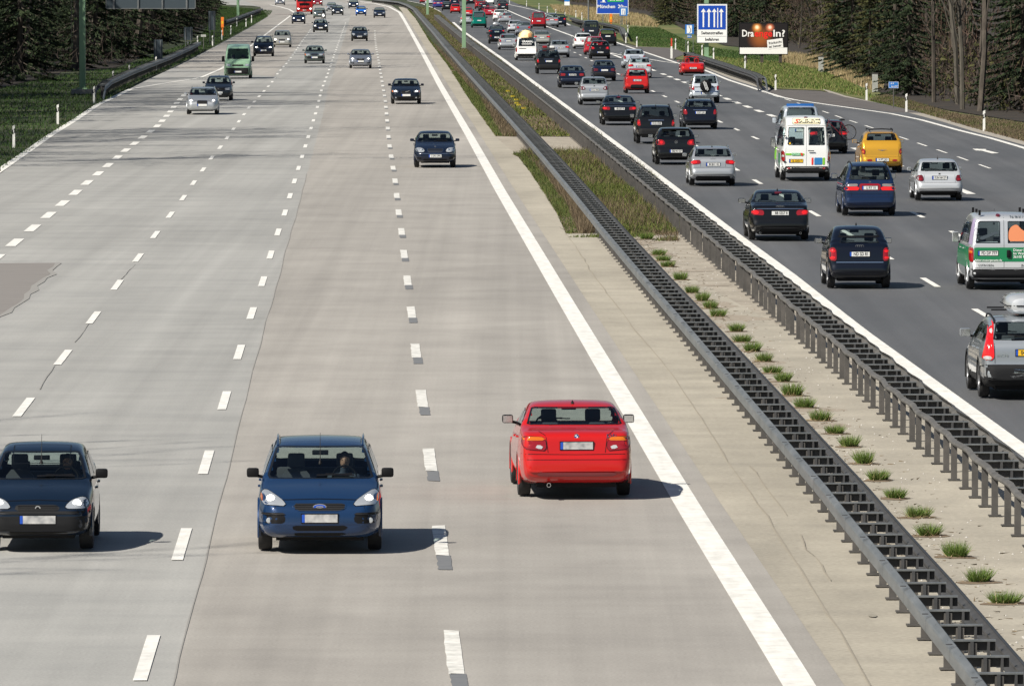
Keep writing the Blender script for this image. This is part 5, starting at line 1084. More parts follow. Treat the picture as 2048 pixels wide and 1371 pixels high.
q = MB()
for a, b, c, d in ((cx - w_, cx + w_, z0, z0 + .045), (cx - w_, cx + w_, z1 - .045, z1), (cx - w_, cx - w_ + .045, z0, z1), (cx + w_ - .045, cx + w_, z0, z1)): q.box(a, b, -.01, .0, c, d)
q.box(cx - w_ + .1, cx + w_ - .1, -.008, 0, lerp(z0, zb_, .5) - .01, lerp(z0, zb_, .5) + .01); q.build("border", MAT["sign_back"], p_)
panel_text(p_, "Seitenstreifen", cx, -.014, lerp(z0, zb_, .74), .36, "sign_ink", .95); panel_text(p_, "befahren", cx, -.014, lerp(z0, zb_, .27), .36, "sign_ink", .95)
# small lane sign left of it
r = obj_at("lane_sign", 1379, 104, "small white sign with blue edges and a bent arrow on two thin posts", "road sign"); s_ = sc(104)
mb = MB(); mb.box(-.36, -.31, .0, .05, 0, 2.4); mb.box(.31, .36, 0, .05, 0, 2.4); mb.build("post", MAT["galv_steel"], r)
mb = MB(); mb.box(-.40, .40, -.03, 0, 36 / s_, 55 / s_); p_ = mb.build("sign_plate", MAT["sign_sky"], r); mb = MB(); mb.box(-.25, .22, -.042, -.031, 37.5 / s_, 53.5 / s_); mb.build("white_field", MAT["sign_white"], p_)
mb = MB(); mb.tube([(-.02, -.05, 1.78), (.10, -.05, 1.9), (.10, -.05, 2.1), (-.04, -.05, 2.3), (-.04, -.05, 2.45)], .022, 4); mb.build("arrow", MAT["sign_ink"], p_)
mb = MB(); mb.box(-.19, .19, -.03, 0, 28.5 / s_, 34.5 / s_); p_ = mb.build("distance_plate", MAT["sign_sky"], r); panel_text(p_, "300 m", 0, -.04, 31.5 / s_, .17, "sign_white")
# kilometre sign
r = obj_at("kilometre_sign", 1787, 215, "small blue kilometre sign on one thin post beside the gravel edge", "road sign"); s_ = sc(215)
mb = MB(); mb.box(-.03, .03, 0, .05, 0, 1.25); mb.build("post", MAT["dull_steel"], r); mb = MB(); mb.box(-.29, .29, -.03, 0, 39 / s_, 52 / s_, 0, .01); p_ = mb.build("sign_plate", MAT["sign_sky"], r)
q = MB()
for a, b, c, d in ((-.28, .28, 1.145, 1.16), (-.28, .28, 1.485, 1.5), (-.28, -.265, 1.145, 1.5), (.265, .28, 1.145, 1.5)): q.box(a, b, -.036, -.03, c, d)
q.build("border", MAT["sign_white"], p_); panel_text(p_, "A 9", -.08, -.04, 1.40, .13, "sign_white"); panel_text(p_, "km 507", .05, -.04, 1.24, .12, "sign_white")
# Muenchen distance sign
r = obj_at("distance_sign", 1225, 50, "large blue distance sign reading a city name and 20 km, with white border", "road sign"); s_ = sc(50)
hw_ = 32 / s_; zb_ = 22 / s_; mb = MB()
for k in (-.6, .6): mb.box(k * hw_ - .06, k * hw_ + .06, .03, .15, -.1, 4.5)
mb.build("post", MAT["galv_steel"], r); mb = MB(); mb.box(-hw_, hw_, 0, .03, zb_, zb_ + 3.1); p_ = mb.build("sign_plate", MAT["sign_white"], r); mb = MB(); mb.box(-hw_ + .08, hw_ - .08, -.012, -.001, zb_ + .08, zb_ + 3.02); mb.build("blue_field", MAT["sign_blue"], p_)
def fit_text(root, t, x0, x1, y, z, size, mat):
    v, f = text_geo(t, size, 'LEFT', bold=.02); a, b = min(p[0] for p in v), max(p[0] for p in v); q = MB(); q.add([(x0 + (p - a) / (b - a) * (x1 - x0), y, z + r_) for p, r_ in v], f); return q.build("lettering", MAT[mat], root)
fit_text(p_, "München", -.94 * hw_, .16 * hw_, -.03, zb_ + .95, .62, "sign_white"); fit_text(p_, "20", .34 * hw_, .64 * hw_, -.03, zb_ + .95, .62, "sign_white"); fit_text(p_, "km", .68 * hw_, .92 * hw_, -.03, zb_ + .90, .42, "sign_white")
mb = MB(); mb.box(-.65, 1.45, -.025, -.014, zb_ + 1.55, zb_ + 2.2); g_ = mb.build("green_field", MAT["sign_green"], p_); panel_text(g_, "E45 E52", .4, -.04, zb_ + 1.87, .5, "sign_white", .9)
mb = MB(); mb.box(-1.55, -.85, -.025, -.014, zb_ + 1.50, zb_ + 1.56); mb.box(-1.3, -1.0, -.025, -.014, zb_ + 1.56, zb_ + 2.1); mb.build("motorway_symbol", MAT["sign_white"], p_)
r = obj_at("lane_sign", 1247, 52, "small blue and white lane sign overlapping the lower right corner of the distance sign", "road sign"); s_ = sc(52)
mb = MB(); mb.box(-.40, -.34, 0, .06, 0, 2); mb.box(.34, .40, 0, .06, 0, 2); mb.build("post", MAT["galv_steel"], r); mb = MB(); mb.box(-.5, .5, -.03, 0, 1.3, 2.35); p_ = mb.build("sign_plate", MAT["sign_sky"], r); mb = MB(); mb.box(-.3, .25, -.04, -.031, 1.42, 2.2); mb.build("white_field", MAT["sign_white"], p_)
mb = MB(); mb.tube([(-.1, -.05, 1.45), (-.1, -.05, 2.1)], .025, 4); mb.tube([(.1, -.05, 1.45), (.14, -.05, 1.8), (.02, -.05, 2.1)], .025, 4); mb.build("arrow", MAT["sign_blue"], p_)
r = obj_at("lane_sign", 1134, 36, "far small white sign with blue top on two posts behind the delineators", "road sign"); s_ = sc(36)
mb = MB(); mb.box(-.35, -.29, 0, .06, 0, 2.2); mb.box(.29, .35, 0, .06, 0, 2.2); mb.build("post", MAT["galv_steel"], r); mb = MB(); mb.box(-.38, .38, -.03, 0, 1.8, 2.35); p_ = mb.build("sign_plate", MAT["sign_white"], r); mb = MB(); mb.box(-.38, .38, -.035, .002, 2.35, 3.1); mb.build("blue_plate", MAT["sign_sky"], p_)
# emergency phones
for (x, y, h, lb) in ((445, 71, 1.75, "orange emergency phone pillar standing on the left verge"), (1222, 57, 1.5, "orange emergency phone pillar in front of the dry grass on the right")):
    r = obj_at("emergency_phone", x, y, lb, "emergency phone", "roadside emergency phones"); mb = MB(); mb.box(-.07, .07, -.05, .05, 0, h * .5); mb.build("pillar", MAT["orange"], r); mb = MB(); mb.box(-.16, .16, -.12, .12, h * .5, h + .3, 0, .03); b_ = mb.build("housing", MAT["orange"], r); mb = MB(); mb.box(-.10, .10, -.13, -.121, h * .75, h * .75 + .3); mb.build("label_plate", MAT["plate_yellow"], b_)
# light pole, masts
r = obj_at("light_pole", 1177, 46, "thin grey steel pole rising behind the dark green minibus", "pole"); mb = MB(); mb.tube([(0, 0, -.1), (0, 0, 4), (0, 0, 10)], [.13, .11, .07], 10); mb.build("pole", MAT["galv_steel"], r, True); mb = MB(); mb.box(-.2, 1.2, -.12, .12, 9.95, 10.1, 0, .03); mb.build("lamp_head", MAT["galv_steel"], r)
for (x, y, lb) in ((928, 98, "pale green gantry mast in the planted median, nearer of two"), (855, 31, "pale green gantry mast in the planted median, farther of two"), (476, 34, "green mast on the far left verge")):
    r = obj_at("gantry_mast", x, y, lb, "mast"); mb = MB(); mb.box(-.19, .19, -.19, .19, -.1, 9.4, 0, .02); mb.build("mast", MAT["green_mast"], r); mb = MB(); mb.box(-.3, .3, -.3, .3, -.1, .15); mb.build("foot_plate", MAT["block_concrete"], r); mb = MB(); mb.box(-.16, .16, -.16, .16, 9.4, 9.7); mb.build("mast_cap", MAT["green_mast"], r)
r = obj_at("sign_gantry", 165, 188, "tall green gantry mast with side ladder and a large sign seen from behind", "sign gantry"); s_ = sc(188)
mb = MB(); mb.box(-.19, .19, -.19, .19, .42, 9.5, 0, .02); mb.box(-.31, .31, -.31, .31, .33, .42); mast_ = mb.build("mast", MAT["green_mast"], r)
mb = MB(); mb.box(-.7, .85, -.6, .6, 0, .32, 0, .03); mb.build("footing", MAT["block_concrete"], r)
mb = MB(); x0 = -.70
for xx in (x0, x0 + .36): mb.tube([(xx, 0, 2.95), (xx, 0, 7.5)], .022, 6)
for k in range(12): mb.tube([(x0, 0, 2.95 + k * .42), (x0 + .36, 0, 2.95 + k * .42)], .016, 5)
for k in range(4): mb.tube([(x0 + .36, 0, 3.1 + k * 1.85), (-.19, 0, 3.1 + k * 1.85)], .02, 5)
mb.build("ladder", MAT["dull_steel"], r)
xa, xb = (212 - 165) / s_, (392 - 165) / s_; zz = (188 - 17.5) / s_
mb = MB(); mb.box(xa, xb, .0, .04, zz, zz + 3.4, 0, .015); p_ = mb.build("sign_panel", MAT["sign_back"], r)
mb = MB(); 
for k in (.09, .36, .63, .90): x = lerp(xa, xb, k); mb.box(x - .05, x + .05, -.08, -.001, zz - .02, zz + 3.42)
for (a, b, c, d) in ((xa, xb, zz, zz + .05), (xa, xa + .05, zz, zz + 3.4), (xb - .05, xb, zz, zz + 3.4)): mb.box(a, b, -.03, -.002, c, d)
mb.build("frame", MAT["galv_steel"], p_)
mb = MB(); mb.box(-.19, xb + 1, -.32, -.02 - .08, zz + 2.0, zz + 2.3); mb.build("arm", MAT["green_mast"], r)
# backs of signs on the left verge
for (x0, x1, y0, y1, yb, lb) in ((308, 325, 79, 119, 136, "dark blue back of a portrait sign, nearest on the left verge"), (368, 385, 54, 80, 104, "back of a portrait sign behind the middle of the left guard rail"), (417, 431, 22, 60, 90, "tall pale grey sign back at the wood edge on the left")):
    r = obj_at("roadside_sign", (x0 + x1) / 2, yb, lb, "road sign", "signs seen from behind on the left verge"); s_ = sc(yb); w_ = (x1 - x0) / s_ / 2
    mb = MB(); mb.box(-w_, w_, 0, .03, (yb - y1) / s_, (yb - y0) / s_); mb.build("sign_plate", MAT["sign_back"], r); mb = MB(); 
    for k in (-.6, .6): mb.box(k * w_ - .03, k * w_ + .03, -.06, -.001, -.05, (yb - y0) / s_ - .05)
    mb.build("post", MAT["galv_steel"], r)
r = obj_at("marker_sign", 407, 99, "small T shaped marker sign at the end of the left guard rail", "road sign"); mb = MB(); mb.box(-.03, .03, -.03, .03, 0, 1.3); mb.build("post", MAT["weathered_rail"], r); mb = MB(); mb.box(-.24, .24, -.04, 0, 1.2, 1.42); mb.build("sign_plate", MAT["cabinet_grey"], r)
# billboard
r = obj_at("billboard", 1527, 127, "roadside billboard with a dark poster of glowing headlights on three posts", "billboard"); s_ = sc(127)
w_ = 49.5 / s_; z0, z1 = 18 / s_, 82 / s_; mb = MB()
for x in (-36, -3, 34): mb.box(x / s_ - .13, x / s_ + .13, .04, .3, -.1, z1)
mb.build("post", MAT["bark"], r); mb = MB(); mb.box(-w_, w_, -.06, .04, z0, z1, 0, .02); p_ = mb.build("frame", MAT["black_plastic"], r)
# the poster: night scene with two glows, printed colour
m = pm("poster_print", (.03, .02, .015), .5); L_ = m.node_tree.links; b_ = m.node_tree.nodes["Principled BSDF"]; tc = N(m, "ShaderNodeTexCoord"); prev = None
base = N(m, "ShaderNodeRGB"); base.outputs[0].default_value = (.008, .005, .006, 1); prev = base.outputs[0]
for cx_, cz_, rad, colr in ((-.25, 2.1, 1.25, (.30, .085, .015, 1)), (-.54, 2.95, .50, (.85, .32, .06, 1)), (.52, 2.95, .45, (.8, .22, .10, 1)), (-.54, 2.98, .24, (1, .9, .6, 1)), (.52, 2.98, .22, (1, .8, .6, 1))):
    mp = N(m, "ShaderNodeVectorMath", operation='DISTANCE'); mp.inputs[1].default_value = (cx_, -.07, cz_); L_.new(tc.outputs["Object"], mp.inputs[0])
    mr = N(m, "ShaderNodeMapRange", interpolation_type='SMOOTHSTEP'); mr.inputs[1].default_value = rad; mr.inputs[2].default_value = rad * .1; L_.new(mp.outputs["Value"], mr.inputs[0])
    mx = N(m, "ShaderNodeMix", data_type='RGBA'); L_.new(mr.outputs[0], mx.inputs[0]); L_.new(prev, mx.inputs[6]); mx.inputs[7].default_value = colr; prev = mx.outputs[2]
L_.new(prev, b_.inputs["Base Color"])
mb = MB(); mb.box(-w_ + .08, w_ - .08, -.075, -.061, z0 + .58, z1 - .08); q_ = mb.build("poster", m, p_)
mb = MB(); mb.box(-w_ + .08, w_ - .08, -.078, -.061, z0 + .06, z0 + .575); mb.build("poster_footer", MAT["poster_white"], p_)
def fit_text(root, t, x0, x1, y, z, size, mat):
    v, f = text_geo(t, size, 'LEFT', bold=.02); a, b = min(p[0] for p in v), max(p[0] for p in v); q = MB(); q.add([(x0 + (p - a) / (b - a) * (x1 - x0), y, z + r_) for p, r_ in v], f); return q.build("lettering", MAT[mat], root)
fit_text(q_, "Dra", -1.76, -.80, -.085, z0 + 1.72, .78, "poster_white"); fit_text(q_, "enge", -.74, .72, -.085, z0 + 1.72, .78, "poster_red"); fit_text(q_, "ln?", .80, 1.76, -.085, z0 + 1.72, .78, "poster_white")
mb = MB(); mb.add([(.33, -.088, z0 + .42), (1.62, -.088, z0 + .60), (1.55, -.088, z0 + 1.36), (.28, -.088, z0 + 1.18)], [(0, 1, 2, 3)]); mb.add([(.33, -.080, z0 + .42), (1.62, -.080, z0 + .60), (1.55, -.080, z0 + 1.36), (.28, -.080, z0 + 1.18)], [(0, 1, 2, 3)]); n_ = mb.build("note_card", MAT["poster_white"], p_)
for t_, z_ in (("Rücksicht", .99), ("ist besser", .70)):
    o_ = panel_text(n_, t_, 0, 0, 0, .29, "sign_ink", .95); o_.location = (.95, -.095, z0 + z_); o_.rotation_euler = (0, -.14, 0)
# cabinets
for (x, y0, y1, w, lb) in ((1642, 113, 144, 10, "pale grey switch cabinet in the dry grass right of the billboard"), (1750, 147, 184, 11, "ribbed grey switch cabinet at the edge of the dark trees")):
    r = obj_at("switch_cabinet", x, y1, lb, "utility cabinet", "roadside cabinets"); s_ = sc(y1); mb = MB(); mb.box(-w / s_ / 2, w / s_ / 2, -.15, .2, 0, (y1 - y0) / s_, 0, .015); b_ = mb.build("housing", MAT["cabinet_grey"], r)
    mb = MB()
    for k in range(-3, 4): mb.box(k * .055 - .006, k * .055 + .006, -.158, -.149, .12, (y1 - y0) / s_ - .12)
    mb.build("door_rib", MAT["cabinet_grey"], r); mb = MB(); mb.box(-w / s_ / 2 - .03, w / s_ / 2 + .03, -.18, .23, (y1 - y0) / s_, (y1 - y0) / s_ + .05); mb.build("lid", MAT["dull_steel"], r)
# ---------------- trees and plants ----------------
def branch(mbq, tips, p, d, l, r, lev, maxl, spread=.6, up=.15, n=6):
    pts = [p]; rr = [r]; q = p.copy(); dd = d.copy(); k = 4 if lev < 2 else 3
    for i in range(k):
        dd = (dd + Vector((random.gauss(0, .09), random.gauss(0, .09), random.gauss(0, .05) + up * .15))).normalized(); q = q + dd * l / k; pts.append(q.copy()); rr.append(r * (1 - .55 * (i + 1) / k))
    mbq.tube(pts, rr, n if lev == 0 else (5 if lev == 1 else 3), cap=False)
    if lev >= maxl: tips.append((pts[-1], dd, l)); return
    m = {0: 11, 1: 5, 2: 4}.get(lev, 3)
    for i in range(m):
        t = (.28 if lev == 0 else .3) + (.70) * (i + random.random()) / m; j = min(int(t * k), k - 1); o = pts[j].lerp(pts[j + 1], t * k - j)
        a = random.uniform(0, 6.283); ax = dd.orthogonal().normalized(); ax.rotate(Matrix.Rotation(a, 3, dd)); nd = (dd * (1 - spread * .6) + ax * spread + Vector((0, 0, up))).normalized()
        branch(mbq, tips, o, nd, l * (random.uniform(.28, .5) if lev == 0 else random.uniform(.45, .65)), r * (.32 if lev == 0 else .5), lev + 1, maxl, spread, up)
def sliver(v, f, p, d, l, w):
    s = Vector((random.gauss(0, 1), random.gauss(0, 1), random.gauss(0, 1))); s = (s - d * s.dot(d)).normalized() * w; b = len(v)
    v += [p - s, p + s, p + d * l]; f.append((b, b + 1, b + 2))
def rdir(up=0): 
    v = Vector((random.gauss(0, 1), random.gauss(0, 1), random.gauss(0, 1) + up)); return v.normalized()
def bare_tree(h, seed, twigmat="twigs", barkmat="bark", spread=.6, up=.25, ntw=9, tw=.016, root_r=None, low=False):
    random.seed(seed); t = empty("bare_tree", (0, 0, 0)); mbq = MB(); tips = []
    branch(mbq, tips, Vector((0, 0, -.2)), Vector((0, 0, 1)), h, root_r or h * .012, 0, 3, spread, up)
    mbq.build("trunk", MAT[barkmat], t, True); v = []; f = []
    for p, d, l in tips:
        for _ in range(ntw):
            dd = (d + rdir(.3) * .9).normalized(); o = p - d * l * random.random(); sliver(v, f, o, dd, random.uniform(.3, .9), tw)
    m = mesh("crown", v, f); m.materials.append(MAT[twigmat]); link("crown", m, parent=t); return t
def conifer(h, seed, rad, mat="needles", base=.05, dens=1.0):
    random.seed(seed); t = empty("conifer", (0, 0, 0)); mbq = MB(); mbq.tube([(0, 0, -.2), (0, 0, h * .5), (0, 0, h)], [h * .014, h * .009, .02], 7); v = []; f = []
    z = h * base
    while z < h * .98:
        k = (1 - z / h); L = rad * (k ** .8) * random.uniform(.75, 1.15) + .15; nb = int((5 + 5 * k) * dens)
        for _ in range(nb):
            a = random.uniform(0, 6.283); d = Vector((math.cos(a), math.sin(a), -.12 - .25 * k)); ll = L * random.uniform(.7, 1.1); mbq.tube([(0, 0, z), d * ll * .5 + Vector((0, 0, z)), d * ll + Vector((0, 0, z + ll * .08))], [.035 * k + .012, .02, .006], 3, cap=False)
            n = max(4, int(ll * 13))
            for i in range(n):
                u = random.uniform(.15, 1.0); p = d * ll * u + Vector((0, 0, z + (ll * .08) * u * u)); sd = Vector((-d.y, d.x, 0)) * random.choice((-1, 1)); dd = (d * .7 + sd * random.uniform(.2, 1) + Vector((0, 0, random.uniform(-.55, .05)))).normalized()
                sliver(v, f, p, dd, random.uniform(.28, .62) * (.6 + .4 * (1 - u)), random.uniform(.05, .11))
        z += h * .022 * random.uniform(.7, 1.3) + .08
    mbq.build("trunk", MAT["bark"], t, True); m = mesh("crown", v, f); m.materials.append(MAT[mat]); link("crown", m, parent=t); return t
def bush(seed, h, w, mat, n=900, blade=.02, ll=(.3, .8), upb=.8):
    random.seed(seed); v = []; f = []
    for _ in range(n):
        a = random.uniform(0, 6.283); r_ = w * math.sqrt(random.random()); z = h * random.random() ** 1.3 * (1 - .5 * r_ / w); p = Vector((r_ * math.cos(a), r_ * math.sin(a), z)); sliver(v, f, p, rdir(upb), random.uniform(*ll), blade)
    m = mesh("shrub", v, f); m.materials.append(MAT[mat]); return m
T = {}
T['b1'] = bare_tree(13, 1); T['b2'] = bare_tree(16, 2, spread=.5, up=.35); T['b3'] = bare_tree(11, 3, "red_twigs", spread=.7); T['b4'] = bare_tree(14, 4, "twigs", "pale_bark", spread=.45, up=.4, ntw=5)
T['tall'] = bare_tree(26, 5, spread=.62, up=.3, ntw=9, tw=.05, root_r=.34)
T['c1'] = conifer(15, 11, 3.6); T['c2'] = conifer(12, 12, 3.2, "olive_needles"); T['c3'] = conifer(17, 13, 3.9)
T['ctall'] = conifer(26, 14, 4.6, "needles", .12, .8)
used = set()
def plant_tree(k, px, py, sc_=1.0, label='', cat='tree', group=None, xy=None):
    X, Y = xy or G(px, py); t = T[k]; rz = random.uniform(0, 6.28)
    o = t if k not in used else dup(t, (X, Y, -.1), rz)
    o.location = (X, Y, -.05); o.rotation_euler = (0, 0, rz); used.add(k); o.scale = (sc_,) * 3; o['label'] = label; o['category'] = cat
    if group: o['group'] = group
    return o
random.seed(21)
WL = [(-60, 190), (0, 176), (51, 161), (110, 150), (175, 140), (230, 132), (293, 108), (332, 82), (383, 68), (408, 52), (425, 30), (434, 14)]
lbl = {'b': 'leafless brown tree in the dark wood left of the road', 'c': 'dark evergreen in the shaded wood left of the road', 't': 'tall leafless tree at the edge of the left wood'}
gl_ = "trees of the dark wood on the left"
def frontline(pix, n, keys, side, jit, depth0, depth1, scl=(.8, 1.2), lab=None, group=None):
    w = [G(*p) for p in pix]; q = resample(w, n=n)
    for x, y in q:
        k = random.choice(keys); dx = random.uniform(depth0, depth1) * side; k = random.choice(['b1', 'b2', 'b3']) if (side > 0 and x / y > .0535) else k; plant_tree(k, 0, 0, random.uniform(*scl), label=lab(k), group=group, xy=(x + dx, y + random.uniform(-jit, jit)))
frontline(WL, 30, ['c1', 'b3', 'c3', 'c1', 'b2'], -1, 4, .5, 3, lab=lambda k: ('leafless tree along the front edge of the dark left wood' if k[0] == 'b' else 'evergreen along the front edge of the dark left wood'), group=gl_)
frontline(WL, 26, ['b1', 'b2', 'c1', 'c3', 'tall'], -1, 8, 4, 9, lab=lambda k: ('leafless tree deeper in the dark left wood' if k[0] != 'c' else 'evergreen deeper in the dark left wood'), group=gl_)
frontline(WL, 34, ['c1', 'c3', 'ctall', 'c3', 'ctall'], -1, 8, 5, 15, (.8, 1.1), lab=lambda k: 'evergreen at the back of the dark left wood', group=gl_)
# tall trees on the near left verge, beyond the picture edge: they cast the streaks across the lanes
for (X, Y, k, s_) in [(-36.5, 121, 'tall', .8), (-37, 126, 'ctall', .75), (-39, 116, 'tall', .85), (-36, 86, 'tall', .75), (-38, 82, 'tall', .8),
                      (-33, 305, 'tall', .8), (-32.5, 322, 'ctall', .66), (-32, 345, 'tall', .74), (-34, 362, 'tall', .85), (-35, 386, 'ctall', .7), (-35.5, 410, 'tall', .8), (-36, 425, 'ctall', .72), (-37, 455, 'tall', .8)]:
    plant_tree(k, 0, 0, s_, label="tall tree on the near left verge whose shadow streaks the lanes", group=gl_, xy=(X, Y))
random.seed(5)
for i in range(130): plant_tree(random.choice(['ctall', 'ctall', 'tall']), 0, 0, (random.uniform(.56, .7) if i < 50 else random.uniform(.7, .9)), label="tall tree in the left wood, added to shade the verge", group=gl_, xy=((-31.5 - random.uniform(0, 7) - .035 * i if i < 50 else -37.5 - random.uniform(0, 11) - .02 * max(0, i * 2.6 - 60)), 314 + i * 3.0 + max(0, i - 70) * 4))  # dense rows added to throw the left verge and wood into shade
for i in range(40): plant_tree('c3', 0, 0, random.uniform(.5, .72), label="low dense evergreen in the left wood, added to block sun from the brush", group=gl_, xy=(-33.5 - random.uniform(0, 9) - .03 * i * 4, 330 + i * 4.2))  # low conifers added to keep the sun off the brush behind them
plant_tree('ctall', 0, 0, .82, label="tall evergreen added to shade the green gantry mast", group=gl_, xy=(-36, 466)); plant_tree('ctall', 0, 0, .7, label="second evergreen added to shade the green gantry mast", group=gl_, xy=(-34.5, 468.5))  # two unseen evergreens added where their shade falls on the mast
for p, k in [((-150, 215), 'tall'), ((150, 138), 'tall'), ((270, 112), 'tall'), ((300, 96), 'ctall'), ((350, 70), 'tall'), ((395, 54), 'tall'), ((418, 30), 'tall'), ((425, 20), 'ctall'), ((428, 12), 'tall')]: plant_tree(k, *p, .95, label=("tall leafless tree rising behind the left guard rail" if k == 'tall' else "tall evergreen rising behind the left guard rail"), group=gl_)
# right wood
gr_ = "trees of the wood on the right"
def RT(k, px, py, s_, lb): plant_tree(k, px, py, s_, label=lb, group=gr_)
for a in [('c2', 1668, 132, .95, 'olive green evergreen whose boughs reach down beside the pale cabinet'), ('c1', 1705, 150, .9, 'dark evergreen standing behind the ribbed cabinet'), ('c2', 1740, 160, .8, 'olive evergreen just above the ribbed cabinet'), ('c1', 1790, 172, .9, 'dark evergreen above the small blue kilometre sign'), ('c3', 1818, 190, .75, 'evergreen between the small blue sign and the bare trunks'),
          ('b4', 1915, 208, 1.0, 'pale double trunk of a bare tree at the wood edge'), ('b4', 1925, 218, .9, 'second pale bare tree beside the double trunk'), ('b2', 1960, 222, .95, 'dark thick bare tree above the nearest delineator post'), ('b1', 1868, 204, .9, 'bare brown tree left of the pale double trunk'), ('c3', 2046, 220, .9, 'evergreen at the right picture edge'), ('b4', 2030, 150, 1.1, 'white limbed bare tree in the upper right corner'),
          ('b3', 1598, 96, .75, 'reddish bare tree right of the billboard'), ('c2', 1590, 80, 1.0, 'yellowish evergreen above the billboard corner'), ('b3', 1625, 110, .7, 'reddish bare tree between billboard and pale cabinet'), ('c1', 1470, 74, 1.0, 'dark evergreen between arrow sign and billboard'), ('c3', 1345, 48, .85, 'dark evergreen above the small lane sign'), ('c2', 1330, 50, .6, 'olive evergreen left of the big arrow sign'), ('c1', 1420, 62, .9, 'dark evergreen behind the big arrow sign'), ('c3', 1530, 78, .9, 'dark evergreen behind the billboard')]: RT(*a)
WR = [(2200, 262), (2048, 236), (1960, 222), (1880, 208), (1820, 192), (1770, 172), (1705, 140), (1650, 108), (1580, 92), (1500, 78), (1420, 62), (1345, 40), (1290, 24), (1220, 12), (1150, 6), (1090, -2), (1040, -6)]
frontline(WR, 34, ['b1', 'b3', 'c2', 'c1', 'b3', 'b1'], 1, 5, 1.5, 5, lab=lambda k: ('leafless tree in the front rows of the right wood' if k[0] == 'b' else 'evergreen in the front rows of the right wood'), group=gr_)
frontline(WR, 34, ['c1', 'c3', 'b2', 'c2', 'b1'], 1, 8, 5, 11, lab=lambda k: ('leafless tree deeper in the right wood' if k[0] == 'b' else 'evergreen deeper in the right wood'), group=gr_)
frontline(WR, 34, ['c1', 'c3', 'c3'], 1, 8, 11, 22, (1, 1.4), lab=lambda k: 'evergreen at the back of the right wood', group=gr_)
# undergrowth along the wood edges
def thicket(name, pix, n, side, mat, d0, d1, h, blade, ll, seed, upb=1.0):
    random.seed(seed); w = [G(*p) for p in pix]; q = resample(w, n=400); v = []; f = []
    for _ in range(n):
        x, y = random.choice(q); x += side * random.uniform(d0, d1); y += random.uniform(-4, 4); p = Vector((x, y, h * random.random() ** 1.6)); sliver(v, f, p, rdir(upb), random.uniform(*ll), blade * random.uniform(.6, 1.5))
    m = mesh(name, v, f); m.materials.append(MAT[mat]); return link(name, m, kind="stuff", label="undergrowth of bare twigs along the wood edge" if 'under' in name else "tall dry grass along the wood edge", category="plants")
thicket("undergrowth", WL, 9000, -1, "twigs", -.5, 7, 3.2, .028, (.4, 1.4), 31)
thicket("undergrowth", WR, 26000, 1, "twigs", .2, 7, 3.2, .026, (.4, 1.4), 32)
thicket("undergrowth", WR, 16000, 1, "red_twigs", 1, 8, 6.5, .022, (.5, 1.6), 33, 1.6)
thicket("undergrowth", WR, 16000, 1, "olive_needles", 1, 8, 3.0, .07, (.3, .6), 35, .3)
def scatter(name, quadpix, n, mat, hmin, hmax, w, seed, lean=.3, label="", dens=None, clump=0):
    """upright blades over a ground polygon"""
    random.seed(seed); pg = [G(*p) for p in quadpix]; x0, x1 = min(p[0] for p in pg), max(p[0] for p in pg); y0, y1 = min(p[1] for p in pg), max(p[1] for p in pg)
    v = []; f = []; c = 0; tr = 0; us = [x - R20 * y for x, y in pg]; u0, u1 = min(us), max(us); cl = []
    while c < n and tr < n * 60:
        tr += 1; y = random.uniform(y0, y1); x = random.uniform(u0, u1) + R20 * y
        if not inpoly((x, y), pg): continue
        if dens and random.random() > dens(x, y): continue
        c += 1; h = random.uniform(hmin, hmax); d = Vector((random.gauss(0, lean), random.gauss(0, lean), 1)).normalized(); sliver(v, f, Vector((x, y, -.03)), d, h, w * random.uniform(.6, 1.4))
    m = mesh(name, v, f); m.materials.append(MAT[mat]); return link(name, m, kind="stuff", label=label, category="plants")
def pn(x, y, s, o=0):
    from mathutils import noise
    return noise.noise(Vector((x / s, y / s * .5, o * 7.3)))
M1 = [(1214, 462), (1165, 416), (1088, 310), (1045, 306), (1090, 302), (1240, 303), (1300, 350), (1355, 392), (1375, 430), (1352, 466)]
MA = [(1040, 302), (1236, 303), (1290, 342), (1340, 392), (1358, 440), (1352, 466), (1225, 466), (1165, 410), (1088, 330)]
MBp = [(1010, 272), (1150, 273), (1208, 274), (1150, 236), (1084, 184), (1030, 144), (976, 104), (923, 66), (880, 25), (862, 16), (830, 14), (838, 30), (885, 93), (937, 152), (1018, 243)]
MC = [(1132, 466), (1190, 466), (1160, 422), (1088, 345), (1048, 306), (1025, 308), (1039, 315), (1060, 343), (1088, 385), (1116, 430)]
MD = [(991, 272), (1032, 273), (990, 228), (925, 158), (880, 106), (850, 66), (830, 36), (818, 18), (816, 20), (832, 38.5), (860, 84), (895, 130), (937, 196), (969, 241)]
for i, pgx in enumerate((MA, MBp, MC, MD)):
    o = poly_sheet("median_soil", pgx, -.006, "soil")
lb1 = "brown dry weeds growing between the median barriers"; lb2 = "low green growth covering the median strip"
scatter("median_weeds", MA, 10000, "weeds", .14, .46, .012, 41, .45, lb1, lambda x, y: .35 + 1.3 * max(0, pn(x, y, 5)))
scatter("median_weeds", MBp, 22000, "weeds", .12, .38, .02, 42, .45, lb1, lambda x, y: .25 + 1.4 * max(0, pn(x, y, 9)))
scatter("median_greenery", MA, 52000, "ivy", .08, .34, .022, 43, .8, lb2, lambda x, y: .12 + 3 * max(0, pn(x, y, 6, 1)))
scatter("median_greenery", MBp, 60000, "ivy", .08, .28, .032, 44, .8, lb2, lambda x, y: .25 + 1.3 * max(0, pn(x, y, 12, 1)))
scatter("median_grass", MC, 9000, "short_green", .08, .25, .012, 45, .5, "green grass on the shoulder side of the median barrier", lambda x, y: .7 + pn(x, y, 4))
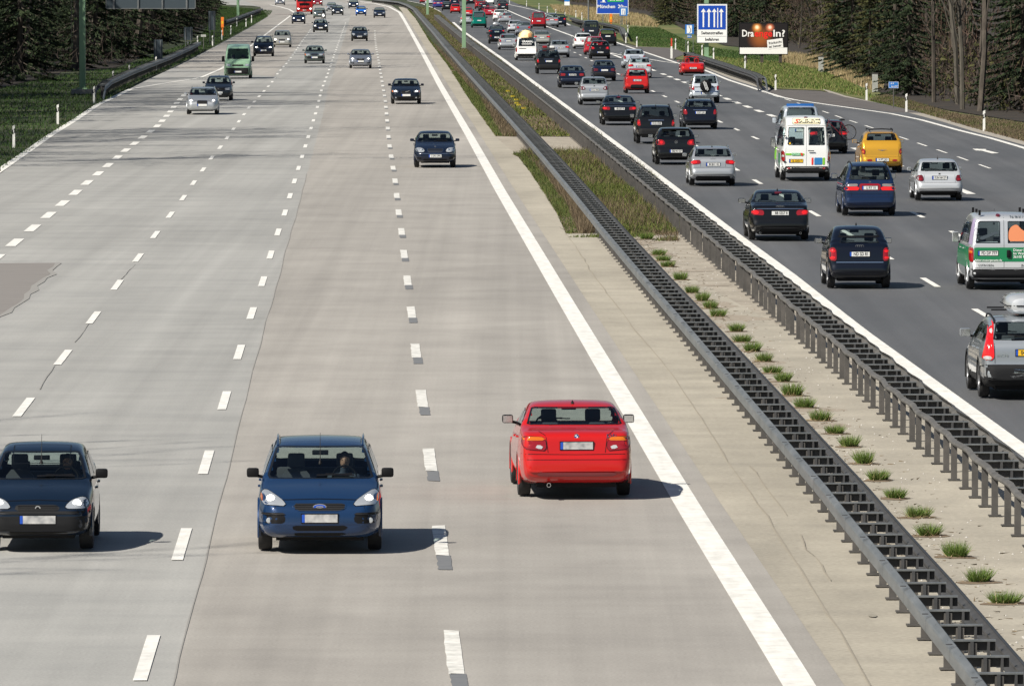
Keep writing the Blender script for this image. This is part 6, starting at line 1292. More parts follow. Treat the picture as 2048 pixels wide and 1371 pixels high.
scatter("median_grass", MD, 16000, "short_green", .08, .28, .02, 46, .5, "green grass on the shoulder side of the median barrier", lambda x, y: .6 + pn(x, y, 6))
scatter("median_weeds", [(1190, 466), (1160, 422), (1088, 345), (1048, 306), (1062, 320), (1100, 362), (1135, 410), (1160, 466)], 6000, "weeds", .15, .45, .012, 47, .4, lb1)
scatter("median_weeds", [(1032, 273), (990, 228), (925, 158), (880, 106), (868, 90), (905, 130), (960, 195), (1005, 272)], 8000, "weeds", .15, .45, .018, 48, .4, lb1)
scatter("dry_grass", [(1560, 112), (1640, 118), (1700, 150), (1768, 176), (1745, 180), (1690, 162), (1640, 140), (1560, 125)], 15000, "straw", .2, .7, .02, 51, .2, "tall straw coloured grass in front of the evergreens")
scatter("dry_grass", [(1100, 12), (1160, 14), (1290, 32), (1320, 48), (1315, 54), (1250, 50), (1160, 36), (1110, 22)], 14000, "straw", .2, .6, .04, 52, .2, "tall straw coloured grass behind the distance sign")
scatter("meadow_grass", [(1400, 112), (1560, 125), (1640, 140), (1700, 165), (1755, 198), (1640, 178), (1545, 174), (1470, 140)], 22000, "meadow_blades", .06, .26, .03, 53, .4, "green grass of the verge under the billboard")
scatter("meadow_grass", [(1250, 66), (1262, 54), (1320, 56), (1380, 84), (1440, 98), (1560, 112), (1560, 125), (1400, 112), (1372, 104), (1345, 95), (1275, 92)], 16000, "shade_grass", .06, .18, .035, 54, .4, "dark green grass beyond the upper lay-by", lambda x, y: .8)
scatter("meadow_grass", [(1740, 200), (1770, 190), (1820, 202), (1900, 226), (2060, 250), (2060, 286), (1950, 257), (1830, 222)], 22000, "weeds", .06, .22, .02, 55, .6, "matted dry grass on the right verge", lambda x, y: .6 + pn(x, y, 3))
scatter("meadow_grass", [(1740, 202), (1770, 190), (1820, 202), (1900, 226), (2060, 250), (2060, 284), (1950, 256), (1830, 222)], 12000, "short_green", .06, .2, .02, 56, .6, "green grass on the right verge", lambda x, y: .5 + 1.2 * pn(x, y, 5, 2))
scatter("verge_grass", [(-30, 372), (0, 343), (100, 271), (200, 207), (262, 174), (300, 154), (400, 107), (500, 53), (540, 30), (545, 22), (440, 12), (425, 40), (395, 80), (335, 100), (240, 135), (122, 150), (0, 178), (-60, 190)], 52000, "shade_grass", .06, .24, .022, 57, .5, "shaded green grass of the left verge")
scatter("median_greenery", [(1132, 460), (1352, 460), (1356, 480), (1240, 484), (1228, 474), (1190, 474), (1136, 474)], 2600, "ivy", .04, .2, .016, 58, .8, lb2, lambda x, y: max(0, pn(x, y, 1.5)) * 2)
scatter("median_weeds", [(1225, 462), (1354, 462), (1358, 486), (1236, 488)], 900, "weeds", .05, .3, .01, 59, .5, lb1, lambda x, y: max(0, pn(x, y, 1.2, 3)) * 2)
# flowers in the median
for i, (x, y, lb) in enumerate([(1016, 196, 'yellow flower highest of the row in the median'), (1026, 207, 'second yellow flower of the median row'), (1033, 214, 'third yellow flower of the median row, in the thickest clump'), (1034, 221, 'fourth yellow flower of the median row'), (1038, 225, 'fifth yellow flower of the median row'), (1048, 232, 'lowest yellow flower of the median row')]):
    X, Y = G(x, y); r = empty("flower", (X, Y, 0), 0, label=lb, category="flower", group="yellow flowers in the median"); mb = MB()
    for k in range(3): mb.tube([(0, 0, 0), (.05 * k - .05, 0, .25), (.08 * k - .08, 0, .42)], .008, 4)
    mb.build("stem", MAT["grass_blades"], r); mb = MB()
    for k in range(3):
        for j in range(6): a = j * 1.047; mb.add([(.08 * k - .08, 0, .42), (.08 * k - .08 + .06 * math.cos(a), .03, .44 + .06 * math.sin(a)), (.08 * k - .08 + .06 * math.cos(a + .7), -.02, .44 + .06 * math.sin(a + .7))], [(0, 1, 2)])
    mb.build("petals", MAT["blossom"], r)
# grass tufts growing out of the concrete
tm = []
for k in range(5):
    random.seed(60 + k); v = []; f = []
    for _ in range(520):
        a = random.uniform(0, 6.283); r_ = .22 * math.sqrt(random.random()); p = Vector((r_ * math.cos(a), r_ * math.sin(a) * .7, 0)); d = Vector((math.cos(a) * r_ * 3.0 + random.gauss(0, .25), math.sin(a) * r_ * 3.0 + random.gauss(0, .25), 1)).normalized(); sliver(v, f, p, d, random.uniform(.16, .38), .009)
    m = mesh("blades", v, f); m.materials.append(MAT["grass_blades"]); tm.append(m)
TU = [(1632 / 3.265 / 1 + 793, 478, 6), (1318, 510, 5), (1327, 521, 4), (1336, 533, 6), (1361, 559, 13), (1384, 585, 6), (1405, 601, 8), (1421, 616, 7), (1436, 632, 7), (1473, 662, 10), (1485, 683, 6), (1505, 702, 8), (1528, 722, 7), (1545, 745, 10), (1567, 762, 10), (1585, 790, 18), (1609, 814, 9), (1641, 840, 12), (1670, 866, 8), (1700, 892, 12), (1728, 926, 15), (1757, 959, 11), (1791, 995, 11), (1837, 1033, 14), (1858, 1070, 16), (1912, 1112, 17), (1959, 1162, 17), (2010, 1205, 25)]
for i, (x, y, hwp) in enumerate(TU):
    X, Y = G(x, y); s_ = 1.35 * (hwp / sc(y)) / .30; s_ = max(s_, .75)
    near = ["smallest", "thin", "low", "rounded", "broad", "neat", "spiky"][i % 7]
    r = empty("grass_tuft", (X, Y, -.012), random.uniform(0, 6), label="%s green grass tuft on the median concrete, number %s from the planted end" % (near, ["first", "second", "third", "fourth", "fifth", "sixth", "seventh", "eighth", "ninth", "tenth", "eleventh", "twelfth", "thirteenth", "fourteenth", "fifteenth", "sixteenth", "seventeenth", "eighteenth", "nineteenth", "twentieth", "twenty first", "twenty second", "twenty third", "twenty fourth", "twenty fifth", "twenty sixth", "twenty seventh", "twenty eighth"][i]), category="grass tuft", group="grass tufts on the median concrete")
    r['label'] = r['label'].replace("number ", "")
    r.rotation_euler = (0, 0, random.uniform(0, 6)); o = link("blades", tm[i % 5], parent=r); o.scale = (s_ * .95, s_ * .95, min(s_, 1.7) * random.uniform(.75, 1.1))
    random.seed(i * 3 + 1); dv = []; df = []
    for _ in range(int(40 + 130 * random.random())): a = random.uniform(0, 6.283); q_ = .3 * s_ * math.sqrt(random.random()); sliver(dv, df, Vector((q_ * math.cos(a), q_ * .8 * math.sin(a), .01)), rdir(.25), random.uniform(.05, .22), .006)
    link("dead_blades", mesh("dead_blades", dv, df), [MAT["straw"]], parent=r)
    v = []; random.seed(i); mb = MB(); v = [(s_ * .42 * random.uniform(.7, 1.3) * math.cos(a * .4488), s_ * .36 * random.uniform(.7, 1.3) * math.sin(a * .4488), .006) for a in range(14)]; mb.add(v + [(0, 0, .035 * s_)], [(a, (a + 1) % 14, 14) for a in range(14)]); mb.build("soil", MAT["soil"], r, True)
# loose stones and litter
random.seed(77); v = MB()
sm2 = []
for _ in range(700):
    y = random.uniform(92, 225); t = random.random(); x = lerp(pl([(p[1], p[0]) for p in lbp], y) + .75, pl([(p[1], p[0]) for p in rbp], y) - .1, t ** 1.5); s_ = random.uniform(.008, .03)
    b = [(x + s_ * random.uniform(.6, 1.3) * math.cos(a * 1.2566), y + s_ * math.sin(a * 1.2566), -.01) for a in range(5)]; v.add(b + [(x, y, -.01 + s_ * .7)], [(a, (a + 1) % 5, 5) for a in range(5)])
v.build("loose_stones", MAT["stone"], kind="stuff", label="small pale stones strewn on the median concrete", category="stones")

random.seed(91); v = []; f = []
for _ in range(2600):
    y = random.uniform(92, 235); t = random.betavariate(1.3, 3.2); x = lerp(pl([(p[1], p[0]) for p in lbp], y) + .7, pl([(p[1], p[0]) for p in rbp], y) - .05, t); d = Vector((random.gauss(0, 1), random.gauss(0, 1), .08)).normalized(); sliver(v, f, Vector((x, y, -.008)), d, random.uniform(.03, .16), random.uniform(.004, .014))
m = mesh("dry_debris", v, f); m.materials.append(MAT["weeds"]); link("dry_debris", m, kind="stuff", label="dead leaves and twigs lying on the median concrete", category="debris")
for k in range(26):
    y = 96 + 5.3 * k + random.uniform(-2, 2); x = lerp(pl([(p[1], p[0]) for p in lbp], y) + .8, pl([(p[1], p[0]) for p in rbp], y), random.uniform(.05, .5)); a0 = random.uniform(.4, 1.1); b0 = random.uniform(.5, 1.6)
    mb = MB(); mb.add([(x + a0 * (1 + .3 * math.sin(3 * a * .35 + k)) * math.cos(a * .349), y + b0 * (1 + .3 * math.sin(2 * a * .35 + k)) * math.sin(a * .349), -.0135 + .0002 * k) for a in range(18)], [tuple(range(18))]); mb.build("dirt_patch", MAT["dirt_film"], kind="structure")
# ---------------- traffic ----------------
GL, GR = "vehicles driving toward the camera", "vehicles driving away from the camera"
def on(k, col, x, y, lb, cat='car', nm='car', **kw): return make(P[k], col, x, y, lb, GL, False, cat, nm, **kw)
def aw(k, col, x, y, lb, cat='car', nm='car', **kw): return make(P[k], col, x, y, lb, GR, True, cat, nm, **kw)
c_corsa = on('small_hatch', 'corsa_navy', 79, 1099, "dark navy small hatchback with lit headlights, cut by the left picture edge")
c_focus = on('blue_estate', 'navy', 640, 1101, "blue estate car with lit headlights, nearest car in the middle lane")
c_bmw = make(P['red_sedan'], 'red', 1148, 992, "bright red sedan seen from behind, beside the thick white line", None, True, 'car', 'sedan', extra_turn=.02)
on('merc_sedan', 'midnight', 870, 335, "dark blue sedan with chrome grille frame and unlit headlights, nearest the thick white line")
on('slash_sedan', 'blue_black', 812, 208, "dark sedan with a diagonal bar across its grille and blank white plate")
on('grille_sedan', 'grey_silver', 721, 137, "metallic grey car with tall dark grille and ring emblem, headlights lit")
on('merc_sedan', 'black', 719, 82.5, "black sedan with lit lamps just beyond the metallic grey car", skip=())
on('old_sedan', 'sage', 629, 127, "old greenish grey boxy sedan with amber corner lamps")
on('estate', 'black', 641, 65, "dark estate with lit headlights in front of the motorcyclist")
on('rear_sedan', 'midnight', 597, 48, "dark blue sedan with lit headlights below the red truck", skip=FAR)
on('compact_mpv', 'beige_silver', 564, 95, "pale silver minivan just behind the dark blue minivan", cat='minivan')
on('mpv', 'blue_black', 527, 113, "dark blue minivan with chrome winged grille beside the green van", cat='minivan')
on('high_van', 'mint', 476, 157, "tall pale green delivery van with black bumper", cat='van', nm='delivery_van')
on('golf_old', 'charcoal', 437, 201, "dark old hatchback half hidden behind the silver sedan near the green mast", cat='car')
on('estate', 'silver', 405, 229, "silver estate with lit headlights, nearest car on the lanes by the green mast")
on('estate', 'sage', 639, 37, "grey green car beside the red truck, right of it", skip=FAR)
on('old_sedan', 'blue_silver', 663, 23, "pale silver car behind the dark sedan at the top of the road", skip=FAR)
on('rear_sedan', 'charcoal', 675, 31, "dark sedan with lit lamps right of the grey green car", skip=FAR)
on('estate', 'midnight', 707, 17.5, "dark estate behind the bright blue small car", skip=FAR)
on('small_hatch', 'bright_blue', 722, 32, "bright blue small car with lit headlights, far up the road", skip=FAR)
on('merc_sedan', 'midnight', 759, 36, "dark sedan right of the bright blue small car, close to the white edge line", skip=FAR)
on('compact_mpv', 'grey_silver', 560, 10.5, "grey car at the very top of the slip lane, left of the red truck", skip=FAR)
on('rear_sedan', 'dark_red', 635, 12, "dark red car behind the red truck", skip=FAR)
# right carriageway
aw('crossover', 'blue_silver', 2050, 795, "silver estate with grey cladding and a pale roof box, cut by the right picture edge", nm='estate_car')
aw('delivery', 'pale_silver', 2004, 578, "silver delivery van with a green lettered band across its rear doors", cat='van', nm='delivery_van')
aw('tall_hatch', 'blue_black', 1717, 576, "blue black tall hatchback with split rear window and lit vertical tail lights")
aw('audi_sedan', 'black', 1557, 480, "long black sedan with ring emblem and lit tail lights")
aw('mpv', 'mid_blue', 1737, 431, "dark blue minivan with a full width red lamp band", cat='minivan', nm='minivan')
aw('golf_old', 'pale_silver', 1877, 401, "pale silver old hatchback with dark square tail lights")
aw('sprinter', 'white', 1610, 361, "tall white minibus with cream sign above two rear windows", cat='minibus', nm='minibus')
aw('gold_tall', 'gold', 1762, 345, "golden yellow rounded hatchback with black roof rack")
aw('estate', 'silver', 1424, 371, "silver estate with roof rails and lit red lamps, close to the dark barrier")
aw('golf_new', 'black', 1351, 329, "black hatchback with round lit tail lamps, just ahead of the silver estate")
aw('suv', 'black', 1311, 287, "black sport utility car with chrome strip above the plate", cat='suv', nm='suv')
aw('dark_estate', 'blue_black', 1399, 258, "dark navy estate with a chrome strip, beside the black sport utility car")
aw('audi_sedan', 'black', 1238, 250, "black coupe shaped sedan just left of the black sport utility car", skip=("emblem",))
aw('offroader', 'ice', 1410, 206, "silver off-roader with a striped spare wheel cover on its tail", cat='off-roader', nm='off_roader')
aw('plus_hatch', 'silver', 1188, 210, "silver high roofed hatchback with dark lamps beside the median barrier")
aw('panda', 'bright_red', 1274, 187, "small upright bright red hatchback with black bumper insert")
aw('rear_sedan', 'midnight', 1144, 176, "dark blue sedan with two round yellow rear marks")
aw('old_sedan', 'midnight', 1208, 162, "dark blue boxy sedan with chrome bumper line, left of the small red hatchback")
aw('estate', 'pale_silver', 1279, 156, "silver estate directly beyond the small upright red hatchback")
aw('dark_estate', 'ice', 1268, 137, "pale patrol style estate beyond the silver estate at the lay-by")
aw('roadster', 'bright_red', 1385, 151, "low bright red open roadster beside the right guard rail", cat='roadster', nm='roadster')
c_suv = aw('suv', 'black', 1097, 148, "black sport utility car with yellow plate and loaded roof", cat='suv', nm='suv', skip=("lettering",))
aw('golf_new', 'black', 1200, 118, "black hatchback in front of a half hidden red car")
aw('compact_mpv', 'crimson', 1189, 110, "red car half hidden by the black hatchback", skip=FAR)
aw('estate', 'silver', 1119, 115, "silver rounded car right of the white van with the roof load")
c_wvan = aw('white_van', 'white', 1053, 121, "white van carrying a yellow bundle on its roof, white lettering in its rear window", cat='van', nm='van')
aw('estate', 'beige_silver', 1083, 92, "beige silver car behind the right side of the white van", skip=FAR)
aw('dark_estate', 'silver', 1016, 100, "silver estate left of the white van, red lamps lit", skip=FAR)
aw('small_hatch', 'black', 993, 88, "small dark car with bright red lamps left of the silver estate", skip=FAR)
c_box = aw('estate', 'midnight', 993, 79, "dark estate carrying a silver roof box on the inner lane", skip=FAR)
aw('golf_old', 'pale_silver', 1030, 66, "pale silver hatchback left of a grey hatchback beyond the white van", skip=FAR)
aw('golf_new', 'grey_silver', 1047, 72, "grey hatchback hidden behind the yellow roof bundle", skip=FAR)
aw('dark_estate', 'white', 1166, 98, "white estate on the outer lane beside the dark green minibus")
aw('compact_mpv', 'black', 1215, 92, "black compact minivan with tall lamps, right of the dark green minibus", cat='minivan', skip=FAR)
aw('vw_van', 'charcoal', 1182, 79, "dark green grey minibus in front of the thin steel pole", cat='minibus', nm='minibus', skip=FAR)
aw('vw_van', 'dark_red', 1077, 57, "red van on the solid white line of the slip lane", cat='van', nm='van', skip=FAR)
aw('mpv', 'blue_silver', 1103, 55, "silver blue minivan right of the red van", cat='minivan', skip=FAR)
aw('golf_new', 'midnight', 1119, 53, "dark hatchback right of the silver blue minivan", skip=FAR)
aw('vw_van', 'green', 958, 56, "dark teal green van right of the pale green mast", cat='van', nm='van', skip=FAR)
aw('estate', 'silver', 934, 51, "silver car partly hidden by the pale green mast", skip=FAR)
aw('small_hatch', 'bright_red', 935, 35, "red car behind the pale green mast", skip=FAR)
aw('rear_sedan', 'silver', 1010, 48, "silver coupe shaped car above the roof box of the dark estate", skip=FAR)
aw('golf_new', 'white', 999, 42, "white hatchback beyond the silver coupe shaped car", skip=FAR)
aw('rear_sedan', 'crimson', 979, 34, "red sedan right of the dark teal van", skip=FAR)
aw('small_hatch', 'red', 911, 27, "red hatchback left of the pale green mast", skip=FAR)
aw('rear_sedan', 'black', 968, 23, "black sedan with red lamps above the teal van", skip=FAR)
aw('golf_new', 'charcoal', 1006, 21, "dark hatchback alone in the outer lane near the top", skip=FAR)
aw('vw_van', 'dark_red', 961, 18.5, "dark red van near the top of the picture", cat='van', nm='van', skip=FAR)
aw('golf_old', 'black', 894, 22, "dark hatchback between the violet blue car and the red hatchback", skip=FAR)
aw('mpv', 'violet_blue', 876, 17.5, "violet blue minivan at the far median edge", cat='minivan', skip=FAR)
aw('compact_mpv', 'midnight', 909, 14, "dark car beyond the red hatchback left of the mast", skip=FAR)
aw('estate', 'ice', 860, 11, "lilac grey car behind the violet blue minivan", skip=FAR)
aw('small_hatch', 'dark_red', 848, 7, "small reddish car at the far left end of the queue", skip=FAR)
aw('high_van', 'white', 978, 9, "white box shaped van behind the dark red van", cat='van', nm='van', skip=FAR)
aw('estate', 'black', 942, 10, "black car at the top picture edge behind the mast", skip=FAR)
aw('estate', 'silver', 925, 5, "silver car at the top picture edge left of the black one", skip=FAR)
aw('golf_new', 'midnight', 891, 5, "dark blue car at the top picture edge above the median line", skip=FAR)
aw('golf_old', 'grey_silver', 1003, 5, "grey car highest in the outer lane", skip=FAR)
c_bike = aw('estate', 'black', 1655, 307, "black car carrying a bicycle, mostly hidden behind the white minibus")
c_pol = aw('vw_van', 'ice', 1600, 300, "silver van with blue light bar, hidden ahead of the white minibus", cat='van', nm='van', skip=FAR)
# extra things carried by vehicles
def carried(car, lx_, ly, lz, name, label, cat, rz=0):
    m = Matrix.Translation(car.location) @ Matrix.Rotation(car.rotation_euler.z, 4, 'Z'); p = m @ Vector((lx_, ly, lz)); o = empty(name, p, car.rotation_euler.z + rz, label=label, category=cat); return o
r = carried(c_wvan, -1.2, .0, 1.92, "roof_bundle", "yellow tarpaulin bundle strapped on the roof of the white van", "bundle")
mb = MB(); random.seed(5); rings = []
for i in range(13):
    a = math.pi * i / 12; rr = math.sin(a) ** .6 + .02; rings.append([Vector((-1.1 * math.cos(a), .62 * rr * math.cos(t) * (1 + .12 * math.sin(3 * t + i)), max(0, .62 * rr * math.sin(t)) * (1 + .15 * math.sin(2 * t + i * 1.3)))) for t in [2 * math.pi * j / 18 for j in range(18)]])
mb.loft(rings); mb.build("tarpaulin", MAT["tarp_yellow"], r, True); mb = MB(); mb.box(-1.2, -1.02, -.42, -.12, .05, .38, 0, .05); mb.build("brown_patch", MAT["tarp_brown"], r, True)
mb = MB(); 
for x_ in (-.5, .5): mb.tube([(x_, .64 * math.cos(t), .02 + .64 * math.sin(t)) for t in [math.pi * j / 10 for j in range(11)]], .02, 5)
mb.build("strap", MAT["black_plastic"], r)
r = carried(c_box, -.3, 0, 1.50, "roof_box", "silver roof box on the dark estate of the inner lane", "roof box"); mb = MB()
mb.loft([[Vector((x, .42 * w_ * math.cos(t), .10 + .2 * w_ * math.sin(t))) for t in [2 * math.pi * j / 16 for j in range(16)]] for x, w_ in ((-1.0, .5), (-.93, .9), (-.7, 1), (.5, .95), (.9, .6), (1.05, .25))]); mb.build("shell", PAINT["silver"], r, True)
mb = MB(); mb.box(-.5, -.44, -.6, .6, -.10, -.06); mb.box(.44, .5, -.6, .6, -.10, -.06); mb.build("bar", MAT["black_plastic"], r)
XC = [o for o in COL.objects if o.name.startswith("estate_car")][0]
r = carried(XC, -.35, -.10, 1.62, "roof_box", "large pale grey roof box on the silver estate at the right picture edge", "roof box"); mb = MB()
mb.loft([[Vector((x, .46 * w_ * math.copysign(abs(math.cos(t)) ** .6, math.cos(t)), .2 * h_ + .2 * w_ * h_ * math.copysign(abs(math.sin(t)) ** .7, math.sin(t)))) for t in [2 * math.pi * j / 24 for j in range(24)]] for x, w_, h_ in ((-1.12, .55, .8), (-1.08, .8, .95), (-.9, .97, 1.05), (-.4, 1, 1.05), (.5, .95, 1), (1.0, .7, .8), (1.15, .35, .6))]); s_ = mb.build("shell", PAINT["pale_silver"], r, True)
mb = MB(); mb.tube([(-1.1, -.30, .19), (-1.02, -.455, .19), (.6, -.45, .19)], .012, 4); mb.tube([(-1.1, .30, .19), (-1.02, .455, .19), (.6, .45, .19)], .012, 4); mb.tube([(-1.135, -.28, .19), (-1.135, .28, .19)], .012, 4); mb.build("seam", MAT["black_plastic"], r)
r = carried(c_suv, -.6, 0, 1.82, "roof_load", "dark bundle with red and white bags on the roof of the black sport utility car", "luggage"); mb = MB(); mb.box(-.6, .6, -.5, .5, 0, .16, 0, .06); mb.build("dark_bag", MAT["cloth"], r, True); mb = MB(); mb.box(-.62, -.2, .1, .45, .10, .28, 0, .06); mb.build("red_bag", MAT["lens_red"], r, True); mb = MB(); mb.box(-.62, -.3, -.45, -.1, .1, .26, 0, .05); mb.build("white_bag", MAT["white_matt"], r, True)
mb = MB(); mb.box(-2.25 + 4.2, -2.25 + 4.25, -.01, .01, 0, .01)
def bicycle(r):
    for i, x in enumerate((-.52, .52)):
        mb = MB(); mb.lathe([(.33 + .017 * math.cos(a), .017 * math.sin(a)) for a in [0, 1.05, 2.09, 3.14, 4.19, 5.24]], 28, 'y', (x, 0, .34), 0, True); w = mb.build("wheel", MAT["rubber"], r, True)
        mb = MB(); mb.lathe([(.305 + .008 * math.cos(a), .008 * math.sin(a)) for a in [0, 1.57, 3.14, 4.71]], 28, 'y', (x, 0, .34), 0, True)
        for k in range(12): a = k * .5236; mb.tube([(x, 0, .34), (x + .3 * math.cos(a), 0, .34 + .3 * math.sin(a))], .003, 3)
        mb.build("rim", MAT["chrome"], w)
    mb = MB()
    for a, b in (((-.52, 0, .34), (-.12, 0, .30)), ((-.52, 0, .34), (-.20, 0, .78)), ((-.12, 0, .30), (-.22, 0, .86)), ((-.12, 0, .30), (.36, 0, .78)), ((-.20, 0, .78), (.36, 0, .84)), ((.52, 0, .34), (.34, 0, .92))): mb.tube([a, b], .017, 6)
    mb.build("frame", MAT["lens_dark_red"], r); mb = MB(); mb.tube([(.34, -.26, .97), (.36, 0, .95), (.34, .26, .97)], .014, 6); mb.build("handlebar", MAT["chrome"], r); mb = MB(); mb.box(-.35, -.10, -.06, .06, .86, .92, 0, .02); mb.build("saddle", MAT["black_plastic"], r)
r = carried(c_bike, -2.42, -.35, .62, "bicycle", "red framed bicycle hanging across the rear of the black car beside the white minibus", "bicycle", math.pi / 2 * 1); bicycle(r)
r = carried(c_pol, -1.6, 0, 1.93, "light_bar", "blue light bar on the roof of the silver van ahead of the minibus", "light bar"); mb = MB(); mb.box(-.14, .14, -.62, .62, .02, .16, 0, .04); mb.build("lens", MAT["police_blue"], r, True); mb = MB(); mb.box(-.10, .10, -.66, .66, -.02, .03); mb.build("base", MAT["black_plastic"], r)
# red truck
def truck(px, py):
    X, Y = G(px, py); r = empty("truck", (X, Y + .1, 0), math.radians(-90) + .0201, label="bright red truck with lit headlamps at the top of the road", category="truck", group=GL)
    W_ = 1.23; mb = MB(); sec = [(.0, .45, 1.25, W_ * .94), (-.12, .38, 2.0, W_), (-.30, .38, 2.9, W_), (-.55, .38, 3.25, W_ * .99), (-2.2, .38, 3.45, W_ * .98), (-2.3, .45, 3.4, W_ * .97)]
    mb.loft([[Vector((x, y, z)) for y, z in ((-w * .97, a), (w * .97, a), (w, a + .1), (w, b - .15), (w * .93, b), (-w * .93, b), (-w, b - .15), (-w, a + .1))] for x, a, b, w in sec]); cab = mb.build("cab", PAINT["bright_red"], r, True)
    mb = MB(); mb.add([(-.12, -1.08, 1.95), (-.12, 1.08, 1.95), (-.30, 1.02, 2.80), (-.30, -1.02, 2.80)], [(0, 1, 2, 3)]); mb.v = [q + Vector((.03, 0, 0)) for q in mb.v]; mb.build("windscreen", MAT["seal"], r)
    mb = MB(); mb.box(-.03, .02, -.75, .75, 1.35, 1.72, 0, .03); mb.build("grille", MAT["black_plastic"], r); mb = MB(); mb.box(.0, .035, -.6, .6, .85, 1.0, 0, .02); mb.build("air_intake", MAT["black_plastic"], r)
    for sd in (1, -1):
        mb = MB(); mb.box(-.06, .05, *sorted((sd * .72, sd * 1.12)), .72, .98, 0, .03); h = mb.build("headlight", MAT["head_glass"], r, True); mb = MB(); mb.lathe([(.001, .06), (.09, .055)], 12, 'x', (0, sd * .92, .85)); mb.build("lamp", MAT["lamp_lit"], h)
        mb = MB(); mb.box(-.3, -.18, *sorted((sd * 1.3, sd * 1.5)), 2.0, 2.65, 0, .04); mb.build("wing_mirror", MAT["black_plastic"], r, True)
    mb = MB(); mb.box(.03, .05, -.26, .26, .58, .70); mb.build("number_plate", MAT["plate_white"], r)
    mb = MB(); mb.box(-8.6, -2.5, -1.26, 1.26, 1.1, 3.7, 0, .04); mb.build("cargo_box", MAT["post_red"], r, True); mb = MB(); mb.box(-8.5, -.5, -.45, .45, .6, 1.08); mb.build("chassis", MAT["black_plastic"], r)
    for x in (-1.3, -6.6):
        for sd in (1, -1): mb = MB(); mb.lathe([(.28, -.14), (.45, -.15), (.5, -.1), (.5, .1), (.45, .15), (.28, .14), (.01, .1)], 22, 'y', (x, sd * 1.05, .5)); mb.build("wheel", MAT["rubber"], r, True)
truck(609, 29)
# people
def skin_body(name, mat, pts, edges, rad, parent=None):
    m = bpy.data.meshes.new(name); m.from_pydata(pts, edges, []); o = bpy.data.objects.new(name, m); COL.objects.link(o)
    md = o.modifiers.new("skin", 'SKIN'); 
    for i, q in enumerate(m.skin_vertices[0].data): q.radius = (rad[i], rad[i] * .85); q.use_root = (i == 0)
    sb = o.modifiers.new("sub", 'SUBSURF'); sb.levels = 1; sb.render_levels = 2; m.materials.append(MAT[mat])
    if parent: o.parent = parent
    dg = bpy.context.evaluated_depsgraph_get(); dg.update(); m2 = bpy.data.meshes.new_from_object(o.evaluated_get(dg)); m2.polygons.foreach_set("use_smooth", [True] * len(m2.polygons)); o.modifiers.clear(); o.data = m2; return o
def seated(car, proto, side, shirt, label, wheel=True, hairy=1.0):
    xs = proto.L / 2 - proto.cowl[0] - 1.02; zs = proto.cowl[1] - .52; top = proto.H - .13; hz = min(zs + .78, top - .12)
    r = carried(car, xs, side * .36, 0, "person", label, "person")
    sh = hz - .24; hd = 1 if wheel else 0
    pts = [(0, 0, zs + .12), (-.06, 0, zs + .30), (-.08, 0, sh - .05), (-.07, 0, sh + .06), (-.05, 0, hz - .06), (-.04, 0, hz + .04), (-.07, .19, sh), (.02, .25, sh - .24), (.30, .17, sh - .14 - .04), (.42, .12, sh - .12), (-.07, -.19, sh), (.02, -.25, sh - .24), (.30, -.17, sh - .18), (.42, -.12, sh - .12), (.38, .11, zs + .14), (.38, -.11, zs + .14)]
    ed = [(0, 1), (1, 2), (2, 3), (3, 4), (4, 5), (2, 6), (6, 7), (7, 8), (8, 9), (2, 10), (10, 11), (11, 12), (12, 13), (0, 14), (0, 15)]
    rd = [.15, .145, .15, .06, .075, .085, .075, .05, .038, .035, .075, .05, .038, .035, .09, .09]
    b = skin_body("body", shirt, pts, ed, rd, r)
    mb = MB(); c = Vector((-.035, 0, hz + .02))
    prof = [(-.115, .035), (-.09, .055), (-.05, .068), (0, .076), (.05, .076), (.09, .058), (.115, .02)]
    mb.loft([[c + Vector((w_ * 1.18 * math.cos(t) + (.02 if (abs(t) < .3 and -.04 < z_ < .02) else 0), w_ * math.sin(t), z_)) for t in [2 * math.pi * j / 20 for j in range(20)]] for z_, w_ in prof]); hd_ = mb.build("head", MAT["skin"], r, True)
    mb = MB()
    for sd in (1, -1): mb.box(c.x + .072, c.x + .082, sd * .03 - .014, sd * .03 + .014, c.z - .002, c.z + .012, 0); mb.box(c.x - .01, c.x + .02, *sorted((sd * .072, sd * .088)), c.z - .03, c.z + .02, 0, .005)
    mb.box(c.x + .07, c.x + .08, -.022, .022, c.z - .062, c.z - .055); mb.build("face_features", MAT["hair"], hd_)
    mb = MB(); mb.loft([[c + Vector((w_ * 1.2 * math.cos(t) - sft, w_ * 1.06 * math.sin(t), z_)) for t in [2 * math.pi * j / 20 for j in range(20)]] for z_, w_, sft in [(-.05 * hairy, .066, .045), (0, .08, .032), (.05, .085, .015), (.095, .066, .005), (.128, .02, 0)]]); mb.build("hair", MAT["hair"], r, True)
    for sd in (1, -1):
        mb = MB(); mb.box(.40, .46, sd * .14 - .04, sd * .14 + .04, sh - .16, sh - .10, 0, .02)
        for k in range(4): mb.tube([(.45, sd * .14 + (k - 1.5) * .02, sh - .12), (.48, sd * .14 + (k - 1.5) * .02, sh - .13), (.475, sd * .14 + (k - 1.5) * .02, sh - .16)], .0085, 5)
        mb.tube([(.42, sd * .10, sh - .13), (.45, sd * .085, sh - .11)], .01, 5); mb.build("hand", MAT["skin"], r, True)
    return r
seated(c_corsa, P['small_hatch'], 1, 'shirt_dark', "driver in dark top holding the wheel of the navy small hatchback", hairy=1.6)
seated(c_focus, P['blue_estate'], 1, 'shirt_dark', "driver with short hair behind the wheel of the blue estate")
seated(c_bmw, P['red_sedan'], 1, 'shirt_dark', "driver on the left seat of the red sedan, seen from behind")
seated(c_bmw, P['red_sedan'], -1, 'shirt_grey', "passenger on the right seat of the red sedan, seen from behind")
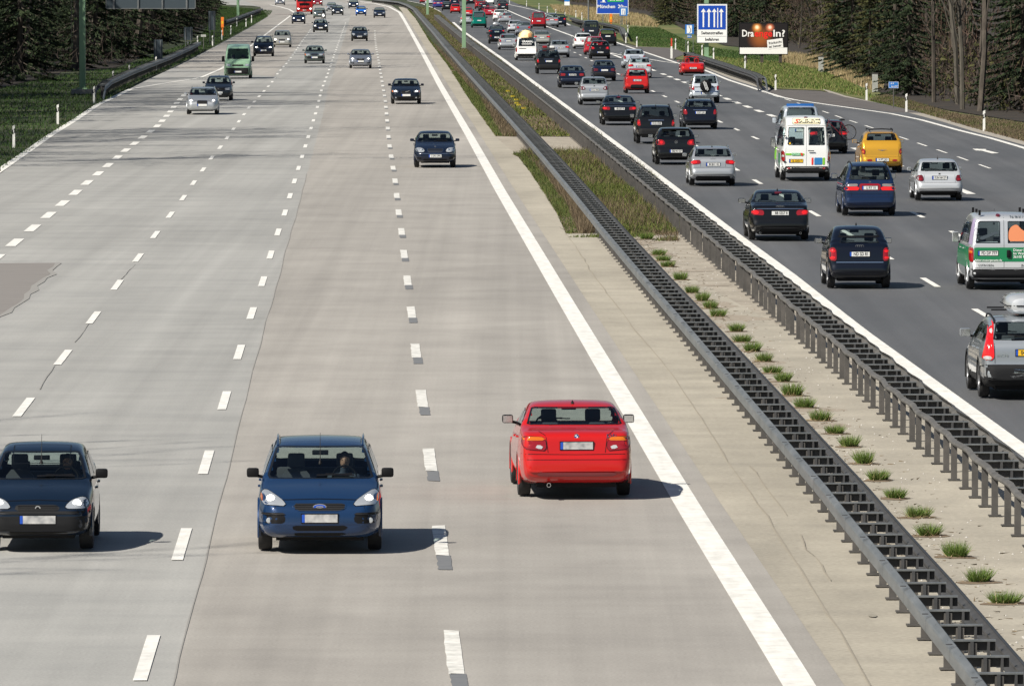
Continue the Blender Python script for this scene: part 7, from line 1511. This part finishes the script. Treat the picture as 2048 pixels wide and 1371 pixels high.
# motorcyclist behind the dark estate
X, Y = G(647, 45); r = empty("motorcycle", (X, Y, 0), math.radians(-90) + .02, label="motorcycle with lit headlamp hidden behind the dark estate far up the road", category="motorcycle", group=GL)
for x in (.72, -.72): mb = MB(); mb.lathe([(.30 + .06 * math.cos(a), .05 * math.sin(a)) for a in [0, .8, 1.6, 2.4, 3.14, 4, 4.8, 5.6]], 22, 'y', (x, 0, .33), 0, True); mb.build("wheel", MAT["rubber"], r, True)
mb = MB(); mb.loft([[Vector((x, w_ * math.cos(t), z_ + h_ * math.sin(t))) for t in [2 * math.pi * j / 14 for j in range(14)]] for x, z_, w_, h_ in ((.85, .95, .05, .08), (.65, .95, .2, .22), (.3, .85, .2, .22), (-.1, .75, .16, .16), (-.7, .85, .1, .08))]); mb.build("fairing", PAINT["white"], r, True)
mb = MB(); mb.tube([(.45, -.38, 1.05), (.5, 0, 1.08), (.45, .38, 1.05)], .016, 6); mb.build("handlebar", MAT["black_plastic"], r); mb = MB(); mb.lathe([(.001, .03), (.08, .02)], 14, 'x', (.85, 0, .92)); mb.build("headlight", MAT["lamp_lit"], r)
r2 = empty("person", (X, Y, 0), math.radians(-90) + .02, label="motorcyclist in dark suit and helmet leaning over the handlebar", category="person")
skin_body("body", 'cloth', [(-.25, 0, .85), (-.15, 0, 1.05), (.0, 0, 1.3), (.06, 0, 1.42), (.0, .2, 1.33), (.2, .3, 1.12), (.42, .34, 1.07), (.0, -.2, 1.33), (.2, -.3, 1.12), (.42, -.34, 1.07), (.15, .2, .8), (-.1, .22, .45), (.15, -.2, .8), (-.1, -.22, .45)], [(0, 1), (1, 2), (2, 3), (2, 4), (4, 5), (5, 6), (2, 7), (7, 8), (8, 9), (0, 10), (10, 11), (0, 12), (12, 13)], [.15, .15, .15, .07, .08, .055, .04, .08, .055, .04, .09, .06, .09, .06], r2)
mb = MB(); mb.loft([[Vector((.1 + w_ * 1.1 * math.cos(t), w_ * math.sin(t), z_)) for t in [2 * math.pi * j / 16 for j in range(16)]] for z_, w_ in ((1.42, .09), (1.48, .125), (1.56, .135), (1.64, .11), (1.69, .03))]); mb.build("helmet", MAT["black_plastic"], r2, True)
